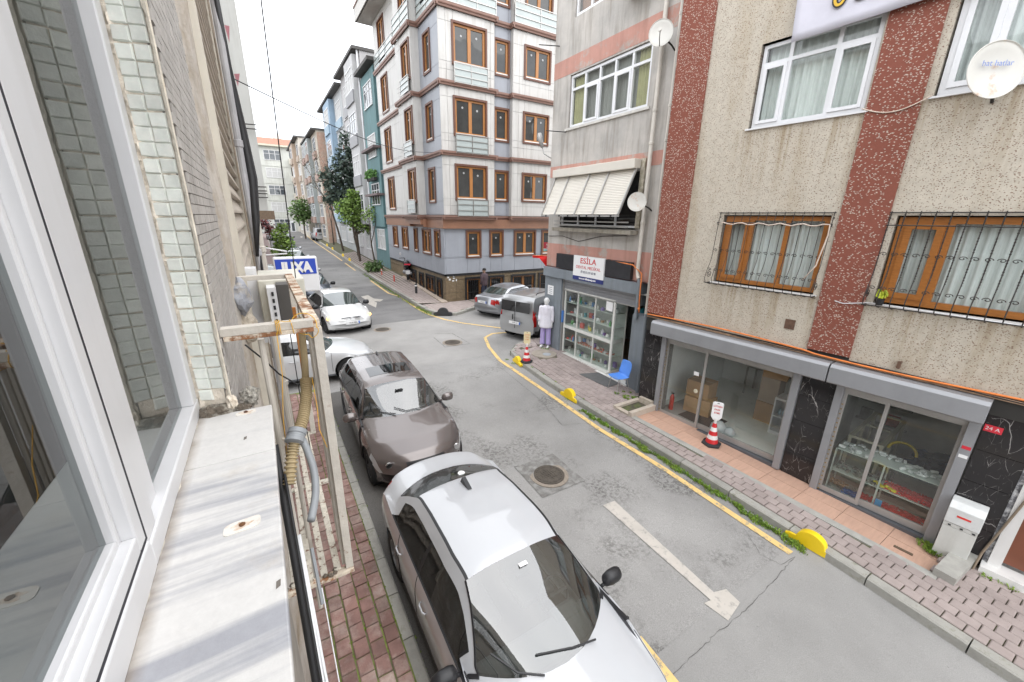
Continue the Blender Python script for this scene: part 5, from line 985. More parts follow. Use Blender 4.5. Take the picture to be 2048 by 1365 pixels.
# ------------------------------------------------------------------ the window we look out of, its wall and sill
from mathutils import noise as _no
M_WAL = mat('window_aluminium', (.66, .66, .67), .32, .035, 2, streak=.1)
M_GAP = mat('black_gasket', (.012, .012, .02), .6)
HB = thing('window_wall', 'crumbling house wall with white framed window, marble sill, glass mosaic reveal and grey tiles', 'wall', (-.3, 1.5, 3.7))
FH = Fr((-.33, 0, 0), (0, 1, 0), (1, 0, 0))
SY = .0
m = MB(); m.fbox(FH, -3, 2.95, -.6, 3.63, -.3, .105); m.fbox(FH, 2.0, 2.95, 3.63, 9, -.28, .1); m.fbox(FH, -3, 2.0, 6.2, 9, -.28, .1); m.build('wall', mat('house_render', (.38, .35, .31), .95, .15, 4, bump=.4), HB)
# marble sill slabs
def marble():
    m = bpy.data.materials.new('veined_marble'); m.use_nodes = True; t = m.node_tree; t.nodes.clear(); MC['veined_marble'] = m; L = t.links.new
    out = nn(t, 'ShaderNodeOutputMaterial'); b = nn(t, 'ShaderNodeBsdfPrincipled'); L(b.outputs[0], out.inputs[0]); b.inputs['Roughness'].default_value = .45
    pos = nn(t, 'ShaderNodeNewGeometry').outputs['Position']
    mp = nn(t, 'ShaderNodeMapping'); mp.inputs['Rotation'].default_value = (0, 0, R_(8)); mp.inputs['Scale'].default_value = (.55, 7.5, 1); L(pos, mp.inputs[0])
    n1 = nn(t, 'ShaderNodeTexNoise', Scale=1.15, Detail=7, Roughness=.55); n1.inputs['Distortion'].default_value = .25; L(mp.outputs[0], n1.inputs['Vector'])
    r = nn(t, 'ShaderNodeValToRGB'); r.color_ramp.elements[0].position = .49; r.color_ramp.elements[0].color = (0, 0, 0, 1); r.color_ramp.elements[1].position = .62; r.color_ramp.elements[1].color = (1, 1, 1, 1); L(n1.outputs[0], r.inputs[0])
    # veins fade out toward the far slab
    sp = nn(t, 'ShaderNodeSeparateXYZ'); L(pos, sp.inputs[0]); fd = nn(t, 'ShaderNodeMapRange'); fd.inputs[1].default_value = 1.32; fd.inputs[2].default_value = 1.5; fd.inputs[3].default_value = .9; fd.inputs[4].default_value = .12; L(sp.outputs[1], fd.inputs[0])
    mm = nn(t, 'ShaderNodeMath', operation='MULTIPLY'); L(r.outputs[0], mm.inputs[0]); L(fd.outputs[0], mm.inputs[1])
    c = nn(t, 'ShaderNodeMixRGB'); L(mm.outputs[0], c.inputs[0]); c.inputs[1].default_value = (.62, .605, .585, 1); c.inputs[2].default_value = (.31, .315, .345, 1)
    n2 = nn(t, 'ShaderNodeTexNoise', Scale=6, Detail=10, Roughness=.7); L(pos, n2.inputs['Vector']); r2 = nn(t, 'ShaderNodeMapRange'); r2.inputs[1].default_value = .56; r2.inputs[2].default_value = .75; r2.inputs[4].default_value = .5; L(n2.outputs[0], r2.inputs[0])
    d = nn(t, 'ShaderNodeMixRGB'); L(r2.outputs[0], d.inputs[0]); L(c.outputs[0], d.inputs[1]); d.inputs[2].default_value = (.46, .40, .33, 1)
    # grime along the frame
    gx = nn(t, 'ShaderNodeMapRange'); gx.inputs[1].default_value = -.315; gx.inputs[2].default_value = -.29; gx.inputs[3].default_value = 1; gx.inputs[4].default_value = 0; L(sp.outputs[0], gx.inputs[0]); n3 = nn(t, 'ShaderNodeTexNoise', Scale=14, Detail=5); L(pos, n3.inputs['Vector']); g2 = nn(t, 'ShaderNodeMath', operation='MULTIPLY'); L(gx.outputs[0], g2.inputs[0]); L(n3.outputs[0], g2.inputs[1])
    e = nn(t, 'ShaderNodeMixRGB'); L(g2.outputs[0], e.inputs[0]); L(d.outputs[0], e.inputs[1]); e.inputs[2].default_value = (.2, .15, .1, 1); 
    n4 = nn(t, 'ShaderNodeTexNoise', Scale=45, Detail=6, Roughness=.7); L(pos, n4.inputs['Vector']); r4 = nn(t, 'ShaderNodeMapRange'); r4.inputs[1].default_value = .3; r4.inputs[2].default_value = .7; r4.inputs[3].default_value = .93; r4.inputs[4].default_value = 1.05; L(n4.outputs[0], r4.inputs[0])
    mu = nn(t, 'ShaderNodeMixRGB', blend_type='MULTIPLY'); mu.inputs[0].default_value = 1; L(e.outputs[0], mu.inputs[1]); L(r4.outputs[0], mu.inputs[2]); L(mu.outputs[0], b.inputs['Base Color'])
    bu = nn(t, 'ShaderNodeBump', Strength=.15, Distance=.005); L(n4.outputs[0], bu.inputs['Height']); L(bu.outputs[0], b.inputs['Normal']); return m
M_MV = marble()
for a, b in ((-.6, .2), (.203, 1.49), (1.493, 1.9)): m = MB(); m.box(-.325, -.064, a, b, 3.67, 3.70); m.build('sill_slab', M_MV, HB, bevel=.004)
m = MB(); m.box(-.2, -.075, -.6, 1.89, 3.60, 3.67); m.build('sill_bed', mat('sill_mortar', (.45, .42, .36), .9, .2, 10, bump=.6), HB)
# rust stained spots with bolts
M_RS = mat('rust_stain', (.70, .67, .62), .7, .06, 20, c2=(.56, .42, .30), c2amt=.38, c2scale=24, c2c=.12); M_RUST = mat('rust', (.17, .075, .03), .9, .3, 20, c2=(.10, .045, .03), c2amt=.5, c2scale=25)
for (px, py), s_ in (((492, 826), (.036, .018)), ((485, 1052), (.042, .024))):
    q = hit(px, py, (0, 0, 3.70), (0, 0, 1)); m = MB(); pts = [(q[0] + s_[0] * math.copysign(abs(cos(a)) ** .5, cos(a)), q[1] + s_[1] * math.copysign(abs(sin(a)) ** .5, sin(a)) + .15 * s_[0] * cos(a)) for a in np.linspace(0, 2 * pi, 29)[:-1]]; m.slab(pts, 3.6995, 3.7025); m.build('filler_patch', M_RS, HB)
    m = MB(); m.slab([(q[0] + .022 * cos(a) * (1 + .35 * sin(5 * a)), q[1] + .013 * sin(a) * (1 + .3 * cos(3 * a))) for a in np.linspace(0, 6.28, 20)[:-1]], 3.701, 3.7031); m.build('rust_halo', mat('rust_halo', (.55, .36, .22), .8, .2, 30, c2=(.68, .62, .55), c2amt=.5, c2scale=60, c2c=.15), HB)
    m = MB(); m.lathe((q[0], q[1], 3.703), [(.007, 0), (.008, .003), (.004, .006)], 9); m.build('bolt', M_RUST, HB)
for px, py in ((556, 1169), (490, 877)): q = hit(px, py, (0, 0, 3.70), (0, 0, 1)); m = MB(); m.slab([(q[0] - .004, q[1] - .012), (q[0] + .005, q[1] - .006), (q[0] + .006, q[1] + .012), (q[0] - .003, q[1] + .008)], 3.6995, 3.7018); m.build('chip', mat('dark_chip', (.17, .15, .13), .9), HB)
# window frame: outer frame, left sash proud of it, right fixed pane
fw_ = thing('window', 'large white aluminium window with two reflecting panes beside the marble sill', 'window', (-.35, 1.2, 3.7))
def prof_v(m, y0, y1, x0, x1, z0, z1, mi=0): m.box(x0, x1, y0, y1, z0, z1, mi)
ZT = 6.15
def fbox_(parts, name, mt, bv): m = MB(); [m.box(-.375, x1, y0, y1, z0, z1) for x1, y0, y1, z0, z1 in parts]; return m.build(name, mt, fw_, bevel=bv)
fbox_([(-.319, -.9, 1.062, 3.70, 3.779), (-.3195, 1.062, 1.965, 3.70, 3.764), (-.324, 1.068, 1.15, 3.764, ZT), (-.345, 1.15, 1.285, 3.70, ZT), (-.345, 1.285, 1.89, 3.70, 3.738), (-.322, 1.885, 1.965, 3.764, ZT), (-.325, -.9, 1.965, ZT, ZT + .07)], 'outer_frame', M_WAL, .005)
fbox_([(-.3235, 1.0545, 1.0675, 3.78, ZT), (-.3232, -.9, 1.0545, 3.7795, 3.7895)], 'gasket', M_GAP, 0)
fbox_([(-.321, 1.008, 1.054, 3.79, ZT), (-.321, -.9, 1.008, 3.79, 3.832), (-.345, .99, 1.008, 3.80, ZT), (-.345, -.9, .99, 3.80, 3.848), (-.321, -.9, -.82, 3.79, ZT)], 'sash', M_WAL, .005)
M_RG = glassmat('double_glazing', (.48, .53, .53), 2.2, .015)
for a, b, z in ((-.82, .99, 3.848), (1.285, 1.885, 3.738)): m = MB(); m.add([(-.362, a, z), (-.362, b, z), (-.362, b, ZT), (-.362, a, ZT)], [(0, 1, 2, 3)]); m.build('pane', M_RG, fw_, fix=False)
# mastic between frame and marble
m = MB(); n = 60
for i in range(n + 1):
    y = -.6 + 2.55 * i / n; w_ = .009 + .003 * sin(i * 1.9) + .002 * sin(i * 5.1); m.v += [(-.331, y, 3.712), (-.331 + w_ * .6, y, 3.708), (-.331 + w_, y, 3.7006)]
for i in range(n):
    for k in (0, 1): q = i * 3 + k; m.f.append((q, q + 1, q + 4, q + 3)); m.mi.append(0)
m.build('mastic', mat('dirty_mastic', (.50, .46, .40), .9, .4, 14, c2=(.16, .11, .08), c2amt=.4, c2scale=18), HB, fix=False)
# room behind
rm = thing('room', 'dim room behind the two window panes', 'room', (-2, 1, 3)); m = MB(); m.box(-4, -.43, 2.2, 2.3, 2.9, 6.3); m.box(-4, -.43, -1.5, -1.4, 2.9, 6.3); m.box(-4.1, -4, -1.5, 2.3, 2.9, 6.3); m.box(-4, -.43, -1.5, 2.3, 6.22, 6.3); m.build('inner_wall', mat('room_wall', (.09, .10, .10), .9, .08), rm)
m = MB(); m.box(-4, -.43, -1.5, 2.3, 2.8, 2.9); m.build('floor', mat('room_floor', (.16, .13, .11), .7, .15), rm); m = MB(); m.box(-.66, -.43, -1.4, 2.2, 3.62, 3.7); m.build('inner_sill', M_MARB_W, rm)
m = MB(); m.box(-1.5, -.9, -.3, .6, 2.9, 3.6); m.build('dark_chest', M_DARK, rm)
# glass mosaic reveal
M_MOS = mat('glass_mosaic', (.74, .765, .71), .3, .10, 18, rnd=.10, c2=(.84, .83, .77), c2amt=.38, c2scale=20, c2c=.15)
M_CRU = mat('crumbling_plaster', (.80, .72, .61), .95, .15, 22, bump=.5, bscale=70, c2=(.50, .41, .31), c2amt=.36, c2scale=18)
RV0, RV1 = np.array([-.327, 1.978]), np.array([-.205, 1.935]); rd = (RV1 - RV0) / np.linalg.norm(RV1 - RV0); rn = np.array([rd[1], -rd[0]]); FRv = Fr((*RV0, 0), (*rd, 0), (*rn, 0)); RL = float(np.linalg.norm(RV1 - RV0))
m = MB(); nz, nu = 220, 12; rnd = random.Random(3)
for i in range(nz + 1):
    z = 3.66 + (6.6 - 3.66) * i / nz
    for j in range(nu + 1):
        u = -.01 + (RL + .01) * j / nu; edge = abs(j - .9) < 1.2; m.v.append(FRv.p(u + (.004 * sin(z * 31) if j == nu else 0), z, (-.004 + (rnd.uniform(-.001, .012) if edge else rnd.uniform(-.0015, .0015)) + .006 * (j == nu))))
for i in range(nz):
    for j in range(nu): q = i * (nu + 1) + j; m.f.append((q, q + 1, q + nu + 2, q + nu + 1)); m.mi.append(0)
m.build('crumbling_edge', M_CRU, HB, smooth='auto', fix=False)
for r in range(54):
    for cidx in range(2):
        z = 3.77 + r * .0495; u = .038 + cidx * .052
        if r < 1 and cidx == 1: continue
        if rnd.random() < .02: continue
        m = MB(); h = .0238; w_ = .0252; j = lambda: rnd.uniform(-.0012, .0012); d = .003 + rnd.uniform(0, .0025)
        P = [FRv.p(u + sx * w_ + j(), z + sz * h + j() + .0025 * sin(r * 1.7 + cidx), -.003) for sx, sz in ((-1, -1), (1, -1), (1, 1), (-1, 1))] + [FRv.p(u + sx * (w_ - .004) + j(), z + sz * (h - .004) + j() + .0025 * sin(r * 1.7 + cidx), d + j() * 1.2) for sx, sz in ((-1, -1), (1, -1), (1, 1), (-1, 1))]
        m.add(P, [(4, 5, 6, 7)] + [(i, (i + 1) % 4, 4 + (i + 1) % 4, 4 + i) for i in range(4)]); m.build('mosaic_tile', M_MOS, HB)
# rubble of plaster at the foot of the reveal
def lump(name, c, r, mt, par, seed, fl=.5, sub=3, amp=.35, freq=2.5):
    from mathutils import noise
    b = bmesh.new(); bmesh.ops.create_icosphere(b, subdivisions=sub, radius=1)
    for v in b.verts:
        n_ = noise.fractal(v.co * freq + Vector((seed, 0, 0)), 1, 2, 5); v.co *= 1 + amp * n_; v.co = Vector((v.co.x * r[0], v.co.y * r[1], v.co.z * r[2])) + Vector(c)
    me = bpy.data.meshes.new(name); m_ = MB(); m_.v = [tuple(v.co) for v in b.verts]; m_.f = [tuple(v.index for v in f.verts) for f in b.faces]; m_.mi = [0] * len(m_.f); b.free(); return m_.build(name, mt, par, fix=False)
M_RUB = mat('dark_rubble', (.16, .13, .10), .95, .5, 30, bump=1., bscale=80, c2=(.45, .42, .36), c2amt=.45, c2scale=25)
lump('rubble', (-.26, 1.93, 3.70), (.07, .045, .03), M_RUB, HB, 3); lump('rubble', (-.205, 1.925, 3.73), (.02, .02, .04), M_CRU, HB, 7); lump('rubble', (-.175, 1.92, 3.70), (.035, .025, .018), M_RUB, HB, 9)
lump('foam_lump', (-.15, 2.1, 3.68), (.035, .06, .04), mat('dirty_foam', (.55, .52, .46), .9, .5, 40, bump=1., bscale=90, c2=(.2, .18, .15), c2amt=.42, c2scale=35), HB, 12, amp=.5, freq=4)
m = MB()
for i in range(40):
    z = 3.72 + i * .06
    pass
nz = 300
for i in range(nz + 1):
    z = 3.7 + 2.9 * i / nz; w_ = .006 + .012 * max(0, _no.noise(Vector((0, 0, z * 9)))) + .004 * _no.noise(Vector((3, 0, z * 40)))
    q0 = FRv.p(RL - w_, z, .007); q1 = FRv.p(RL + .002, z, .008); q2 = (q1[0] + .004, q1[1] + w_ * 1.2, z); m.v += [q0, q1, q2]
for i in range(nz):
    for k in (0, 1): q = i * 3 + k; m.f.append((q, q + 1, q + 4, q + 3)); m.mi.append(0)
m.build('corner_mortar', mat('cream_mortar', (.72, .66, .56), .9, .2, 10, bump=.5), HB)
# small grey wall tiles
M_GT = mat('grey_wall_tile', (.44, .415, .39), .65, .12, 5, rnd=.08, streak=.25)
FT = Fr((-.205, 1.945, 0), (0, 1, 0), (1, 0, 0)); its = []
for r in range(88):
    for c in range(14):
        u = .006 + c * .078 + (.039 if r % 2 else 0); z = 3.3 + r * .038
        if u + .07 > 1.06: continue
        its.append((FT.p(u + .037, z, .003 + rnd.uniform(-.0008, .0008)), (.006, .0745, .0345), (0, 0, 0)))
m = MB(); m.fbox(FT, 0, 1.06, 2.0, 9, -.02, .001); m.build('tile_bed', mat('tile_grout', (.22, .20, .18), .95, .2, 10), HB)
pc = {}
its.sort(key=lambda t: dist(t[0]))
for i, (c, s_, a) in enumerate(its[:290]):
    m = MB(); m.obox(c, *s_); m.build('wall_tile', M_GT, HB, fix=False)
m = MB(); [m.obox(c, *s_) for c, s_, a in its[290:]]; o = m.build('wall_tile_field', M_GT, HB, fix=False); o['kind'] = 'stuff'
# cement strip and foil wrapped pipe stump, then the louvred shop front further along
NB = thing('cement_wall', 'stained cement wall strip with a lumpy pipe cover between grey tiles and louvres', 'wall', (-.2, 3.2, 3))
M_CEM = mat('stained_cement', (.56, .52, .47), .9, .12, 2.5, streak=.45, bump=.5, bscale=30, c2=(.36, .29, .21), c2amt=.44, c2scale=2.2, c2c=.12)
m = MB(); ny, nz = 34, 150
for i in range(ny + 1):
    y = 2.98 + 1.12 * i / ny
    for j in range(nz + 1):
        z = -.6 + 10.0 * j / nz; b_ = .05 * math.exp(-((y - 3.45) / .14) ** 2); x = -.235 + b_ + .012 * _no.noise(Vector((y * 3, z * 2, 0))) + .03 * (y > 3.55) + .006 * _no.noise(Vector((y * 12, z * 9, 4))); m.v.append((x, y, z))
for i in range(ny):
    for j in range(nz): q = i * (nz + 1) + j; m.f.append((q, q + nz + 1, q + nz + 2, q + 1)); m.mi.append(0)
m.build('cement', M_CEM, NB, smooth=True, fix=False); m = MB(); m.box(-3, -.25, 3.0, 4.08, -.6, 9.3); m.build('core', M_DARK, NB)
lump('pipe_wrap', (-.19, 3.42, 3.93), (.07, .10, .14), mat('tape_wrap', (.28, .29, .32), .5, .4, 10, bump=.6, bscale=30, c2=(.45, .40, .33), c2amt=.4, c2scale=8), NB, 5, amp=.3, freq=2); lump('pipe_end', (-.175, 3.42, 3.70), (.07, .085, .12), mat('pipe_cover', (.48, .42, .34), .9, .25, 10, bump=.7, c2=(.25, .18, .12), c2amt=.4, c2scale=10), NB, 8, amp=.2)
LV = thing('louvre_front', 'beige louvred metal siding with white edge trims beyond the cement wall', 'siding', (-.16, 5.5, 3)); M_LV = mat('beige_louvre', (.50, .44, .37), .5, .08, 2, streak=.3, rnd=.04)
for r in range(52):
    z = .6 + r * .17; m = MB(); F2 = Fr((0, 4.15, 0), (1, 0, 0), (0, 1, 0)); m.prism(F2, [(-.23, z), (-.168, z + .005), (-.168, z + .028), (-.222, z + .165), (-.23, z + .165)], 0, 3.5); m.build('slat', M_LV, LV)
m = MB(); m.box(-3, -.235, 4.08, 7.7, -.6, 9.5); m.build('backing', mat('backing_grey', (.30, .28, .25), .9), LV)
for y in (4.09, 7.66): m = MB(); m.box(-.24, -.155, y, y + .06, .4, 9.4); m.build('edge_trim', mat('cream_trim', (.62, .58, .5), .5, .08, 3, streak=.3), LV)
for lb, x, y, z0, z1, r, mt in (('grey downpipe just past the beige louvres', -.07, 7.25, -.2, 9.5, .045, mat('zinc', (.42, .42, .44), .4, .15, 4, streak=.3)), ('cream downpipe with a collar past the louvres', -.02, 7.9, -.2, 6.2, .06, M_PIPE), ('upper white pipe piece past the louvres', -.06, 8.2, 6.2, 9.5, .05, M_PVC)):
    t = thing('downpipe', lb, 'pipe', (x, y, z0)); m = MB(); m.tube([(x, y, z0), (x, y, z1)], r, 10); m.build('pipe', mt, t, smooth='auto'); m = MB(); [m.lathe((x, y, z), [(r, 0), (r * 1.25, .01), (r * 1.25, .09), (r, .1)], 10) for z in (1.5, 3.9, 5.4)]; m.build('collar', mt, t)
simple('cable_bundle', 'thick black cable bundle sagging down the wall past the louvres', 'cable', lambda m: (m.tube([(-.05, 7.1, 8), (-.03, 7.3, 6.4), (-.0, 7.35, 5.6), (.02, 7.3, 5.0), (-.02, 7.2, 4.4), (-.08, 7.1, 3.9)], [.03, .035, .06, .07, .05, .02], 8), m.tube([(-.05, 7.15, 8), (-.02, 7.4, 5.4), (-.05, 7.2, 3.6), (-.05, 7.2, 1)], .02, 6)), M_BLK, smooth=True)
WB = thing('brown_wall', 'brown weathered wall strip with white fittings high beyond the louvres', 'wall', (-.2, 8, 4)); m = MB(); m.box(-3, -.15, 7.75, 9.2, -.6, 9.6); m.build('wall', mat('brown_weathered', (.26, .2, .14), .95, .3, 3, streak=.5), WB)
for z in (6.6, 8.6): m = MB(); m.box(-.12, -.04, 7.9, 8.3, z, z + .4); m.build('white_box', M_PVC, WB)
simple('red_pennant', 'small red pennant fluttering from the brown wall beyond the louvres', 'flag', lambda m: (m.prism(Fr((-.05, 9.2, 0), (1, 0, 0), (0, -1, 0)), [(.05, 7.5), (.12, 7.5), (.08, 7.25)], 0, .01), m.prism(Fr((-.0, 9.6, 0), (1, 0, 0), (0, -1, 0)), [(0.02, 6.9), (.11, 6.92), (.05, 6.7)], 0, .01)), mat('faded_pink', (.45, .2, .23), .8))
# far concrete side wall of the building across the little side street
FWB = thing('concrete_building', 'plain grey concrete side wall of a tall building overhanging the parked cars', 'building', (-2, 17, 4)); m = MB(); m.box(-6, .36, 16, 26, 4.62, 13.6); m.box(-6, .0, 16, 26, 13.6, 15); m.build('wall', mat('far_concrete', (.40, .40, .38), .9, .06, .8, streak=.35), FWB)
m = MB(); m.box(-6, -.4, 15.8, 26, .1, 4.6); m.build('ground_floor', mat('far_ground', (.22, .2, .19), .9, .2), FWB)
for z, l in ((5.35, .5), (5.15, .45), (7.15, .4)): m = MB(); m.tube([(-.1, 15.9, z), (.1 + .3, 15.8, z), (.1 + .3, 15.8, z - .12), (0, 15.9, z - .12)], .018, 5); m.build('rod', M_IR, FWB)
m = MB(); m.box(.0, .5, 15.4, 15.95, 4.35, 4.62); m.build('rusty_edge', mat('rusty_iron'), FWB)
# ------------------------------------------------------------------ rusty air conditioner cage in front of the wall
M_RW = mat('chipped_white_iron', (.56, .52, .46), .6, .12, 6, c2=(.24, .11, .05), c2amt=.35, c2scale=11, c2c=.035, bump=.3); M_RB = mat('rusty_brown_iron', (.28, .13, .06), .85, .3, 12, c2=(.62, .54, .44), c2amt=.52, c2scale=13, c2c=.04, bump=.5)
M_RW2 = mat('flaking_white_iron', (.58, .54, .46), .8, .2, 10, c2=(.16, .08, .05), c2amt=.42, c2scale=24, c2c=.04, bump=.6)
CG = thing('metal_cage', 'rusty white iron cage for an air conditioner hanging on the wall below the sill', 'cage', (0, 2, 2.6))
def bar(name, x0, x1, y0, y1, z0, z1, mt): m = MB(); m.box(x0, x1, y0, y1, z0, z1); return m.build(name, mt, CG, bevel=.002)
bar('top_bar', -.205, .15, 1.985, 2.035, 4.005, 4.04, M_RW); bar('rusty_flange', -.195, .15, 1.98, 2.03, 3.985, 4.004, M_RB)
bar('top_rail', .125, .18, 2.0, 3.78, 4.0, 4.035, M_RB); bar('post', .145, .185, 1.99, 2.03, 2.57, 4.0, M_RW); bar('post_web', .13, .145, 2.03, 2.045, 2.57, 4.0, M_RW)
bar('far_top_bar', -.205, .13, 3.74, 3.79, 4.0, 4.035, M_RW); bar('far_post', .14, .18, 3.74, 3.78, 2.57, 4.0, M_RW)
for k, y in enumerate((2.10, 2.14, 2.18, 2.23)): bar('side_strip', .135, .15, y, y + .014, 2.58, 4.0, M_RW)
bar('inner_upright', .095, .112, 2.5, 2.53, 3.5, 4.0, mat('orange_rust', (.48, .19, .05), .8, .3, 8))
for x in (-.13, -.055, .015, .085): bar('floor_slat', x, x + .035, 2.0, 3.76, 2.57, 2.585, M_RW2)
bar('floor_bar', -.2, .185, 1.975, 2.02, 2.545, 2.568, M_RB); bar('floor_bar', -.2, .18, 2.9, 2.94, 2.55, 2.569, M_RW2); bar('floor_bar', -.2, .18, 3.74, 3.78, 2.55, 2.569, M_RW2)
for x, y in ((-.065, 2.06), (-.012, 2.35)): m = MB(); m.tube([(x, y, 2.0), (x, y, 3.96)], .014, 10); m.build('upright_tube', M_PIPE, CG, smooth='auto')
for i in range(14): m = MB(); m.lathe((random.uniform(-.18, .17), random.uniform(1.98, 2.03), 2.572), [(.012, 0), (.014, .005), (.006, .014)], 6); m.build('rust_flake', M_RUB, CG)
m = MB(); m.tube([(-.1, 1.99, 1.9), (-.1, 1.99, 3.6)], .016, 8); 
simple('black_hose', 'thick black cable running straight down beside the sill edge', 'cable', lambda m: (m.tube([(-.082, 1.9, 3.5), (-.075, 1.6, 2.9), (-.07, 1.3, 2.3), (-.06, .9, 1.6), (-.05, .2, 1.2)], .016, 8), m.tube([(-.06, 1.8, 3.4), (-.05, 1.3, 2.5), (-.02, .9, 1.7), (.0, .3, 1.2)], .006, 6)), M_BLK, smooth=True)
simple('white_cable', 'white cable pair hanging down beside the sill edge', 'cable', lambda m: (m.tube([(-.045, 1.75, 3.1), (-.035, 1.45, 2.6), (-.012, 1.15, 2.05), (.03, .92, 1.7), (.02, .6, 1.3)], .007, 6), m.tube([(-.05, 1.75, 3.1), (-.045, 1.35, 2.5), (-.03, 1.0, 1.9), (-.03, .6, 1.4)], .006, 6), m.tube([(.01, 1.9, 2.6), (.02, 1.5, 1.8), (.04, 1.2, 1.0)], .003, 5)), M_PVC, smooth=True)
simple('brass_hook', 'yellow brass hook bent round the cable bundle at the sill', 'hook', lambda m: m.tube([(-.085, 1.16, 2.5), (-.05, 1.15, 2.49), (-.035, 1.17, 2.5), (-.01, 1.17, 2.49), (.0, 1.2, 2.5), (-.02, 1.22, 2.51), (-.04, 1.22, 2.51)], .006, 6), mat('brass', (.65, .42, .08), .3, .1, metal=.6), smooth=True)
# corrugated hose, tape wrapped pipe, grey elbow
t = thing('drain_hose', 'tan ribbed hose joined to a grey elbow inside the rusty cage', 'hose', (.05, 2.3, 3.5)); P = [Vector(p) for p in ((.105, 2.28, 3.99), (.115, 2.27, 3.93), (.11, 2.26, 3.85), (.105, 2.24, 3.76), (.095, 2.2, 3.68))]
M_TAN = mat('tan_tape', (.42, .33, .19), .6, .12, 10); m = MB(); m.tube(P, .017, 12); m.build('taped_pipe', M_TAN, t, smooth=True)
Q = [Vector(p) for p in ((.095, 2.2, 3.68), (.088, 2.15, 3.63), (.07, 2.08, 3.58), (.045, 2.0, 3.54), (.01, 1.93, 3.50), (-.02, 1.88, 3.44), (-.05, 1.80, 3.34))]
def spl(Q, n):
    o = []
    for i in range(n + 1):
        s_ = i / n * (len(Q) - 1); k = min(int(s_), len(Q) - 2); f = s_ - k; p0, p1, p2, p3 = Q[max(k - 1, 0)], Q[k], Q[k + 1], Q[min(k + 2, len(Q) - 1)]
        o.append(.5 * ((2 * p1) + (-p0 + p2) * f + (2 * p0 - 5 * p1 + 4 * p2 - p3) * f * f + (-p0 + 3 * p1 - 3 * p2 + p3) * f ** 3))
    return o
pts = spl(Q, 176); m = MB(); m.tube(pts, [.0235 + .004 * (1 if (i // 2) % 2 else -1) for i in range(len(pts))], 14); m.build('ribbed_hose', M_TAN, t, smooth='auto')
M_GPL = mat('grey_plastic', (.27, .285, .30), .45, .08, 6); a0 = Vector((.01, 1.925, 3.51)); dr = (Q[5] - Q[3]).normalized(); xx = dr.cross(Vector((0, 0, 1))).normalized(); Mx = Matrix((xx, dr.cross(xx), dr)).transposed()
m = MB(); m.lathe(a0 - dr * .03, [(.031, 0), (.041, .003), (.041, .024), (.037, .027), (.037, .041), (.042, .044), (.042, .064), (.031, .07)], 24, axis=Mx); m.build('coupling', M_GPL, t, smooth='auto')
m = MB(); m.tube(spl([Vector(p) for p in ((.03, 1.91, 3.49), (.042, 1.88, 3.45), (.055, 1.82, 3.37), (.045, 1.72, 3.31), (.01, 1.6, 3.27))], 20), .0165, 12); m.build('grey_pipe', M_GPL, t, smooth=True)
m = MB(); m.tube([(-.005, 1.52, 3.2), (.0, 1.42, 3.0)], .007, 6); m.build('cable_end', M_GPL, t)
# yellow wire twists
def coil(c, n, r, ax=0.):
    return [Vector((c[0] + .02 * (i / (n * 10)) , c[1] + r * 1.3 * cos(i * 2 * pi / 10), c[2] + r * sin(i * 2 * pi / 10))) for i in range(n * 10 + 1)]
M_YW = mat('yellow_wire', (.75, .42, .04), .45, .1, 10)
def wire(label, fn): o = simple('yellow_wire', label, 'wire', fn, M_YW, smooth=True); return o
wire('yellow wire wound round the top bar of the cage', lambda m: (m.tube(coil((.0, 2.01, 4.015), 3, .033), .0019, 6), m.tube(coil((.055, 2.01, 4.01), 1, .034), .0019, 6), m.tube([(.0, 1.98, 4.0), (-.005, 1.985, 3.8), (-.03, 1.98, 3.6), (-.045, 1.96, 3.35)], .0019, 6), m.tube([(.0, 1.97, 4.04), (.02, 1.965, 4.055), (.04, 1.98, 4.045), (.06, 1.96, 4.05)], .0019, 6)))
wire('yellow wire looped round the outer corner of the cage', lambda m: m.tube([Vector((.125 + .05 * cos(a) - .01, 1.99 + .05 * sin(a * .7), 4.02 + .045 * sin(a) - .02 * (a > 5))) for a in np.linspace(-.4, 6.6, 30)], .0019, 6))
wire('thin yellow wire hanging down along the ribbed hose', lambda m: m.tube([(.12, 2.1, 3.72), (.118, 2.0, 3.6), (.11, 1.95, 3.5), (.13, 1.9, 3.42)], .002, 5))
simple('cable_tie', 'black cable stretched across the cage to the hose', 'cable', lambda m: m.tube([(-.13, 2.1, 3.93), (-.07, 2.15, 3.83), (-.02, 2.2, 3.73), (.05, 2.2, 3.66), (.1, 2.18, 3.64), (.125, 2.18, 3.65)], .0038, 6), M_BLK, smooth=True)
simple('cable', 'thin black cable hanging from the cage corner', 'cable', lambda m: m.tube([(.09, 2.3, 3.98), (.06, 2.28, 3.9), (.06, 2.3, 3.6), (.07, 2.3, 3.2)], .0025, 5), M_BLK, smooth=True)
# outdoor unit beyond the cage, sign and white bars
AC = thing('outdoor_unit', 'cream air conditioner outdoor unit behind the far end of the rusty cage', 'air conditioner', (.1, 4.5, 3.3)); m = MB(); m.box(-.08, .29, 4.15, 4.95, 3.52, 3.94); m.build('casing', mat('ac_cream', (.60, .58, .50), .45, .06, 3, streak=.2), AC, bevel=.01)
m = MB(); m.box(-.02, .05, 3.95, 4.149, 3.5, 3.9); m.build('slotted_strip', M_PVC, AC); m = MB(); [m.box(.01, .028, 3.94, 3.949, 3.53 + k * .06, 3.565 + k * .06) for k in range(6)]; m.build('slots', M_BLK, AC); m = MB(); m.box(.055, .2, 3.96, 4.14, 3.5, 3.92); m.build('dark_plate', mat('dark_plate', (.09, .085, .08), .7), AC)
m = MB(); m.box(-.19, -.08, 4.4, 4.6, 3.3, 4.02); m.build('wall_box', M_PVC, AC)
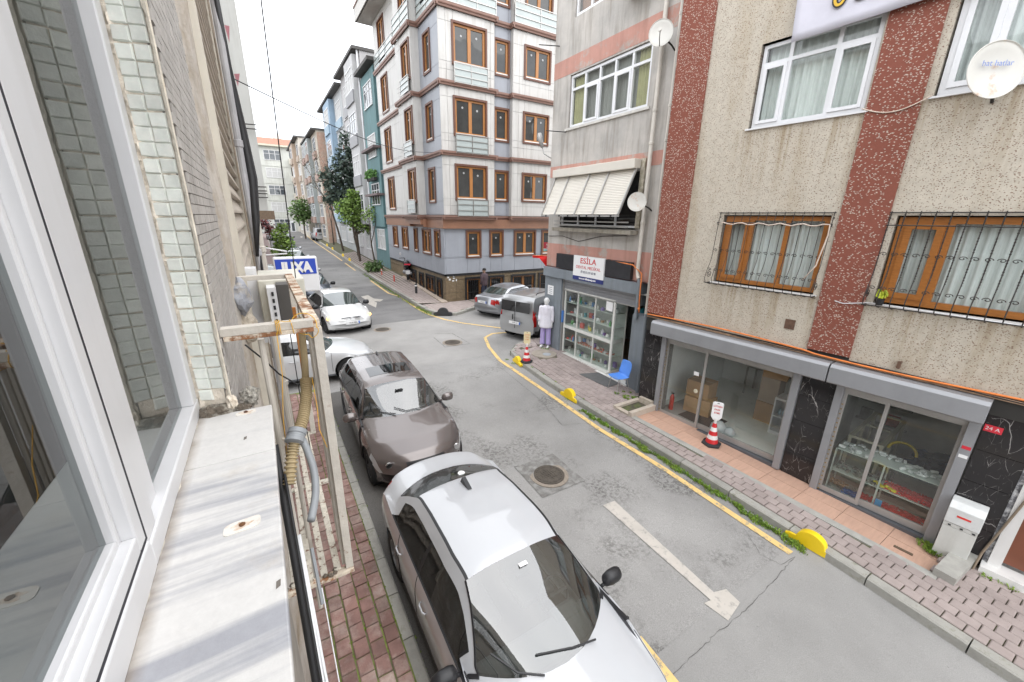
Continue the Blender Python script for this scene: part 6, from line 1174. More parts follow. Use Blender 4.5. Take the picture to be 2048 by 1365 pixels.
JS = thing('box_sign', 'blue and white box sign with large white letters beyond the rusty cage', 'sign', (.35, 6.5, 3.7)); Fj = Fr((.10, 6.5, 0), (1, 0, 0), (0, -1, 0)); m = MB(); m.fbox(Fj, .0, .56, 3.42, 3.93, -.12, -.01); m.build('box', M_PVC, JS, bevel=.02); m = MB(); m.fbox(Fj, .02, .535, 3.68, 3.90, -.01, -.003); m.build('face', mat('sign_blue', (.015, .06, .45), .4, .03), JS, bevel=.008)
text_mesh('JUXA', .2, Fj, .285, 3.775, -.002, M_WTAG, JS, bold=.012, sx=.82)
simple('sign_bracket', 'two white bars reaching out from the wall above the blue sign', 'bracket', lambda m: (m.tube([(-.05, 9, 3.92), (.4, 9, 3.82)], .016, 6), m.tube([(-.05, 9, 3.76), (.4, 9, 3.78)], .016, 6)), M_PVC)
simple('overhead_cable', 'black cable crossing the street high up to the corner building', 'cable', lambda m: m.tube([Vector((-.05, 8.6, 6.6)).lerp(Vector((8.0, 20.6, 7.6)), i / 24) - Vector((0, 0, .35 * sin(pi * i / 24))) for i in range(25)], .010, 5), M_BLK)
simple('overhead_cable', 'black cable hanging steeply from above toward the far street', 'cable', lambda m: m.tube([Vector((.25, 3.3, 7.2)).lerp(Vector((.22, 4.3, 3.3)), i / 20) + Vector((0, .1 * sin(pi * i / 20), 0)) for i in range(21)], .0045, 5), M_BLK)
# ------------------------------------------------------------------ cars, lofted from profile curves
M_TYRE = mat('tyre', (.022, .022, .023), .85, .2, 20, obj=True); M_RIM = mat('alloy_rim', (.30, .30, .31), .35, .1, 10, metal=.6, obj=True); M_RIMD = mat('dark_rim', (.05, .05, .055), .35, .1, 10, metal=.5, obj=True)
M_TRIM = mat('black_trim', (.015, .015, .017), .4, .15, 8, obj=True); M_WELL = mat('wheel_well', (.01, .01, .01), .95, obj=True)
M_LAMP = mat('headlight_lens', (.42, .425, .43), .08, .06, 3, obj=True, spec=.9); M_TAIL = mat('tail_light', (.38, .012, .01), .12, .3, 9, obj=True); M_AMB = mat('amber_lens', (.9, .42, .05), .2, .1, obj=True); M_CHR = mat('chrome', (.7, .7, .7), .12, .05, metal=1., obj=True)
M_PLATE = mat('plate_white', (.72, .72, .72), .4, .03, obj=True); M_PBLUE = mat('plate_blue', (.02, .12, .5), .4, obj=True)
def carglass(name, c, ior): 
    m = darkglass(name, c, ior, .03); return m
M_CG = carglass('windscreen_glass', (.035, .05, .048), 2.5); M_CGS = carglass('side_window_glass', (.016, .017, .018), 1.8)
def paint(name, c, metal=0., rough=.3, coat=1.): return mat(name, c, rough, .025, 1.5, obj=True, metal=metal, coat=coat)
def sm(xs, K, w=.10):
    K = sorted(K); X = np.arange(K[0][0] - .5, K[-1][0] + .5, .002); Y = np.interp(X, [k[0] for k in K], [k[1] for k in K]); n = max(1, int(w / .002)); kern = np.hanning(n + 2)[1:-1]; kern /= kern.sum(); Y = np.convolve(np.pad(Y, (n, n), 'edge'), kern, 'same')[n:-n]
    return np.interp(xs, X, Y)
def make_car(name, label, T, body, cat='car', group=None, detail=2, interior=False, rim=None, mirror=None, top=None, plate='34 JB 7205'):
    L, W, rw = T['L'], T['W'], T.get('rw', .315); h = L / 2
    t = thing(name, label, cat, (0, 0, 0), group)
    base = np.concatenate([np.linspace(-h, -h + .3, 14), np.linspace(-h + .32, h - .32, 64 if detail > 1 else 40), np.linspace(h - .3, h, 14)])
    for xw in T['wheels']: base = np.concatenate([base, np.linspace(xw - .42, xw + .42, 26)])
    feats = [v for k in ('ws', 'rs', 'side', 'pill') for v in np.ravel(T[k])]
    xs = np.unique(np.round(np.concatenate([base, feats]), 3)); xs = xs[np.concatenate([[True], np.diff(xs) > .011])]
    zt, zb, zl, w, wr = [sm(xs, T[k], T.get('s', .12)) for k in ('zt', 'zb', 'zl', 'w', 'wr')]
    zb = np.minimum(zb, zt - .015); wr = np.minimum(wr, w * .94); bf, br = T.get('bow', (.30, .16)); x0f = T['ws'][0] - .2
    NR = 24; V_ = np.zeros((len(xs), 2 * NR - 1, 3))
    for i, x in enumerate(xs):
        a, b_, c, ww, r = zl[i], zb[i], zt[i], w[i], wr[i]; g = c - b_; crown = min(.055, g * .45); ze = c - crown
        pts = [(0, a), (ww * .80, a), (ww * .95, a + .025), (ww * .985, a + .09)]
        for k in range(1, 8): f = k / 8; z = a + .09 + (b_ - a - .09) * f; pts.append((ww * (1.0 - .012 * (1 - f) + .006 * sin(f * pi) - .035 * max(0, f - .7) / .3 * 1.0), z))
        pts.append((ww * .955, b_)); w0 = ww * .935
        for k in range(0, 5): f = k / 4; pts.append((w0 + (r - w0) * f - .0 + .018 * sin(f * pi) * min(1, g * 3), b_ + .006 + (ze - b_ - .006) * f))
        for k in range(1, 8): f = (k / 7) ** 1.4; pts.append((r * (1 - f) ** .85 if f < 1 else 0, ze + crown * (1 - (1 - f) ** 2.4)))
        sf = min(1, max(0, (x - x0f) / (h - x0f))); sf = sf * sf; sr = min(1, max(0, (-x - h * .55) / (h * .45))) ** 2
        for j, (y, z) in enumerate(pts):
            q = abs(y) / ww; dx = -bf * sf * q ** 2.6 + br * sr * q ** 2.6
            wb, rb = T.get('wbow', .16), T.get('rbow', .08); q2 = abs(y) / .75
            if j > 12: dx += -wb * q2 * q2 * max(0, 1 - abs(x - T['ws'][1]) / (.75 if x < T['ws'][1] else .5)) + rb * q2 * q2 * max(0, 1 - abs(x - T['rs'][0]) / (.7 if x > T['rs'][0] else .3))
            V_[i, NR - 1 + j] = (x + dx, -y, z); V_[i, NR - 1 - j] = (x + dx, y, z)
    n, m_ = V_.shape[:2]
    # arches
    side = [k for k in range(m_) if 2 <= abs(k - (NR - 1)) <= 9]
    ra = rw + .055
    dead = np.zeros((n, m_), bool)
    for xw in T['wheels']:
        for k in side:
            for i in range(n):
                dx, dz = V_[i, k, 0] - xw, V_[i, k, 2] - rw; d = math.hypot(dx, dz)
                if d < ra: dead[i, k] = True
    orig = V_.copy(); kill = set(); 
    for i in range(n - 1):
        for k in range(m_ - 1):
            c4 = [(i, k), (i + 1, k), (i + 1, k + 1), (i, k + 1)]; dn = sum(dead[q] for q in c4)
            low = all(orig[q][2] < rw + .02 for q in c4) and 1 <= min(abs(q[1] - (NR - 1)) for q in c4) <= 3 and any(abs(np.mean([orig[q][0] for q in c4]) - xw) < ra - .03 for xw in T['wheels'])
            if dn == 4 or low: kill.add((i, k))
    for i in range(n):
        for k in side:
            if dead[i, k]:
                nb = [(i + a, k + b_) for a in (-1, 0) for b_ in (-1, 0)]
                if any(q not in kill and 0 <= q[0] < n - 1 and 0 <= q[1] < m_ - 1 for q in nb):
                    xw = min(T['wheels'], key=lambda v: abs(v - V_[i, k, 0])); dx, dz = V_[i, k, 0] - xw, V_[i, k, 2] - rw; d = math.hypot(dx, dz) or 1; V_[i, k, 0] = xw + dx / d * ra; V_[i, k, 2] = rw + dz / d * ra
    groups = {}
    ws0, ws1 = T['ws']; rs0, rs1 = T['rs']
    for i in range(n - 1):
        for k in range(m_ - 1):
            if (i, k) in kill: continue
            xc = (xs[i] + xs[i + 1]) / 2; rk = min(abs(k - (NR - 1)), abs(k + 1 - (NR - 1))); P = (orig[i, k] + orig[i + 1, k + 1]) / 2; key = 'body'
            g = zt[i] - zb[i]
            if rk >= 16 and ws0 < xc < ws1: key = 'windscreen'
            elif rk >= 16 and rs0 < xc < rs1 and T.get('rglass', 1): key = 'rear_window'
            elif 12 <= rk <= 14 and any(a < xc < b_ for a, b_ in T['side']) and g > .12: key = 'side_window_' + ('r' if k < NR - 1 else 'l') + str([a < xc < b_ for a, b_ in T['side']].index(True))
            elif rk in (11, 15) and T['side'][0][0] - .04 < xc < T['side'][-1][1] + .05 and g > .1 and rk == 11: key = 'window_trim'
            elif 12 <= rk <= 14 and g > .12 and any(a < xc < b_ for a, b_ in T['pill']): key = 'window_trim'
            elif 8 <= rk <= 10 and h - T.get('hl', .36) < xc < h - .03: key = 'headlight' + ('_l' if k < NR - 1 else '')
            elif P[2] < T.get('sillz', 0): key = 'lower_trim'
            elif rk == 16 and T.get('ditch') and rs1 < xc < ws0: key = 'roof_strip'
            else:
                for nm, (xa, xb, ya, yb, za, zb_) in T.get('patch', {}).items():
                    if nm != 'headlight' and xa < P[0] < xb and ya <= abs(P[1]) <= yb and za < P[2] < zb_: key = nm + ('_l' if nm[-5:] in ('light',) and P[1] > 0 else ''); break
            key += '_l' if key in ('window_trim', 'roof_strip') and k < NR - 1 else ''; groups.setdefault(key, []).append((i, k))
    mats = {'body': body, 'windscreen': M_CG, 'rear_window': M_CG if T['rs'][1] - T['rs'][0] > .3 else M_CGS, 'window_trim': M_TRIM, 'lower_trim': T.get('ltm', M_TRIM), 'roof_strip': M_TRIM, 'headlight': M_LAMP, 'tail_light': M_TAIL, 'grille': M_TRIM, 'intake': M_TRIM, 'panel': body}
    for key, cells in groups.items():
        idx = {}; mb = MB()
        for (i, k) in cells:
            f = []
            for q in ((i, k), (i + 1, k), (i + 1, k + 1), (i, k + 1)):
                if q not in idx: idx[q] = len(mb.v); mb.v.append(tuple(V_[q]))
                f.append(idx[q])
            mb.f.append(tuple(f)); mb.mi.append(0)
        if key == 'body':
            for i in (0, n - 1):
                f = []
                for k in range(m_):
                    if (i, k) not in idx: idx[(i, k)] = len(mb.v); mb.v.append(tuple(V_[i, k]))
                    f.append(idx[(i, k)])
                mb.f.append(tuple(f)); mb.mi.append(0)
        nm = key[:-2] if key.endswith('_l') else key
        if nm.startswith('side_window_'): mt = M_CGS; nm = 'side_window'
        else: mt = mats.get(nm, M_TRIM)
        o = mb.build(nm, mt, t, local=True, fix=False)
        me = o.data; b = bmesh.new(); b.from_mesh(me); bmesh.ops.remove_doubles(b, verts=b.verts, dist=.0005); bmesh.ops.recalc_face_normals(b, faces=b.faces)
        cen = Vector((0, 0, .7)); s_ = sum((f.calc_center_median() - cen).dot(f.normal) * f.calc_area() for f in b.faces)
        if s_ < 0: bmesh.ops.reverse_faces(b, faces=b.faces)
        b.to_mesh(me); b.free(); me.shade_smooth(); me.set_sharp_from_angle(angle=R_(38))
    if interior:
        for nm_ in ('windscreen', 'side_window', 'rear_window'):
            for o in t.children:
                if o.name.startswith(nm_): o.data.materials.clear(); o.data.materials.append(glassmat('car_screen', (.55, .62, .60), 2.6, .04) if nm_ != 'side_window' else glassmat('car_side', (.22, .23, .23), 1.8, .02))
        lm = mat('cabin_lining', (.05, .05, .055), .9, obj=True); mb = MB(); idx = {}; c0 = np.array([-.2, 0, .8])
        for key, cells in groups.items():
            if 'window' in key and 'trim' not in key or 'windscreen' in key: continue
            for (i, k) in cells:
                if not (-h + .35 < xs[i] < ws1 + .25) or min(abs(k - (NR - 1)), abs(k + 1 - (NR - 1))) < 4: continue
                f = []
                for q in ((i, k), (i + 1, k), (i + 1, k + 1), (i, k + 1)):
                    if q not in idx: idx[q] = len(mb.v); mb.v.append(tuple(c0 + (orig[q] - c0) * .978))
                    f.append(idx[q])
                mb.f.append(tuple(f)); mb.mi.append(0)
        mb.build('lining', lm, t, local=True, fix=False)
        sm_ = mat('seat_fabric', (.07, .07, .075), .9, .15, 10, obj=True)
        for x, y in ((.0, .37), (.0, -.37), (-.95, .38), (-.95, -.38)):
            mb = MB(); mb.obox((x + .05, y, .50), .5, .48, .16); mb.obox((x - .26, y, .78), .13, .46, .52); mb.obox((x - .30, y, 1.10), .09, .24, .16); mb.build('seat', sm_, t, local=True, bevel=.04)
        mb = MB(); mb.obox((.92, 0, .76), .42, 1.44, .22); mb.obox((.75, .36, .84), .2, .34, .10); mb.build('dashboard', mat('dash_grey', (.10, .10, .105), .8, obj=True), t, local=True, bevel=.05)
        mb = MB(); ax = Vector((.42, 0, .30)).normalized(); cc = Vector((.55, .36, .88)); e1 = Vector((0, 1, 0)); e2 = ax.cross(e1); mb.tube([cc + (e1 * cos(a) + e2 * sin(a)) * .18 for a in np.linspace(0, 2 * pi, 25)], .015, 6); mb.tube([cc - e1 * .17, cc + e1 * .17], .02, 5); mb.build('steering_wheel', M_TRIM, t, local=True)
        mb = MB(); mb.obox((.44, 0, 1.27), .03, .15, .045); mb.build('rear_view_mirror', M_TRIM, t, local=True)
    if detail > 1:
        i0, i1 = int(np.argmin(abs(xs - ws0))), int(np.argmin(abs(xs - ws1))); mb = MB(); mb.tube([Vector(V_[i1, k]) + Vector((.005, 0, .0)) for k in range(NR - 1 - 16, NR - 1 + 17)], .022, 5)
        for s in (1, -1): mb.tube([Vector(V_[i, NR - 1 - s * 16]) for i in range(i0, i1 + 1)], .010, 4)
        mb.build('screen_seal', M_TRIM, t, local=True, fix=False)
        def srf(x, y): i = int(np.argmin(abs(xs - x))); row = V_[i, NR // 2 - 11:NR]; k = int(np.argmin(abs(row[:, 1] - abs(y)))); q = Vector(row[k]); q.y = y; return q
        for s in (1, -1):
            mb = MB(); mb.tube([Vector(V_[int(np.argmin(abs(xs - x))), NR - 1 - s * 12]) for x in np.linspace(ws1 + .12, h - .38, 16)], .0035, 4); mb.build('bonnet_seam', M_TRIM, t, local=True, fix=False)
    # seams, handles
    def srow(x, k0, k1, s=1, off=.002):
        i = int(np.argmin(abs(xs - x))); return [Vector(V_[i, NR - 1 - s * k]) + Vector((0, s * off, 0)) for k in range(k0, k1)]
    if detail:
        mb = MB()
        for x in T['seams']:
            for s in (1, -1): mb.tube([p for p in srow(x, 4, 12, s, .001)], .005, 4, cap=False)
        mb.build('door_seam', M_TRIM, t, local=True, fix=False)
        for x in T['handles']:
            for s in (1, -1):
                i = int(np.argmin(abs(xs - x))); p = Vector(V_[i, NR - 1 - s * 9]); mb = MB(); mb.tube([p + Vector((.08, s * .004, 0)), p + Vector((.05, s * .03, .003)), p + Vector((-.05, s * .03, .003)), p + Vector((-.08, s * .004, 0))], .011, 6); mb.build('door_handle', top or body, t, local=True, smooth=True)
    # mirrors
    for s in (1, -1):
        i = int(np.argmin(abs(xs - T['mir']))); p = Vector(V_[i, NR - 1 - s * 11]); mb = MB()
        mb.lathe(p + Vector((.0, s * .145, .06)), [(.02, -.13), (.075, -.10), (.095, -.03), (.095, .06), (.08, .10), (.02, .125)], 12, axis=Matrix(((0, 1, 0), (0, 0, 1), (1, 0, 0))) if 0 else Matrix(((0, .75, 0), (0, 0, 1.), (1, 0, 0))))
        mb.tube([p + Vector((0, -s * .01, 0)), p + Vector((0, s * .07, .02))], .022, 6); mb.build('mirror', mirror or body, t, local=True, smooth=True)
    # wheels
    for xw in T['wheels']:
        for s in (1, -1):
            yy = s * (float(np.interp(xw, xs, w)) - .115); ax = Matrix(((1, 0, 0), (0, 0, s), (0, 1, 0)))
            mb = MB(); mb.lathe((xw, yy, rw), [(rw * .66, -.09), (rw * .93, -.10), (rw, -.07), (rw, .07), (rw * .93, .10), (rw * .68, .095), (rw * .64, .05)], 28, axis=ax); wh = mb.build('wheel', M_TYRE, t, local=True, smooth='auto')
            mb = MB(); mb.lathe((xw, yy, rw), [(rw * .66, .05), (rw * .66, .088), (rw * .60, .085), (rw * .58, .03), (.03, .02)], 24, axis=ax)
            for k in range(T.get('spokes', 5)):
                a = 2 * pi * k / T.get('spokes', 5); c_ = Vector((xw + rw * .33 * cos(a), yy + s * .065, rw + rw * .33 * sin(a)))
                for q in (-.028, .028):
                    e = Vector((-sin(a) * q, 0, cos(a) * q)); mb.tube([Vector((xw, yy + s * .07, rw)) + e * .4, c_ + e, Vector((xw + rw * .62 * cos(a), yy + s * .075, rw + rw * .62 * sin(a))) + e], .014, 4)
            mb.lathe((xw, yy, rw), [(.03, .05), (.045, .08), (.03, .088)], 10, axis=ax); mb.build('rim', rim or M_RIM, wh, local=True, fix=False)
            mb = MB(); mb.lathe((xw, yy - s * .03, rw), [(.02, -.22), (ra - .012, -.22), (ra - .012, .10), (ra - .016, .10), (ra - .03, -.15), (.02, -.16)], 24, axis=ax); mb.build('wheel_well', M_WELL, t, local=True, fix=False)
    mb = MB(); mb.box(-h + .35, h - .35, -W / 2 + .25, W / 2 - .25, .16, .5); mb.build('underbody_light_block', M_WELL, t, local=True)  # black box added inside the car's underside to block light
    # plates
    for s, key in ((1, 'fplate'), (-1, 'rplate')):
        if key in T:
            x, z = T[key]; mb = MB(); mb.obox((x, 0, z), .012, .52, .11); pl = mb.build('number_plate', M_PLATE, t, local=True); mb = MB(); mb.obox((x + s * .001, s * .235, z), .013, .05, .108); mb.build('blue_strip', M_PBLUE, pl, local=True)
            if detail > 1: text_mesh(plate, .085, Fr((x, 0, 0), (0, s, 0), (s, 0, 0)), .02, z, .007, M_TRIM, None, 'lettering', extrude=.0005, sx=.8).parent = pl
    if detail:
        # wipers and aerial
        i = int(np.argmin(abs(xs - ws1)));
        def surf(x, y):
            i = int(np.argmin(abs(xs - x))); row = V_[i, :NR]; k = int(np.argmin(abs(row[:, 1] - abs(y)) + (np.arange(NR) < -1) * 9 + (np.array([r[2] for r in row]) < zb[i] - .02) * 9)); q = Vector(row[k]); return Vector((q.x, y, q.z))
        T['surf'] = surf
    T['V'] = V_; T['xs'] = xs
    return t
SED = dict(L=4.62, W=1.81, rw=.32, wheels=(1.37, -1.33), zt=[(-2.31, .55), (-2.29, .72), (-2.25, 1.0), (-2.18, 1.07), (-1.78, 1.11), (-1.12, 1.39), (-.7, 1.455), (-.2, 1.475), (.1, 1.46), (.27, 1.425), (1.24, 1.0), (1.36, .965), (1.9, .83), (2.15, .72), (2.25, .62), (2.31, .45)],
    zb=[(-2.31, .5), (-2.2, .85), (-1.8, .98), (0, .93), (1.1, .90), (1.8, .76), (2.15, .62), (2.31, .40)], zl=[(-2.31, .36), (-2.1, .22), (-1.5, .19), (1.5, .17), (2.1, .2), (2.31, .3)],
    w=[(-2.31, .80), (-2.1, .88), (-1.3, .91), (0, .905), (1.3, .91), (1.9, .88), (2.2, .82), (2.31, .76)], wr=[(-2.31, .6), (-1.7, .70), (-1.05, .585), (0, .60), (.27, .575), (1.12, .74), (1.6, .70), (2.31, .6)],
    ws=(.29, 1.22), rs=(-1.74, -1.16), wbow=.30, rbow=.20, side=[(-1.36, -.42), (-.36, .86)], pill=[(-.42, -.36), (.86, .92)], seams=(-.38, -1.02, .92), handles=(-.12, -.95), mir=.78, rplate=(-2.315, .74), fplate=(2.33, .45), ditch=True, bow=(.34, .26),
    patch=dict(headlight=(1.72, 2.3, .45, .95, .54, .78), tail_light=(-2.4, -1.98, .48, .95, .72, .98), grille=(2.1, 2.4, 0, .42, .52, .66), intake=(2.1, 2.4, 0, .6, .25, .36)))
P_WHITE = paint('white_paint', (.47, .48, .50))
car1 = make_car('parked_car', 'large white saloon parked nearest, seen from above with black mirrors and roof strips', SED, P_WHITE, 'car', interior=True, mirror=M_TRIM, plate='34 AB 123')
def add_local(t, name, fn, mt, **k): m = MB(); fn(m); return m.build(name, mt, t, local=True, **k)
sf = SED['surf']
add_local(car1, 'wiper', lambda m: m.tube([sf(1.24, .35) + Vector((.03, 0, .02)), sf(1.18, .1) + Vector((0, 0, .03)), sf(1.08, -.25) + Vector((0, 0, .03))], .010, 5), M_TRIM); add_local(car1, 'wiper', lambda m: m.tube([sf(1.24, -.25) + Vector((.03, 0, .02)), sf(1.18, -.45) + Vector((0, 0, .025)), sf(1.0, -.6) + Vector((0, 0, .03))], .010, 5), M_TRIM)
add_local(car1, 'aerial_fin', lambda m: m.prism(Fr((0, 0, 0), (1, 0, 0), (0, 1, 0)), [(-1.06, 1.38), (-.80, 1.45), (-1.0, 1.50)], -.025, .025), M_TRIM)
add_local(car1, 'toll_tag', lambda m: m.obox(tuple(sf(.42, .02) + Vector((0, 0, .012))), .05, .1, .004, tilt=0), M_PLATE)
add_local(car1, 'spare_sticker', lambda m: m.lathe(tuple(sf(-1.30, .1) + Vector((0, 0, .01))), [(.035, 0), (.05, .002), (.05, .004), (.03, .004)], 16), M_PLATE)
car1.location = (1.82, 3.14, zr(3.0) + .005); car1.rotation_euler = (R_(0), R_(-2.3) * -1, -pi / 2 + R_(.0)); car1.rotation_euler = (0, R_(2.3), -pi / 2)
HAT = dict(L=4.33, W=1.765, rw=.325, wheels=(1.33, -1.36), zt=[(-2.165, .55), (-2.14, .95), (-2.05, 1.12), (-1.75, 1.33), (-1.5, 1.40), (-.6, 1.435), (0, 1.42), (.17, 1.385), (.80, 1.06), (.95, .985), (1.6, .87), (1.95, .76), (2.08, .66), (2.165, .45)],
    zb=[(-2.165, .5), (-2.05, .95), (-1.5, .98), (0, .93), (.85, .90), (1.6, .79), (2.0, .64), (2.165, .40)], zl=[(-2.165, .36), (-2, .24), (-1.5, .19), (1.5, .17), (1.95, .2), (2.165, .28)],
    w=[(-2.165, .78), (-1.9, .86), (-1.3, .885), (0, .875), (1.2, .885), (1.8, .86), (2.05, .80), (2.165, .72)], wr=[(-2.165, .6), (-1.8, .60), (-1.2, .585), (0, .59), (.17, .60), (.85, .76), (1.5, .72), (2.165, .55)],
    s=.16, wbow=.2, ws=(.19, .94), rs=(-2.05, -1.72), side=[(-1.62, -1.2), (-1.16, -.38), (-.32, .72)], pill=[(-1.2, -1.16), (-.38, -.32), (.72, .78)], seams=(-.35, -1.15, .85), handles=(-.15, -1.0), mir=.62, rplate=(-2.18, .8), fplate=(2.18, .42), bow=(.40, .2), spokes=5,
    patch=dict(headlight=(1.62, 2.2, .46, .95, .585, .735), tail_light=(-2.3, -1.9, .5, .95, .75, .95), grille=(1.9, 2.25, .05, .33, .50, .68), intake=(1.9, 2.3, 0, .7, .24, .36)))
P_BROWN = paint('mocha_metallic', (.150, .128, .122), .45, .25)
car2 = make_car('parked_car', 'brown metallic hatchback with sunroof parked right behind the white saloon', HAT, P_BROWN, interior=True, rim=M_RIMD); sf = HAT['surf']
add_local(car2, 'sunroof', lambda m: (lambda A: m.add([tuple(sf(x, y) + Vector((0, 0, .006))) for x in np.linspace(-.62, -.12, 5) for y in np.linspace(-.43, .43, 9)], [(i * 9 + j, i * 9 + j + 1, i * 9 + j + 10, i * 9 + j + 9) for i in range(4) for j in range(8)]))(0), M_CGS, smooth=True)
add_local(car2, 'wiper', lambda m: (m.tube([sf(.92, .3) + Vector((.03, 0, .02)), sf(.88, .0) + Vector((0, 0, .025)), sf(.82, -.2) + Vector((0, 0, .03))], .009, 5), m.tube([sf(.92, -.2) + Vector((.03, 0, .02)), sf(.86, -.45) + Vector((0, 0, .025))], .009, 5)), M_TRIM)
add_local(car2, 'aerial_fin', lambda m: m.prism(Fr((0, 0, 0), (1, 0, 0), (0, 1, 0)), [(-1.5, 1.40), (-1.32, 1.42), (-1.46, 1.455)], -.015, .015), M_TRIM)
for s in (1, -1): 
    q = Vector((1.93, s * .62, .655)); add_local(car2, 'lamp_ring', lambda m: m.lathe(q, [(.03, -.02), (.055, .0), (.055, .03), (.035, .032)], 14, axis='X'), M_CHR)
car2.location = (1.95, 7.93, zr(8) + .0); car2.rotation_euler = (0, R_(2.3), -pi / 2 + R_(-1))
# white hatch standing across the little street at the left
CLI = dict(HAT); CLI.update(L=4.06, zt=[(x * .94, z * 1.01) for x, z in HAT['zt']], zb=[(x * .94, z) for x, z in HAT['zb']], zl=[(x * .94, z) for x, z in HAT['zl']], w=[(x * .94, z * .98) for x, z in HAT['w']], wr=[(x * .94, z) for x, z in HAT['wr']], ws=(.2, .95), rs=(-1.93, -1.62), side=[(-1.5, -.4), (-.34, .78)], pill=[(-.4, -.34), (.78, .84)], wheels=(1.25, -1.3), seams=(-.37, -1.1, .9), mir=.66, sillz=.3, fplate=(2.04, .42), rplate=(-2.05, .8), ltm=mat('grey_sill', (.16, .17, .19), .5, obj=True),
    patch=dict(headlight=(1.45, 2.1, .42, .95, .56, .77), tail_light=(-2.2, -1.8, .5, .95, .75, .95), grille=(1.8, 2.2, 0, .4, .4, .55)))
car3 = make_car('parked_car', 'pearl white hatchback standing across the side street behind the rusty cage', CLI, paint('pearl_white', (.60, .61, .62), .1), detail=1)
car3.location = (.42, 12.25, .0); car3.rotation_euler = (0, 0, R_(-3))
# turning white saloon
CDE = dict(SED); CDE.update(L=4.43, ws=(.30, 1.16), rs=(-1.66, -1.1), patch=dict(headlight=(1.7, 2.3, .48, .95, .60, .78), tail_light=(-2.4, -1.98, .48, .95, .72, .98), grille=(2.05, 2.4, 0, .46, .62, .70), intake=(2.05, 2.4, 0, .58, .26, .38)))
for k in ('zt', 'zb', 'zl', 'w', 'wr'): CDE[k] = [(x * .96, z) for x, z in SED[k]]
CDE['fplate'] = (2.225, .50); CDE['rplate'] = (-2.22, .74)
car4 = make_car('moving_car', 'white saloon with glowing amber indicators turning out of the far street', CDE, paint('white_paint2', (.62, .62, .615)), rim=M_RIMD, mirror=M_TRIM, plate='34 JN 8825')
for s in (1, -1):
    me = mat('amber_glow', (.9, .45, .1), .3, obj=True); b = [n for n in me.node_tree.nodes if n.type == 'BSDF_PRINCIPLED'][0]; b.inputs['Emission Color'].default_value = (1, .5, .12, 1); b.inputs['Emission Strength'].default_value = 1.6
    add_local(car4, 'indicator', lambda m: m.lathe((1.78, s * .80, .66), [(.02, -.05), (.06, -.02), (.06, .03), (.02, .05)], 10, axis='X'), me, smooth=True)
add_local(car4, 'chevron', lambda m: [m.tube([(2.17 - .10 * (abs(y) / .5) ** 2 + .03, y, .665 + (.03 if abs(y) < .05 else 0) + dz) for y in np.linspace(-.5, .5, 21)], .009, 5) for dz in (0, -.045)], M_CHR)
add_local(car4, 'wiper', lambda m: m.tube([(1.1, .5, 1.0), (1.06, .1, 1.03), (1.05, -.3, 1.04)], .009, 5), M_TRIM)
car4.location = (2.42, 18.25, 0.0); car4.rotation_euler = (0, 0, -pi / 2 + R_(5))
# silver saloon at the corner pavement
CIV = dict(SED); CIV.update(L=4.45, zt=[(x * .963, z * .955) for x, z in SED['zt']], patch=dict(headlight=(1.8, 2.3, .48, .95, .60, .76), tail_light=(-2.4, -1.93, .42, .95, .70, .88)), ws=(.3, 1.16), rs=(-1.66, -1.1))
for k in ('zb', 'zl', 'w', 'wr'): CIV[k] = [(x * .963, z * (.955 if k == 'zb' else .97)) for x, z in SED[k]]
CIV['rplate'] = (-2.24, .76); CIV['fplate'] = (2.24, .4); CIV['ditch'] = False
P_SIL = paint('silver_metallic', (.34, .35, .37), .6, .3)
car5 = make_car('parked_car', 'silver saloon with red tail lights parked by the corner building', CIV, P_SIL, plate='34 KL 55')
a = R_(20); car5.location = (8.45 + 2.15 * cos(a), 16.15 + 2.15 * sin(a), 0); car5.rotation_euler = (0, 0, a)
# small grey panel van
VAN = dict(L=3.96, W=1.72, rw=.30, wheels=(1.2, -1.25), zt=[(-1.98, .7), (-1.975, 1.2), (-1.93, 1.58), (-1.8, 1.73), (-1.2, 1.76), (0, 1.76), (.35, 1.70), (1.05, 1.12), (1.2, 1.05), (1.7, .88), (1.9, .7), (1.98, .5)],
    zb=[(-1.98, .95), (-1.9, 1.03), (0, 1.02), (1.1, .98), (1.7, .8), (1.98, .45)], zl=[(-1.98, .3), (-1.5, .24), (1.5, .22), (1.98, .3)], w=[(-1.98, .80), (-1.8, .855), (0, .86), (1.2, .86), (1.75, .80), (1.98, .70)], wr=[(-1.98, .72), (-1.7, .72), (0, .70), (.35, .66), (1.1, .72), (1.98, .5)],
    ws=(.38, 1.03), rs=(-1.9, -1.89), rglass=0, side=[(.05, .92)], pill=[(0, .05)], seams=(.05, .95, -1.0), handles=(.2, -.2), mir=.85, rplate=(-2.0, .70), bow=(.3, .10), sillz=.42, s=.06, spokes=8,
    patch=dict(headlight=(1.4, 2.0, .42, .9, .62, .85), tail_light=(-2.1, -1.75, .70, .88, .62, 1.15)))
P_GV = paint('grey_van_paint', (.36, .365, .37), .5, .35)
van = make_car('parked_van', 'small grey panel van with roof bars parked behind the mannequin', VAN, P_GV, 'van', plate='34 FR 10', rim=M_RIMD, mirror=M_TRIM)
add_local(van, 'rear_window', lambda m: [m.add([(-2.0 + .02 + .03 * (z > 1.3), y, z) for z in (1.13, 1.52) for y in (a, b)], [(0, 1, 3, 2)]) for a, b in ((-.66, -.02), (.02, .66))], M_CGS, fix=False)
add_local(van, 'rear_door_seam', lambda m: (m.obox((-1.985, 0.0, .98), .02, .008, 1.0), m.obox((-1.992, .1, .92), .012, .05, .2)), M_TRIM)
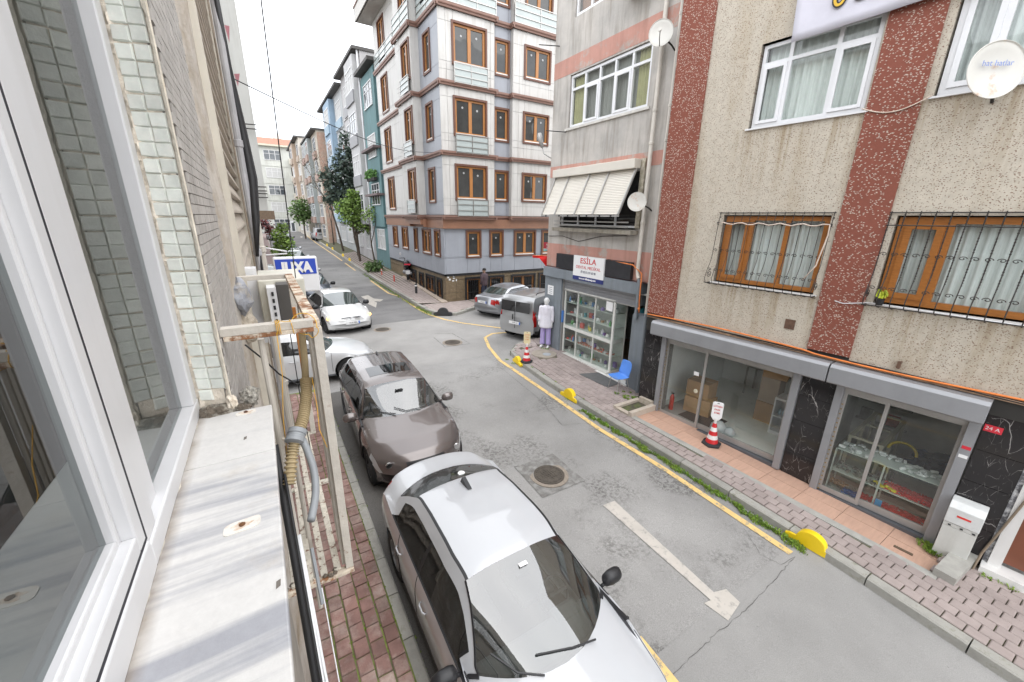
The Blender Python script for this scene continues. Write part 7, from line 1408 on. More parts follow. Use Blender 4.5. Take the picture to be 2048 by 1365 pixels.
add_local(van, 'side_panel', lambda m: [m.add([(x, s * (.868 if z < 1.05 else .815), z) for z in (1.08, 1.46) for x in (-1.55, -.05)], [(0, 1, 3, 2)]) for s in (1, -1)], mat('van_panel', (.26, .265, .275), .4, obj=True, metal=.5), fix=False)
add_local(van, 'rub_strip', lambda m: [m.box(-1.6, .0, s * .862 - .008, s * .862 + .008, .93, .97) for s in (1, -1)], M_TRIM)
add_local(van, 'roof_bar', lambda m: [m.tube([(-1.5, s * .62, 1.76), (-1.42, s * .62, 1.82), (-.1, s * .62, 1.83), (0, s * .62, 1.77)], .016, 6) for s in (1, -1)], M_TRIM)
a = R_(21); van.location = (7.82 + 1.95 * cos(a), 12.35 + 1.95 * sin(a), 0); van.rotation_euler = (0, 0, a)
# row of cars parked along the far kerb, seen from the front
P_NAVY = paint('dark_navy', (.035, .045, .07), .4); P_LSIL = paint('light_silver', (.48, .50, .52), .5); 
FAR = dict(SED); FAR['s'] = .12
fc = [('dark blue grey saloon parked right behind the turning white one', P_NAVY, 1.98, 24.0, SED), ('white saloon parked behind the dark blue grey one', P_WHITE, 1.95, 29.5, SED), ('silver hatchback parked mid row just above the blue sign', P_LSIL, 2.1, 37.0, HAT), ('pale silver saloon behind the mid row silver hatchback', P_LSIL, 2.05, 43.5, SED), ('dark hatchback parked near the far end of the row', P_NAVY, 2.5, 57.0, HAT), ('white van like car at the far end of the row behind the shrub', P_WHITE, 1.6, 66.0, HAT)]
for lb, pm_, x, y, T in fc:
    c = make_car('parked_car', lb, T, pm_, group='cars parked along the far kerb', detail=0, mirror=M_TRIM if pm_ is P_NAVY else None); c.location = (x, y, zr(y)); c.rotation_euler = (0, 0, -pi / 2)
SUV = dict(HAT); SUV.update(zt=[(x, z * 1.12) for x, z in HAT['zt']], zb=[(x, z * 1.1) for x, z in HAT['zb']], rw=.35)
c = make_car('parked_suv', 'dark navy off road car parked nose in on the far right pavement', SUV, P_NAVY, 'car', detail=0); c.location = (8.9, 62.5, zr(62) + .3); c.rotation_euler = (0, 0, R_(-20)); c.location = (9.6, 62.0, zr(62) + .3)
VW = dict(VAN); VW.update(zt=[(x * 1.1, z * 1.03) for x, z in VAN['zt']], L=4.36)
for k in ('zb', 'zl', 'w', 'wr'): VW[k] = [(x * 1.1, z) for x, z in VAN[k]]
v2 = make_car('parked_van', 'white van with dark rear window parked up the far street', VW, P_WHITE, 'van', detail=0); add_local(v2, 'rear_window', lambda m: m.add([(-2.19 + .03 * (z > 1.3), y, z) for z in (1.15, 1.58) for y in (-.68, .68)], [(0, 1, 3, 2)]), M_CGS, fix=False); add_local(v2, 'rear_strip', lambda m: m.obox((-2.2, 0, .85), .02, 1.0, .08), M_TRIM)
v2.location = (7.15, 63.0, zr(62) + .05); v2.rotation_euler = (0, 0, pi / 2 + R_(4))
c = make_car('parked_car', 'dark green car half hidden behind the downpipe on the left pavement', HAT, paint('dark_green', (.02, .06, .05), .3), detail=0); c.location = (-.2, 27, zr(27) + .15); c.rotation_euler = (0, 0, -pi / 2)
# ------------------------------------------------------------------ houses up the street
M_GLF = darkglass('far_glass', (.06, .07, .08), 1.8); M_WINW = mat('far_white_frame', (.68, .68, .68), .5, .04); M_ROOFT = mat('red_roof_tiles', (.32, .15, .10), .8, .2, 3)
def rowhouse(label, F, u0, u1, z0, z1, colw, floors, cols, bays=(), balc=None, frm=M_WINW, name='house', deep=8, wz=(.9, 2.3), extra=None, roof=True, curt=None, gl=None):
    t = thing(name, label, 'building', F.p((u0 + u1) / 2, z0, 0)); W_ = mat('wall_' + label[:14].replace(' ', '_'), colw, .85, .1, .6, streak=.35); fh = (z1 - z0 - .3) / floors
    m = MB(); m.fbox(F, u0, u1, z0 - .5, z1, -deep, 0); m.build('wall', W_, t)
    for (a, b, d, c, f0) in bays: m = MB(); m.fbox(F, a, b, z0 + fh * f0, z1 - .2, 0, d); m.build('bay', mat('bay_%d%d%d' % tuple(int(q * 99) for q in c), c, .8, .1, .8, streak=.35), t)
    def dd(u): return next((d for a, b, d, c, f0 in bays if a < u < b), 0)
    for f in range(floors):
        zb = z0 + f * fh
        for (a, b) in cols:
            d = dd((a + b) / 2) if f >= 1 else 0; za, zc = zb + wz[0], zb + wz[1]; m = MB(); k = max(1, round((b - a) / .8))
            m.fbox(F, a - .06, b + .06, zc, zc + .07, d - .02, d + .05); m.fbox(F, a - .06, b + .06, za - .07, za, d - .02, d + .08)
            for i in range(k + 1): u = a + (b - a) * i / k; m.fbox(F, u - .035, u + .035, za, zc, d - .02, d + .04)
            m.fbox(F, a, b, za + .95, za + 1.0, d, d + .035)
            w = m.build('window', frm, t, fix=False); m = MB(); m.fbox(F, a, b, za, zc, d - .01, d + .012); m.build('pane', gl if gl and (f + int(a)) % 2 else M_GLF, w, fix=False)
            if balc and f >= 1: m = MB(); m.fbox(F, a - .2, b + .2, zb + .02, za - .1, d, d + balc[0]); m.build('balcony', mat('balcony_%d%d' % (int(balc[1][0] * 99), int(balc[1][2] * 99)), balc[1], .7, .12, 2), t)
        if f: m = MB(); m.fbox(F, u0, u1, zb - .08, zb + .06, 0, .06); m.build('floor_band', W_, t)
    if roof: m = MB(); m.fbox(F, u0 - .1, u1 + .1, z1, z1 + .2, -deep, .55); m.build('eave', mat('dark_eave', (.10, .095, .09), .8), t)
    if extra: extra(t, F)
    return t
FX = Fr((8.05, 0, 0), (0, 1, 0), (-1, 0, 0)); CW_ = mat('closed_curtain', (.5, .5, .49), .9, .1, 3)
def tealx(t, F):
    for z in (6.1, 9.2): m = MB(); m.fbox(F, 30.5, 34.3, z - .15, z, 0, .55); m.build('dark_slab', mat('slab_dark', (.16, .12, .12), .8), t)
    m = MB(); m.fbox(F, 31.2, 33.4, 7.0, 7.2, .3, .5); m.build('planter', M_DARK, t); m = MB()
    for k in range(160): c = F.p(random.uniform(31.2, 33.4), 7.2 + random.uniform(0, .5), .4 + random.uniform(-.15, .25)); m.obox(c, .14, .03, .1, random.uniform(0, 3), tilt=random.uniform(-1, 1))
    m.build('leaves', mat('planter_leaf', (.10, .22, .05), .7, .3, rnd=.3), t, fix=False)
rowhouse('narrow teal painted house directly beside the corner building', FX, 30.4, 34.4, .8, 14.2, (.13, .225, .235), 4, [(31.3, 33.5)], [(30.6, 34.3, .15, (.12, .215, .225), .9)], extra=tealx, wz=(1.3, 2.7), gl=CW_)
rowhouse('tall white and pale grey house with drainpipe beyond the teal one', FX, 34.5, 42.5, .9, 16.0, (.47, .46, .46), 5, [(35.2, 37.6), (39.2, 41.4)], [(34.9, 38.0, .5, (.50, .5, .5), 1)], balc=(.12, (.30, .30, .31)), gl=CW_, extra=lambda t, F: [m_.build('gutter_pipe', M_PVC, t) for m_ in [MB().tube([F.p(34.6, 1, .15), F.p(34.6, 16, .15)], .07, 8)]])
rowhouse('white house with light blue balconies behind the dark tree', FX, 42.6, 54.5, 1., 15.6, (.44, .455, .46), 5, [(43.5, 46.2), (47.6, 50), (51.2, 53.4)], [(46.8, 50.6, .5, (.28, .38, .48), 1)], balc=(.14, (.30, .40, .48)), gl=CW_)
rowhouse('ochre house with bare brick side wall and red brown balconies', Fr((7.2, 0, 0), (0, 1, 0), (-1, 0, 0)), 55, 68, 1., 13.9, (.48, .43, .36), 5, [(56.5, 59), (60.5, 62.5), (64.5, 66.8)], [(60, 67.5, .5, (.30, .33, .33), 1)], balc=(.2, (.34, .24, .20)), extra=lambda t, F: [MB().add([(7.25, 54.99, 1), (16, 54.99, 1), (16, 54.99, 13.7), (7.25, 54.99, 13.7)], [(0, 1, 2, 3)]).build('brick_side', mat('raw_brick', (.46, .30, .23), .9, .2, 3, c2=(.45, .37, .30), c2amt=.45, c2scale=1.2), t, fix=False)])
rowhouse('cream narrow fronted house with gable at the far end of the right row', Fr((6.5, 0, 0), (0, 1, 0), (-1, 0, 0)), 68.5, 84, 1.2, 15.0, (.55, .51, .45), 5, [(70, 72.5), (74.5, 77), (79.5, 82)], [(73.5, 78, .5, (.46, .36, .28), 1)], balc=(.2, (.40, .33, .27)), gl=CW_)
FE2 = Fr((0, 88, 0), (1, 0, 0), (0, -1, 0))
def endx(t, F):
    m = MB(); m.add([F.p(-8, 16.3, .6), F.p(11, 16.3, .6), F.p(9, 18.0, -4), F.p(-6, 18.0, -4), F.p(11, 16.3, -9), F.p(-8, 16.3, -9)], [(0, 1, 2, 3), (1, 4, 2), (0, 3, 5), (3, 2, 4, 5)]); m.build('roof', M_ROOFT, t)
    m = MB(); m.fbox(F, -8, 11, 16.05, 16.32, -9, .65); m.build('cornice', mat('cream_cornice', (.55, .52, .42), .8), t)
    for f in range(5): z = 1.5 + f * 2.95; m = MB(); m.fbox(F, 6.4, 9.3, z + .0, z + .9, 0, .9); m.build('balcony', mat('balcony_cream', (.60, .57, .5), .8, .08), t); m = MB(); m.fbox(F, 6.6, 9.1, z + 1.0, z + 2.6, 0, .02); m.build('recess', M_DARK if f % 2 else M_GLF, t)
    m = MB(); m.fbox(F, 5.2, 6.0, 1.2, 3.4, 0, .05); m.build('door', M_PVC, t); m = MB(); m.fbox(F, 5.35, 5.85, 1.6, 3.1, .05, .06); m.build('door_pane', M_GLF, t)
    m = MB(); m.lathe(F.p(5.3, 18.2, -4), [(.6, 0), (.7, .1)], 12, axis='Y'); m.build('roof_dish', M_DISHC, t)
rowhouse('pale green apartment block with red roof closing the end of the street', FE2, -8, 10.5, 1.2, 16.1, (.55, .56, .52), 5, [(-3, -1), (.2, 1.8), (2.6, 5.2)], wz=(1., 2.5), roof=False, extra=endx, gl=CW_)
rowhouse('low brown shop house hidden behind shrubs on the left side of the far street', Fr((-.9, 0, 0), (0, -1, 0), (1, 0, 0)), -70, -27, 0, 4.5, (.25, .17, .15), 1, [(-35, -33), (-42, -40), (-50, -47)], name='low_house')
# hidden streets: simple houses so that glass and gaps have something behind them
rowhouse('plain house along the side street beyond the corner shop', Fr((12.5, 0, 0), (0, 1, 0), (-1, 0, 0)), -14, 9, -1.5, 12, (.40, .37, .33), 4, [(-10, -8), (-5, -3), (0, 2)], name='back_house')
# ------------------------------------------------------------------ trees and plants
def leafmat(name, c, c2): return mat(name, c, .7, .35, 2.5, rnd=.35, c2=c2, c2amt=.45, c2scale=1.2, c2c=.2)
M_BARK = mat('bark', (.085, .065, .05), .95, .25, 8, bump=.6)
def tree(label, base, H, clumps, leaf, n, ls, trunk=.12, lean=(0, 0), name='tree', fork=.4, bare=0, seed=1, cat='tree'):
    rnd = random.Random(seed); t = thing(name, label, cat, base); B = Vector(base); m = MB(); top = B + Vector((lean[0], lean[1], H * fork))
    m.tube([B - Vector((0, 0, .1)), B.lerp(top, .5) + Vector((rnd.uniform(-.08, .08), 0, 0)), top], [trunk, trunk * .8, trunk * .65], 8)
    for c, r in clumps:
        e = B + Vector(c); mid = top.lerp(e, .5) + Vector((rnd.uniform(-.2, .2), rnd.uniform(-.2, .2), .15)); m.tube([top, mid, e], [trunk * .5, trunk * .3, trunk * .1], 6)
        for k in range(5): f = e + Vector((rnd.uniform(-1, 1), rnd.uniform(-1, 1), rnd.uniform(-.6, 1))) * r * .9; m.tube([e.lerp(mid, rnd.random() * .6), f], [trunk * .16, trunk * .04], 4)
    m.build('trunk', M_BARK, t, fix=False)
    if n:
        m = MB()
        tot = sum(r ** 2 for c, r in clumps)
        for c, r in clumps:
            for k in range(int(n * r * r / tot)):
                d = Vector((rnd.gauss(0, 1), rnd.gauss(0, 1), rnd.gauss(0, 1))).normalized() * r * (rnd.random() ** .45) * rnd.choice((1, 1, 1, 1.25)); p = B + Vector(c) + Vector((d.x, d.y, d.z * .85)); s = ls * rnd.uniform(.5, 1.4)
                a = Vector((rnd.gauss(0, 1), rnd.gauss(0, 1), rnd.gauss(0, .6))).normalized() * s; b_ = a.cross(Vector((rnd.gauss(0, 1), rnd.gauss(0, 1), 1))).normalized() * s * .45; m.add([p, p + a * .5 + b_, p + a, p + a * .5 - b_], [(0, 1, 2, 3)])
        m.build('crown', leaf, t, fix=False)
    return t
def gp_(px, py): p = G(px, py, .22); return (float(p[0]), float(p[1]), float(p[2]))
L_DK = leafmat('dark_leaf', (.045, .07, .055), (.13, .17, .13)); L_LM = leafmat('lime_leaf2', (.15, .24, .05), (.25, .36, .08)); L_MD = leafmat('mid_leaf', (.07, .13, .04), (.15, .24, .06))
b = (7.3, 34.0, zr(34) + .3); tree('tall dark leaved tree in front of the white and blue houses', (7.7, 40, zr(40) + .3), 11.5, [((.1, 0, 9.2), .9), ((-.5, 0, 8.2), 1.), ((-1., 0, 7.1), 1.1), ((.5, 0, 7.2), 1.2), ((-1.3, 0, 5.9), 1.1), ((.2, 0, 6.0), 1.3), ((1.0, 0, 5.6), 1.), ((-.5, .3, 4.8), 1.2), ((.7, 0, 4.6), 1.), ((1.6, 0, 6.4), .8), ((-.1, 0, 10.2), .5), ((-2., 0, 6.9), .7), ((2.0, 0, 5.2), .8), ((-1.9, 0, 5.0), .8), ((.9, 0, 8.3), .8)], L_DK, 4600, .27, .16, seed=4, fork=.35)
tree('lime green young tree leaning over the far pavement', gp_(722, 526), 5.6, [((.9, 0, 5.4), .8), ((1.9, 0, 4.9), .7), ((.0, 0, 4.9), .9), ((.8, 0, 4.2), .9), ((-.6, 0, 3.8), .8), ((.2, 0, 3.4), .9), ((1.5, 0, 3.6), 1.), ((1.2, -.5, 3.0), .8), ((-.9, 0, 4.6), .8), ((-.2, 0, 5.6), .5), ((2.3, 0, 4.0), .5)], L_LM, 4200, .20, .11, lean=(-.35, 0), seed=5)
tree('leafless tree with thin forked branches leaning left of the dark tree', gp_(688, 505), 9.5, [((-1.4, 0, 7.6), .9), ((-2.2, 0, 6.6), .8), ((-.6, 0, 8.6), .9), ((.5, 0, 6.8), .7), ((-2.6, 0, 8.2), .7), ((-1.6, 0, 9.2), .6)], mat('bud_leaf', (.17, .14, .09), .9, .3, rnd=.3), 420, .10, .11, lean=(-.8, 0), seed=6, fork=.48)
tree('small bushy tree at the far end of the right pavement', (5.6, 66, zr(66) + .2), 5.5, [((0, 0, 4.4), 1.3), ((-.7, 0, 3.6), 1.1), ((.8, 0, 3.4), 1.2), ((0, 0, 2.7), 1.1)], L_MD, 1500, .28, .12, seed=7)
tree('thin bare street tree trunk further along the right pavement', (7.3, 52, zr(52) + .3), 6, [((-.5, 0, 5), .7), ((.5, 0, 5.5), .6)], L_MD, 60, .1, .09, seed=17)
tree('slim dark trunk of a second tree behind the kerb shrub', (7.65, 33.4, zr(33) + .35), 4.5, [((-.2, 0, 4), .7), ((.4, 0, 4.4), .7)], L_LM, 420, .15, .08, seed=9, lean=(-.2, 0))
tree('leafy green shrub standing on the left pavement above the sign', (.75, 24, .15), 3.6, [((.25, 0, 3.7), .32), ((.1, 0, 3.3), .4), ((.35, 0, 2.9), .42), ((-.05, 0, 2.6), .4), ((.3, 0, 2.2), .42), ((.05, 0, 1.7), .4)], L_LM, 1900, .12, .03, name='shrub', seed=8, cat='shrub')
tree('dark red leaved shrub by the concrete building far left', (.75, 46, .7), 3.4, [((-.3, 0, 3.0), .7), ((.2, 0, 2.3), .6)], mat('red_leaf', (.16, .05, .05), .7, .3, rnd=.4), 500, .2, .04, name='shrub', seed=10, cat='shrub')
tree('low bright green shrub spilling over the far kerb', (6.75, 31.2, .35), 1., [((0, 0, .5), .5), ((.25, .6, .4), .45), ((.3, -.6, .35), .4), ((.5, 0, .6), .45)], L_MD, 1300, .12, .02, name='shrub', seed=11, cat='shrub')
def tufts(name, label, spots, mt, n, h, spread, kind='stuff'):
    m = MB(); rnd = random.Random(len(spots))
    for (x, y, z, s) in spots:
        for k in range(int(n * s)):
            a, r = rnd.uniform(0, 6.28), spread * s * rnd.random() ** .6; p = Vector((x + r * cos(a), y + r * sin(a), z)); b_ = rnd.uniform(0, 6.28); hh = h * rnd.uniform(.3, 1.1) * (1 - .4 * r / (spread * s + 1e-6)); o_ = Vector((cos(b_), sin(b_), 0)) * hh * rnd.uniform(.3, 1.1); w_ = Vector((-sin(b_), cos(b_), 0)) * rnd.uniform(.005, .011)
            m.add([p - w_ * .5, p + w_ * .5, p + o_ * .6 + w_ + Vector((0, 0, hh * .8)), p + o_ + Vector((0, 0, hh * .9)), p + o_ * .6 - w_ + Vector((0, 0, hh * .8))], [(0, 1, 2, 3, 4)])
    return tag(m.build(name, mt, None, fix=False), label, None, kind=kind)
M_GR = mat('weed_green', (.15, .27, .035), .7, .3, 6, rnd=.35, c2=(.24, .34, .05), c2amt=.5, c2scale=4)
rnd = random.Random(2); sp = []
for i in range(170):
    y = 1.75 + 5.0 * (i / 170) + rnd.uniform(-.03, .03); w_ = .5 + .5 * sin(i * .35) * sin(i * .11) + .45; big = 1.7 if y < 2.2 else 1
    sp.append((kx(y) - .06 - rnd.uniform(0, .09) * w_, y, zr(y) + .003, rnd.uniform(.35, 1.0) * w_ * big))
tufts('grass_strip', 'fringe of weeds growing in the gutter along the shop kerb', sp, M_GR, 26, .085, .07)
sp = [(facA(.72) - .12, .72, -.27, 1.6), (facA(.62) - .2, .66, -.27, 1.2)]; tufts('weeds', 'bright weed clump at the foot of the meter box', sp, M_GR, 130, .10, .10)
sp = [(7.75 + rnd.uniform(-.2, .25), 6.5 + rnd.uniform(-.15, .35), zr(6.6) + .16, .5) for k in range(16)] + [(7.95, 5.98, .0, .9), (8.0, 6.02, 0, .7), (8.12, -.05, zr(0) + .16, 1.2), (8.25, -.25, zr(0) + .16, 1.), (8.05, .15, zr(0) + .16, .7), (7.9, -.5, zr(0) + .16, .5)]; tufts('weeds', 'weeds sprouting under the chair, in the stone planter and beside the marble step', sp, M_GR, 60, .05, .09)
sp = []
for k in range(420):
    x = KLx - .14 - .168 * rnd.randint(0, 8) + rnd.uniform(-.01, .01); y = rnd.uniform(.5, 8); sp.append((x if rnd.random() < .75 else rnd.uniform(-.4, .7), y, zr(y) + .11, rnd.uniform(.1, .3)))
for k in range(60): y = rnd.uniform(1.2, 4); sp.append((-.42 + rnd.uniform(-.08, .12), y, zr(y) + .11, rnd.uniform(.3, .8)))
for k in range(40): y = rnd.uniform(1, 10); sp.append((KLx + .01, y, zr(y) + .01, rnd.uniform(.1, .4)))
tufts('moss', 'moss and small weeds in the joints of the brick pavement under the window', sp, mat('moss_green', (.15, .22, .03), .9, .3, 8, rnd=.3), 26, .03, .06)
sp = [(6.42 + rnd.uniform(-.03, .05), rnd.uniform(17.6, 32), 0, 0) for k in range(120)]; sp = [(x, y, zr(y) + .02, rnd.uniform(.6, 1.3)) for x, y, _, _ in sp] + [(7.6 + rnd.uniform(-.3, .3), rnd.uniform(29.5, 36), .62, 1.) for k in range(50)] + [(7.2, 22.3, .18, 1), (7.1, 26.2, .3, 1.2)]
tufts('weeds', 'weeds along the far kerb and at the foot of the far houses', sp, M_GR, 18, .12, .2)
sp = [(6.60 + .0 * k, 7.0 + .6 * k, zr(7 + .6 * k) + .15, .4) for k in range(5)] + [(6.42, 10.2, -.01, .9), (6.4, 10.6, 0, .8), (6.38, 7.4, -.12, .8), (8.0, 10.5, .14, .9), (7.9, 10.6, .14, .9)]; tufts('weeds', 'sparse weeds near the corner kerb and the mannequin base', sp, M_GR, 45, .035, .1)
# ------------------------------------------------------------------ figures
def skin_body(name, J, E_, mt, par, sub=2, root=0):
    me = bpy.data.meshes.new(name); me.from_pydata([j[:3] for j in J], E_, []); o = bpy.data.objects.new(name, me); COL.objects.link(o)
    sk_ = o.modifiers.new('s', 'SKIN'); sk_.use_smooth_shade = True
    for v, j in zip(me.skin_vertices[0].data, J): v.radius = (j[3], j[4] if len(j) > 4 else j[3])
    me.skin_vertices[0].data[root].use_root = True; sd = o.modifiers.new('d', 'SUBSURF'); sd.levels = sub; sd.render_levels = sub
    dg = bpy.context.evaluated_depsgraph_get(); m2 = bpy.data.meshes.new_from_object(o.evaluated_get(dg)); bpy.data.objects.remove(o); m2.shade_smooth(); m2.materials.clear(); m2.materials.append(mt)
    o = bpy.data.objects.new(name, m2); COL.objects.link(o); o.parent = par; return o
def figure(name, label, cat, loc, rot, skin, pose='stand', H=1.76):
    t = thing(name, label, cat, loc, rot=rot)   # faces local -y
    armL = [(.185, 0, 1.42, .052), (.215, .015, 1.16, .038), (.225, -.03, .93, .027), (.225, -.045, .87, .030), (.225, -.055, .80, .018)]
    armR = [(-.185, 0, 1.42, .052), (-.22, .015, 1.16, .038), (-.235, -.05, .94, .027), (-.235, -.07, .88, .030), (-.23, -.09, .81, .018)]
    if pose == 'pocket': armR = [(-.19, 0, 1.42, .055), (-.25, .02, 1.18, .04), (-.18, -.12, 1.0, .03), (-.15, -.15, .97, .03), (-.13, -.16, .94, .02)]
    J = [(0, 0, .95, .13, .10), (0, 0, 1.10, .115, .085), (0, 0, 1.28, .135, .095), (0, 0, 1.42, .11, .08), (0, 0, 1.50, .052), (0, -.008, 1.56, .058), (0, -.015, 1.64, .085, .098), (0, -.005, 1.72, .07, .085)]
    E_ = [(0, 1), (1, 2), (2, 3), (3, 4), (4, 5), (5, 6), (6, 7)]
    for arm in (armL, armR):
        k = len(J); J += arm; E_.append((3, k)); E_ += [(k + i, k + i + 1) for i in range(4)]
        s = 1 if arm is armL else -1
        for f in range(4): k2 = len(J); hx, hy, hz = arm[3][:3]; J += [(hx + s * .0 + (f - 1.5) * .006, hy + (f - 1.5) * .017, hz - .055, .009), (hx - s * .008, hy + (f - 1.5) * .018, hz - .095 - .01 * (f in (1, 2)), .007)]; E_ += [(k + 3, k2), (k2, k2 + 1)]
    for s in (1, -1):
        k = len(J); J += [(s * .09, 0, .86, .088), (s * .10, -.005, .50, .058), (s * .105, .015, .30, .05), (s * .11, .02, .09, .036), (s * .115, -.04, .045, .036), (s * .125, -.13, .03, .028)]; E_ += [(0, k)] + [(k + i, k + i + 1) for i in range(5)]
    b = skin_body('body', J, E_, skin, t)
    m = MB(); m.lathe((0, -.012, 1.50), [(.035, .0), (.062, .03), (.078, .08), (.088, .14), (.088, .19), (.07, .235), (.035, .258), (.005, .262)], 20); m.build('head', skin, t, local=True, smooth=True)
    m = MB(); m.lathe((0, -.105, 1.635), [(.014, 0), (.009, .035)], 8); m.build('nose', skin, t, local=True, smooth=True)
    for s in (1, -1): m = MB(); m.lathe((s * .088, 0, 1.625), [(.006, 0), (.018, .015), (.014, .045), (.004, .06)], 8); m.build('ear', skin, t, local=True, smooth=True)
    return t
def shell(name, rings, mt, par, wob=.012, n=28, seed=0):
    """loose garment: elliptical rings (cx, cy, z, rx, ry)"""
    m = MB(); pts = []
    for i in range(len(rings) - 1):
        for k in range(5):
            f = k / 5; pts.append([rings[i][q] * (1 - f) + rings[i + 1][q] * f for q in range(5)])
    pts.append(list(rings[-1]))
    for i, (cx, cy, z, rx, ry) in enumerate(pts):
        for j in range(n): a = 2 * pi * j / n; w_ = 1 + wob * sin(a * 7 + z * 6 + seed) + wob * .8 * sin(a * 3 - z * 9); m.v.append((cx + rx * cos(a) * w_, cy + ry * sin(a) * w_, z))
    for i in range(len(pts) - 1):
        for j in range(n): m.f.append((i * n + j, i * n + (j + 1) % n, (i + 1) * n + (j + 1) % n, (i + 1) * n + j)); m.mi.append(0)
    o = m.build(name, mt, par, local=True, smooth=True); s_ = o.modifiers.new('s', 'SOLIDIFY'); s_.thickness = .006; return o
M_MW = mat('mannequin_white', (.76, .76, .75), .35, .03); M_COAT = mat('lab_coat_white', (.70, .68, .74), .85, .06, 6, bump=.3, bscale=12); M_LIL = mat('lilac_trousers', (.40, .33, .60), .85, .08, 6, bump=.3, bscale=12)
q = G(1090, 695, .15); MN = figure('mannequin', 'white mannequin in white lab coat and lilac trousers standing at the shop corner', 'mannequin', (float(q[0]), float(q[1]), float(q[2]) + .03), R_(-52), M_MW)
shell('coat', [(0, 0, .72, .24, .19), (0, 0, .95, .22, .165), (0, 0, 1.12, .195, .145), (0, 0, 1.30, .205, .145), (0, 0, 1.42, .20, .12), (0, 0, 1.475, .12, .085), (0, 0, 1.50, .075, .07)], M_COAT, MN)
for s, am in ((1, ((.185, 0, 1.42), (.218, .015, 1.16), (.228, -.03, .92))), (-1, ((-.185, 0, 1.42), (-.222, .015, 1.16), (-.238, -.05, .93)))): m = MB(); m.tube([Vector(am[0]) + Vector((-s * .03, 0, .02)), am[0], Vector(am[0]).lerp(Vector(am[1]), .5), am[1], Vector(am[1]).lerp(Vector(am[2]), .5), am[2]], [.06, .078, .07, .064, .06, .058], 14); m.build('sleeve', M_COAT, MN, local=True, smooth=True)
for s in (1, -1): shell('trouser_leg', [(s * .112, .01, .10, .088, .095), (s * .108, .0, .32, .08, .085), (s * .10, 0, .55, .085, .088), (s * .085, 0, .80, .10, .11)], M_LIL, MN, seed=s)
for s in (1, -1): m = MB(); m.prism(Fr((s * .05, -.1, 0), (1, 0, 0), (0, -1, 0)), [(-.015, 1.2), (.015, 1.2), (.03 * s + .02, 1.46), (.03 * s - .02, 1.46)], .04, .05); m.build('lapel', M_COAT, MN, local=True)
m = MB(); [m.lathe((0, -.158 - .03 * (z < 1), z), [(.009, 0), (.009, .012)], 8) for z in (.9, 1.0, 1.1, 1.2)]; m.build('button', mat('button_grey', (.4, .4, .42), .5), MN, local=True)
m = MB(); m.lathe((0, -.02, -.035), [(.19, 0), (.19, .012), (.02, .014)], 28); m.build('base_plate', mat('glass_base', (.30, .36, .33), .1, .05), MN, local=True)
for s in (1, -1): m = MB(); m.tube([(s * .11, .05, .025), (s * .115, -.03, .04), (s * .125, -.13, .028), (s * .127, -.175, .02)], [.03, .042, .04, .022], 12); m.build('shoe', M_MW, MN, local=True, smooth=True)
M_SKIN = mat('skin', (.45, .28, .20), .6, .08)
PS = figure('person', 'man in a dark striped jacket standing by the stone wall behind the silver saloon', 'person', (10.05, 19.1, .13), R_(200), M_SKIN, 'pocket')
def stripes():
    m = mat('striped_jacket', (.05, .035, .045), .85, .2, 6, obj=True); t = m.node_tree; b = [n for n in t.nodes if n.type == 'BSDF_PRINCIPLED'][0]; tc_ = nn(t, 'ShaderNodeTexCoord'); wv = nn(t, 'ShaderNodeTexWave', Scale=4.5, Distortion=.6); wv.bands_direction = 'Z'; t.links.new(tc_.outputs['Object'], wv.inputs[0]); mx = nn(t, 'ShaderNodeMixRGB'); t.links.new(wv.outputs[1], mx.inputs[0]); mx.inputs[1].default_value = (.02, .018, .025, 1); mx.inputs[2].default_value = (.14, .09, .10, 1); t.links.new(mx.outputs[0], b.inputs['Base Color']); return m
M_STJ = stripes(); shell('jacket', [(0, 0, .86, .21, .16), (0, 0, 1.1, .21, .16), (0, 0, 1.32, .225, .16), (0, 0, 1.44, .20, .12), (0, 0, 1.52, .075, .08)], M_STJ, PS, .03)
for s, am in ((1, ((.185, 0, 1.42), (.218, .015, 1.16), (.228, -.03, .92))), (-1, ((-.19, 0, 1.42), (-.25, .02, 1.18), (-.18, -.12, 1.0)))): m = MB(); m.tube([Vector(am[0]) + Vector((-s * .03, 0, .02)), *am], [.065, .085, .07, .055], 12); m.build('sleeve', M_STJ, PS, local=True, smooth=True)
for s in (1, -1): shell('trouser_leg', [(s * .11, .01, .06, .07, .08), (s * .105, 0, .5, .08, .09), (s * .085, 0, .88, .105, .115)], mat('dark_jeans', (.03, .035, .06), .9, .1), PS); m = MB(); m.tube([(s * .11, .05, .03), (s * .115, -.04, .04), (s * .125, -.16, .03)], [.035, .045, .03], 10); m.build('shoe', M_TRIM, PS, local=True, smooth=True)
m = MB(); m.lathe((0, .008, 1.655), [(.095, 0), (.105, .03), (.095, .09), (.05, .125), (.01, .13)], 18); m.build('hair', mat('black_hair', (.015, .012, .01), .7), PS, local=True, smooth=True)
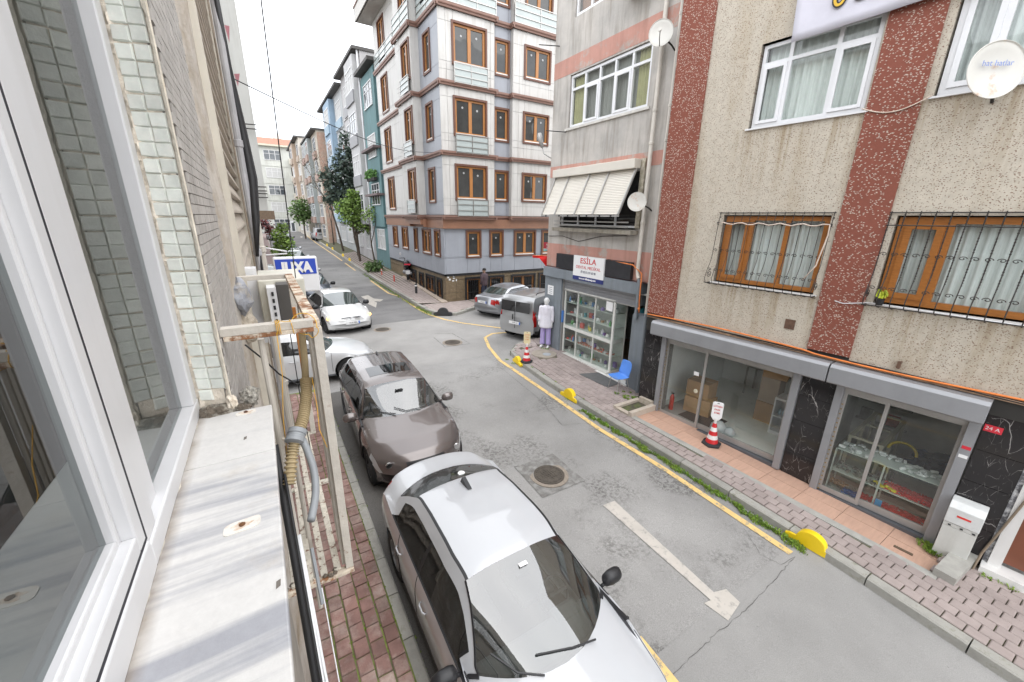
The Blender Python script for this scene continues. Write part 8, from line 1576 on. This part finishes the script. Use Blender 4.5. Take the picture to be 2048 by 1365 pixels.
# ------------------------------------------------------------------ kerb blocks, bollards, cones, chair, scooter
M_YB = mat('yellow_block', (.86, .60, .015), .45, .08, 3, c2=(.45, .33, .05), c2amt=.26, c2scale=9, c2c=.04)
def block(label, loc, ang, s=1., mt=None, grp=None):
    t = thing('kerb_block', label, 'kerb block', loc, grp, rot=ang)
    prof = [(-.42, 0), (.42, 0), (.43, .10), (.34, .14), (.245, .15)] + [(.24 * cos(a), .15 + .20 * sin(a)) for a in np.linspace(.35, pi - .35, 14)] + [(-.245, .15), (-.34, .14), (-.43, .10)]
    m = MB(); m.prism(FW, [(u * s, z * s) for u, z in prof], -.075 * s, .075 * s); m.build('body', mt or M_YB, t, local=True, bevel=.015 * s)
    m = MB(); m.lathe((0, -.076 * s, .22 * s), [(.035 * s, 0), (.03 * s, -.006), (.012 * s, -.004)], 12, axis='Y'); m.build('bolt', M_IRON, t, local=True); return t
for lb, y, dx, a in (('nearest yellow kerb block, large and clean, among weeds on the kerb', 1.72, .04, 92), ('yellow kerb block halfway along the kerb opposite the blue chair', 7.42, .03, 90), ('yellow kerb block beside the traffic cone at the kerb corner', 10.15, -.02, 82)): block(lb, (kx(y) + dx, y, zr(y) + .01), R_(a), .8 if y < 9 else .72)
for px, py, lb in ((654, 490, 'farthest tiny yellow kerb block up the street'), (665, 498, 'fourth yellow kerb block of the far row'), (686, 512, 'third yellow kerb block of the far row near the leafless tree'), (699, 520, 'nearest yellow kerb block of the far row before the green tree')):
    p = G(px, py, .1); block(lb, (6.5, float(p[1]) * 6.5 / float(p[0]), zr(p[1]) + .15), pi / 2, .8, grp='yellow kerb blocks up the far street')
block('black rounded kerb block at the tip of the corner pavement', (6.9, 17.35, .03), R_(150), 1.05, mat('black_block', (.03, .03, .032), .6, .2, 6))
def bollard(label, p, h, mt, band=None, r=.045):
    t = thing('bollard', label, 'bollard', p); m = MB(); m.lathe(p, [(r * 1.6, 0), (r * 1.6, .02), (r, .03), (r, h), (r * .7, h + .03)], 14); m.build('post', mt, t, smooth='auto')
    for z in band or (): m = MB(); m.lathe((p[0], p[1], p[2] + z), [(r + .002, 0), (r + .002, .07)], 14); m.build('band', M_WTAG, t)
def gg(px, py, dz): p = G(px, py, dz); return (float(p[0]), float(p[1]), float(p[2]))
bollard('black bollard with white band on the brick pavement of the corner', gg(833, 590, .17), .62, M_BLK, (.5,), .07); bollard('plain red bollard post near the parked scooter', gg(789, 567, .22), .5, mat('red_post', (.6, .06, .04), .5, .1)); bollard('faded red bollard post beside the kerb weeds', gg(764, 553, .25), .5, mat('red_post2', (.62, .16, .12), .5, .1), (.4,))
M_CR_ = mat('cone_red', (.55, .02, .025), .45, .08, 8); M_CWh = mat('cone_white', (.72, .70, .68), .5, .08, 8)
def cone(label, p, ang, board, txt, tc_):
    t = thing('traffic_cone', label, 'traffic cone', p, rot=ang); m = MB(); m.lathe((0, 0, 0), [(.20, 0), (.205, .03), (.18, .055), (.13, .06)], 6, ang=.3); m.build('base', mat('rubber_base', (.025, .025, .028), .8, .2, 10), t, local=True)
    for i in range(5): m = MB(); z0, z1 = .06 + i * .09, .06 + (i + 1) * .09; r0, r1 = .125 - i * .018, .125 - (i + 1) * .018; m.lathe((0, 0, 0), [(r0, z0), (r1, z1)], 20); m.build('band', M_CWh if i % 2 else M_CR_, t, local=True, smooth='auto')
    m = MB(); m.tube([(0, 0, .5), (0, 0, .62)], .03, 10); m.build('neck', M_CWh, t, local=True)
    F2 = Fr((0, 0, 0), (1, 0, 0), (0, -1, 0)); m = MB(); pr = [(-.05, .58), (.05, .58), (.105, .66), (.105, .97), (.085, 1.0), (-.085, 1.0), (-.105, .97), (-.105, .66)]; m.prism(F2, pr, -.008, .008); m.build('board', board, t, local=True, bevel=.004)
    for k, l in enumerate(txt): o = text_mesh(l, .055, F2, 0, .90 - k * .075, .010, tc_, None, 'lettering', extrude=.0005, sx=.85, bold=.001); o.parent = t
    m = MB(); m.fbox(F2, -.02, .02, .965, .98, .008, .010); m.build('handle_slot', M_BLK, t, local=True); return t
cone('striped cone with cream notice board beside the yellow block at the kerb corner', gg(1053, 724, .15), R_(-38), mat('cream_board', (.68, .58, .36), .5, .1), ('LÜTFEN', 'PARK', 'ETME'), mat('orange_print', (.65, .25, .1), .5)); cone('striped cone with white notice board in front of the long glass shop', (7.72, 4.12, float(ztr(4.12)) + .003), R_(-60), M_WTAG, ('LÜTFEN', 'PARK', 'ETME'), M_RTX)
# blue chair
q = (7.78, 6.93, zr(6.93) + .155); CHR = thing('chair', 'light blue plastic chair on thin metal legs beside the grey shop pillar', 'chair', q, rot=R_(-100)); M_BL = mat('light_blue_plastic', (.10, .27, .72), .4, .05, 3)
m = MB(); nx, ny = 12, 22
for i in range(ny + 1):
    s_ = i / ny
    if s_ < .5: f = s_ / .5; y, z = -.22 + .38 * f, .445 - .02 * sin(f * pi) - .015 * f + .01 * (1 - f) ** 3 * -2; w_ = .21 + .015 * sin(f * pi)
    else: f = (s_ - .5) / .5; y, z = .16 + .05 * sin(f * pi / 2) + .04 * f, .43 + .40 * f + .01; w_ = .215 - .03 * max(0, f - .7) / .3
    if i == ny: w_ *= .9
    for j in range(nx + 1): a = (j / nx - .5) * 2; m.v.append((a * w_, y + .0 - (.05 * a * a if s_ > .5 else 0), z + (.03 * a ** 4 if s_ <= .5 else 0)))
for i in range(ny):
    for j in range(nx): k = i * (nx + 1) + j; m.f.append((k, k + 1, k + nx + 2, k + nx + 1)); m.mi.append(0)
o = m.build('shell', M_BL, CHR, local=True, smooth=True, fix=False); s_ = o.modifiers.new('s', 'SOLIDIFY'); s_.thickness = .012
for sx in (-1, 1):
    for a, b in (((sx * .16, -.14, .42), (sx * .21, -.2, 0)), ((sx * .16, .12, .41), (sx * .21, .22, 0))): m = MB(); m.tube([a, b], .010, 8); m.build('leg', M_STEEL, CHR, local=True, smooth='auto')
m = MB(); m.tube([(-.16, -.14, .415), (.16, -.14, .415), (.16, .12, .405), (-.16, .12, .405), (-.16, -.14, .415)], .009, 6); m.build('seat_frame', M_STEEL, CHR, local=True)
# scooter seen from behind
SC = thing('scooter', 'black and silver scooter with red tail light parked on the corner pavement', 'scooter', gg(815, 557, .5), rot=R_(75) - pi / 2); SC.scale = (1.28,) * 3   # faces local +y
for y, nm in ((-.62, 'rear_wheel'), (.62, 'front_wheel')): m = MB(); m.lathe((0, y, .24), [(.12, -.05), (.22, -.055), (.24, -.02), (.24, .02), (.22, .055), (.12, .05)], 22, axis='X'); w = m.build(nm, M_TYRE, SC, local=True, smooth='auto'); m = MB(); m.lathe((0, y, .24), [(.02, -.06), (.12, -.05), (.12, .05), (.02, .06)], 14, axis='X'); m.build('rim', M_RIMD, w, local=True)
M_SBK = mat('scooter_black', (.012, .012, .014), .15, .1, obj=True); 
m = MB(); m.tube([(0, -.72, .72), (0, -.5, .68), (0, -.2, .58), (0, .0, .38), (0, .25, .30), (0, .42, .40), (0, .5, .75), (0, .46, .98)], [.07, .15, .17, .14, .13, .14, .15, .09], 14); m.build('body', M_SBK, SC, local=True, smooth=True); m = MB(); m.tube([(0, -.75, .83), (0, -.4, .84), (0, -.05, .76)], [.10, .14, .11], 12); m.build('seat', M_TRIM, SC, local=True, smooth=True)
m = MB(); m.tube([(.16, -.75, .34), (.17, -.35, .36), (.15, -.1, .32)], [.07, .075, .05], 10); m.tube([(-.15, -.75, .42), (-.15, -.3, .4)], [.09, .08], 10); m.build('silver_cover', M_RIM, SC, local=True, smooth=True)
m = MB(); m.obox((0, -.83, .80), .3, .03, .07); m.build('tail_light', mat('bright_tail', (.7, .02, .05), .2, obj=True), SC, local=True, bevel=.01); m = MB(); m.obox((0, -.86, .42), .22, .01, .18); m.build('number_plate', M_PLATE, SC, local=True)
m = MB(); m.tube([(-.34, .38, 1.0), (0, .45, 1.0), (.34, .38, 1.0)], .018, 8); m.build('handlebar', M_TRIM, SC, local=True)
for s in (1, -1): m = MB(); m.tube([(s * .2, .4, 1.0), (s * .26, .4, 1.18)], .007, 5); m.lathe((s * .28, .39, 1.22), [(.06, 0), (.06, .012)], 12, axis='Y'); m.build('mirror', M_CHR, SC, local=True)
for s in (1, -1): m = MB(); m.tube([(s * .05, .46, .9), (s * .05, .62, .26)], .02, 6); m.build('fork', M_SBK, SC, local=True)
m = MB(); m.prism(Fr((0, 0, 0), (0, 1, 0), (1, 0, 0)), [(-.86, .30), (-.80, .55), (-.6, .56), (-.45, .45), (-.6, .5)], -.07, .07); m.build('mudguard', M_SBK, SC, local=True)
# litter
for px, py, c in ((598, 1268, (.02, .45, .6)),): p = G(px, py, .14); simple('litter', 'crumpled turquoise scrap lying on the pavement beside the cables', 'litter', lambda m: m.add([(p[0] - .03, p[1], p[2]), (p[0] + .03, p[1] - .02, p[2] + .02), (p[0] + .01, p[1] + .05, p[2] + .03), (p[0] - .04, p[1] + .04, p[2] + .01), (p[0], p[1] + .02, p[2] + .05)], [(0, 1, 4), (1, 2, 4), (2, 3, 4), (3, 0, 4)]), mat('turquoise', c, .6))
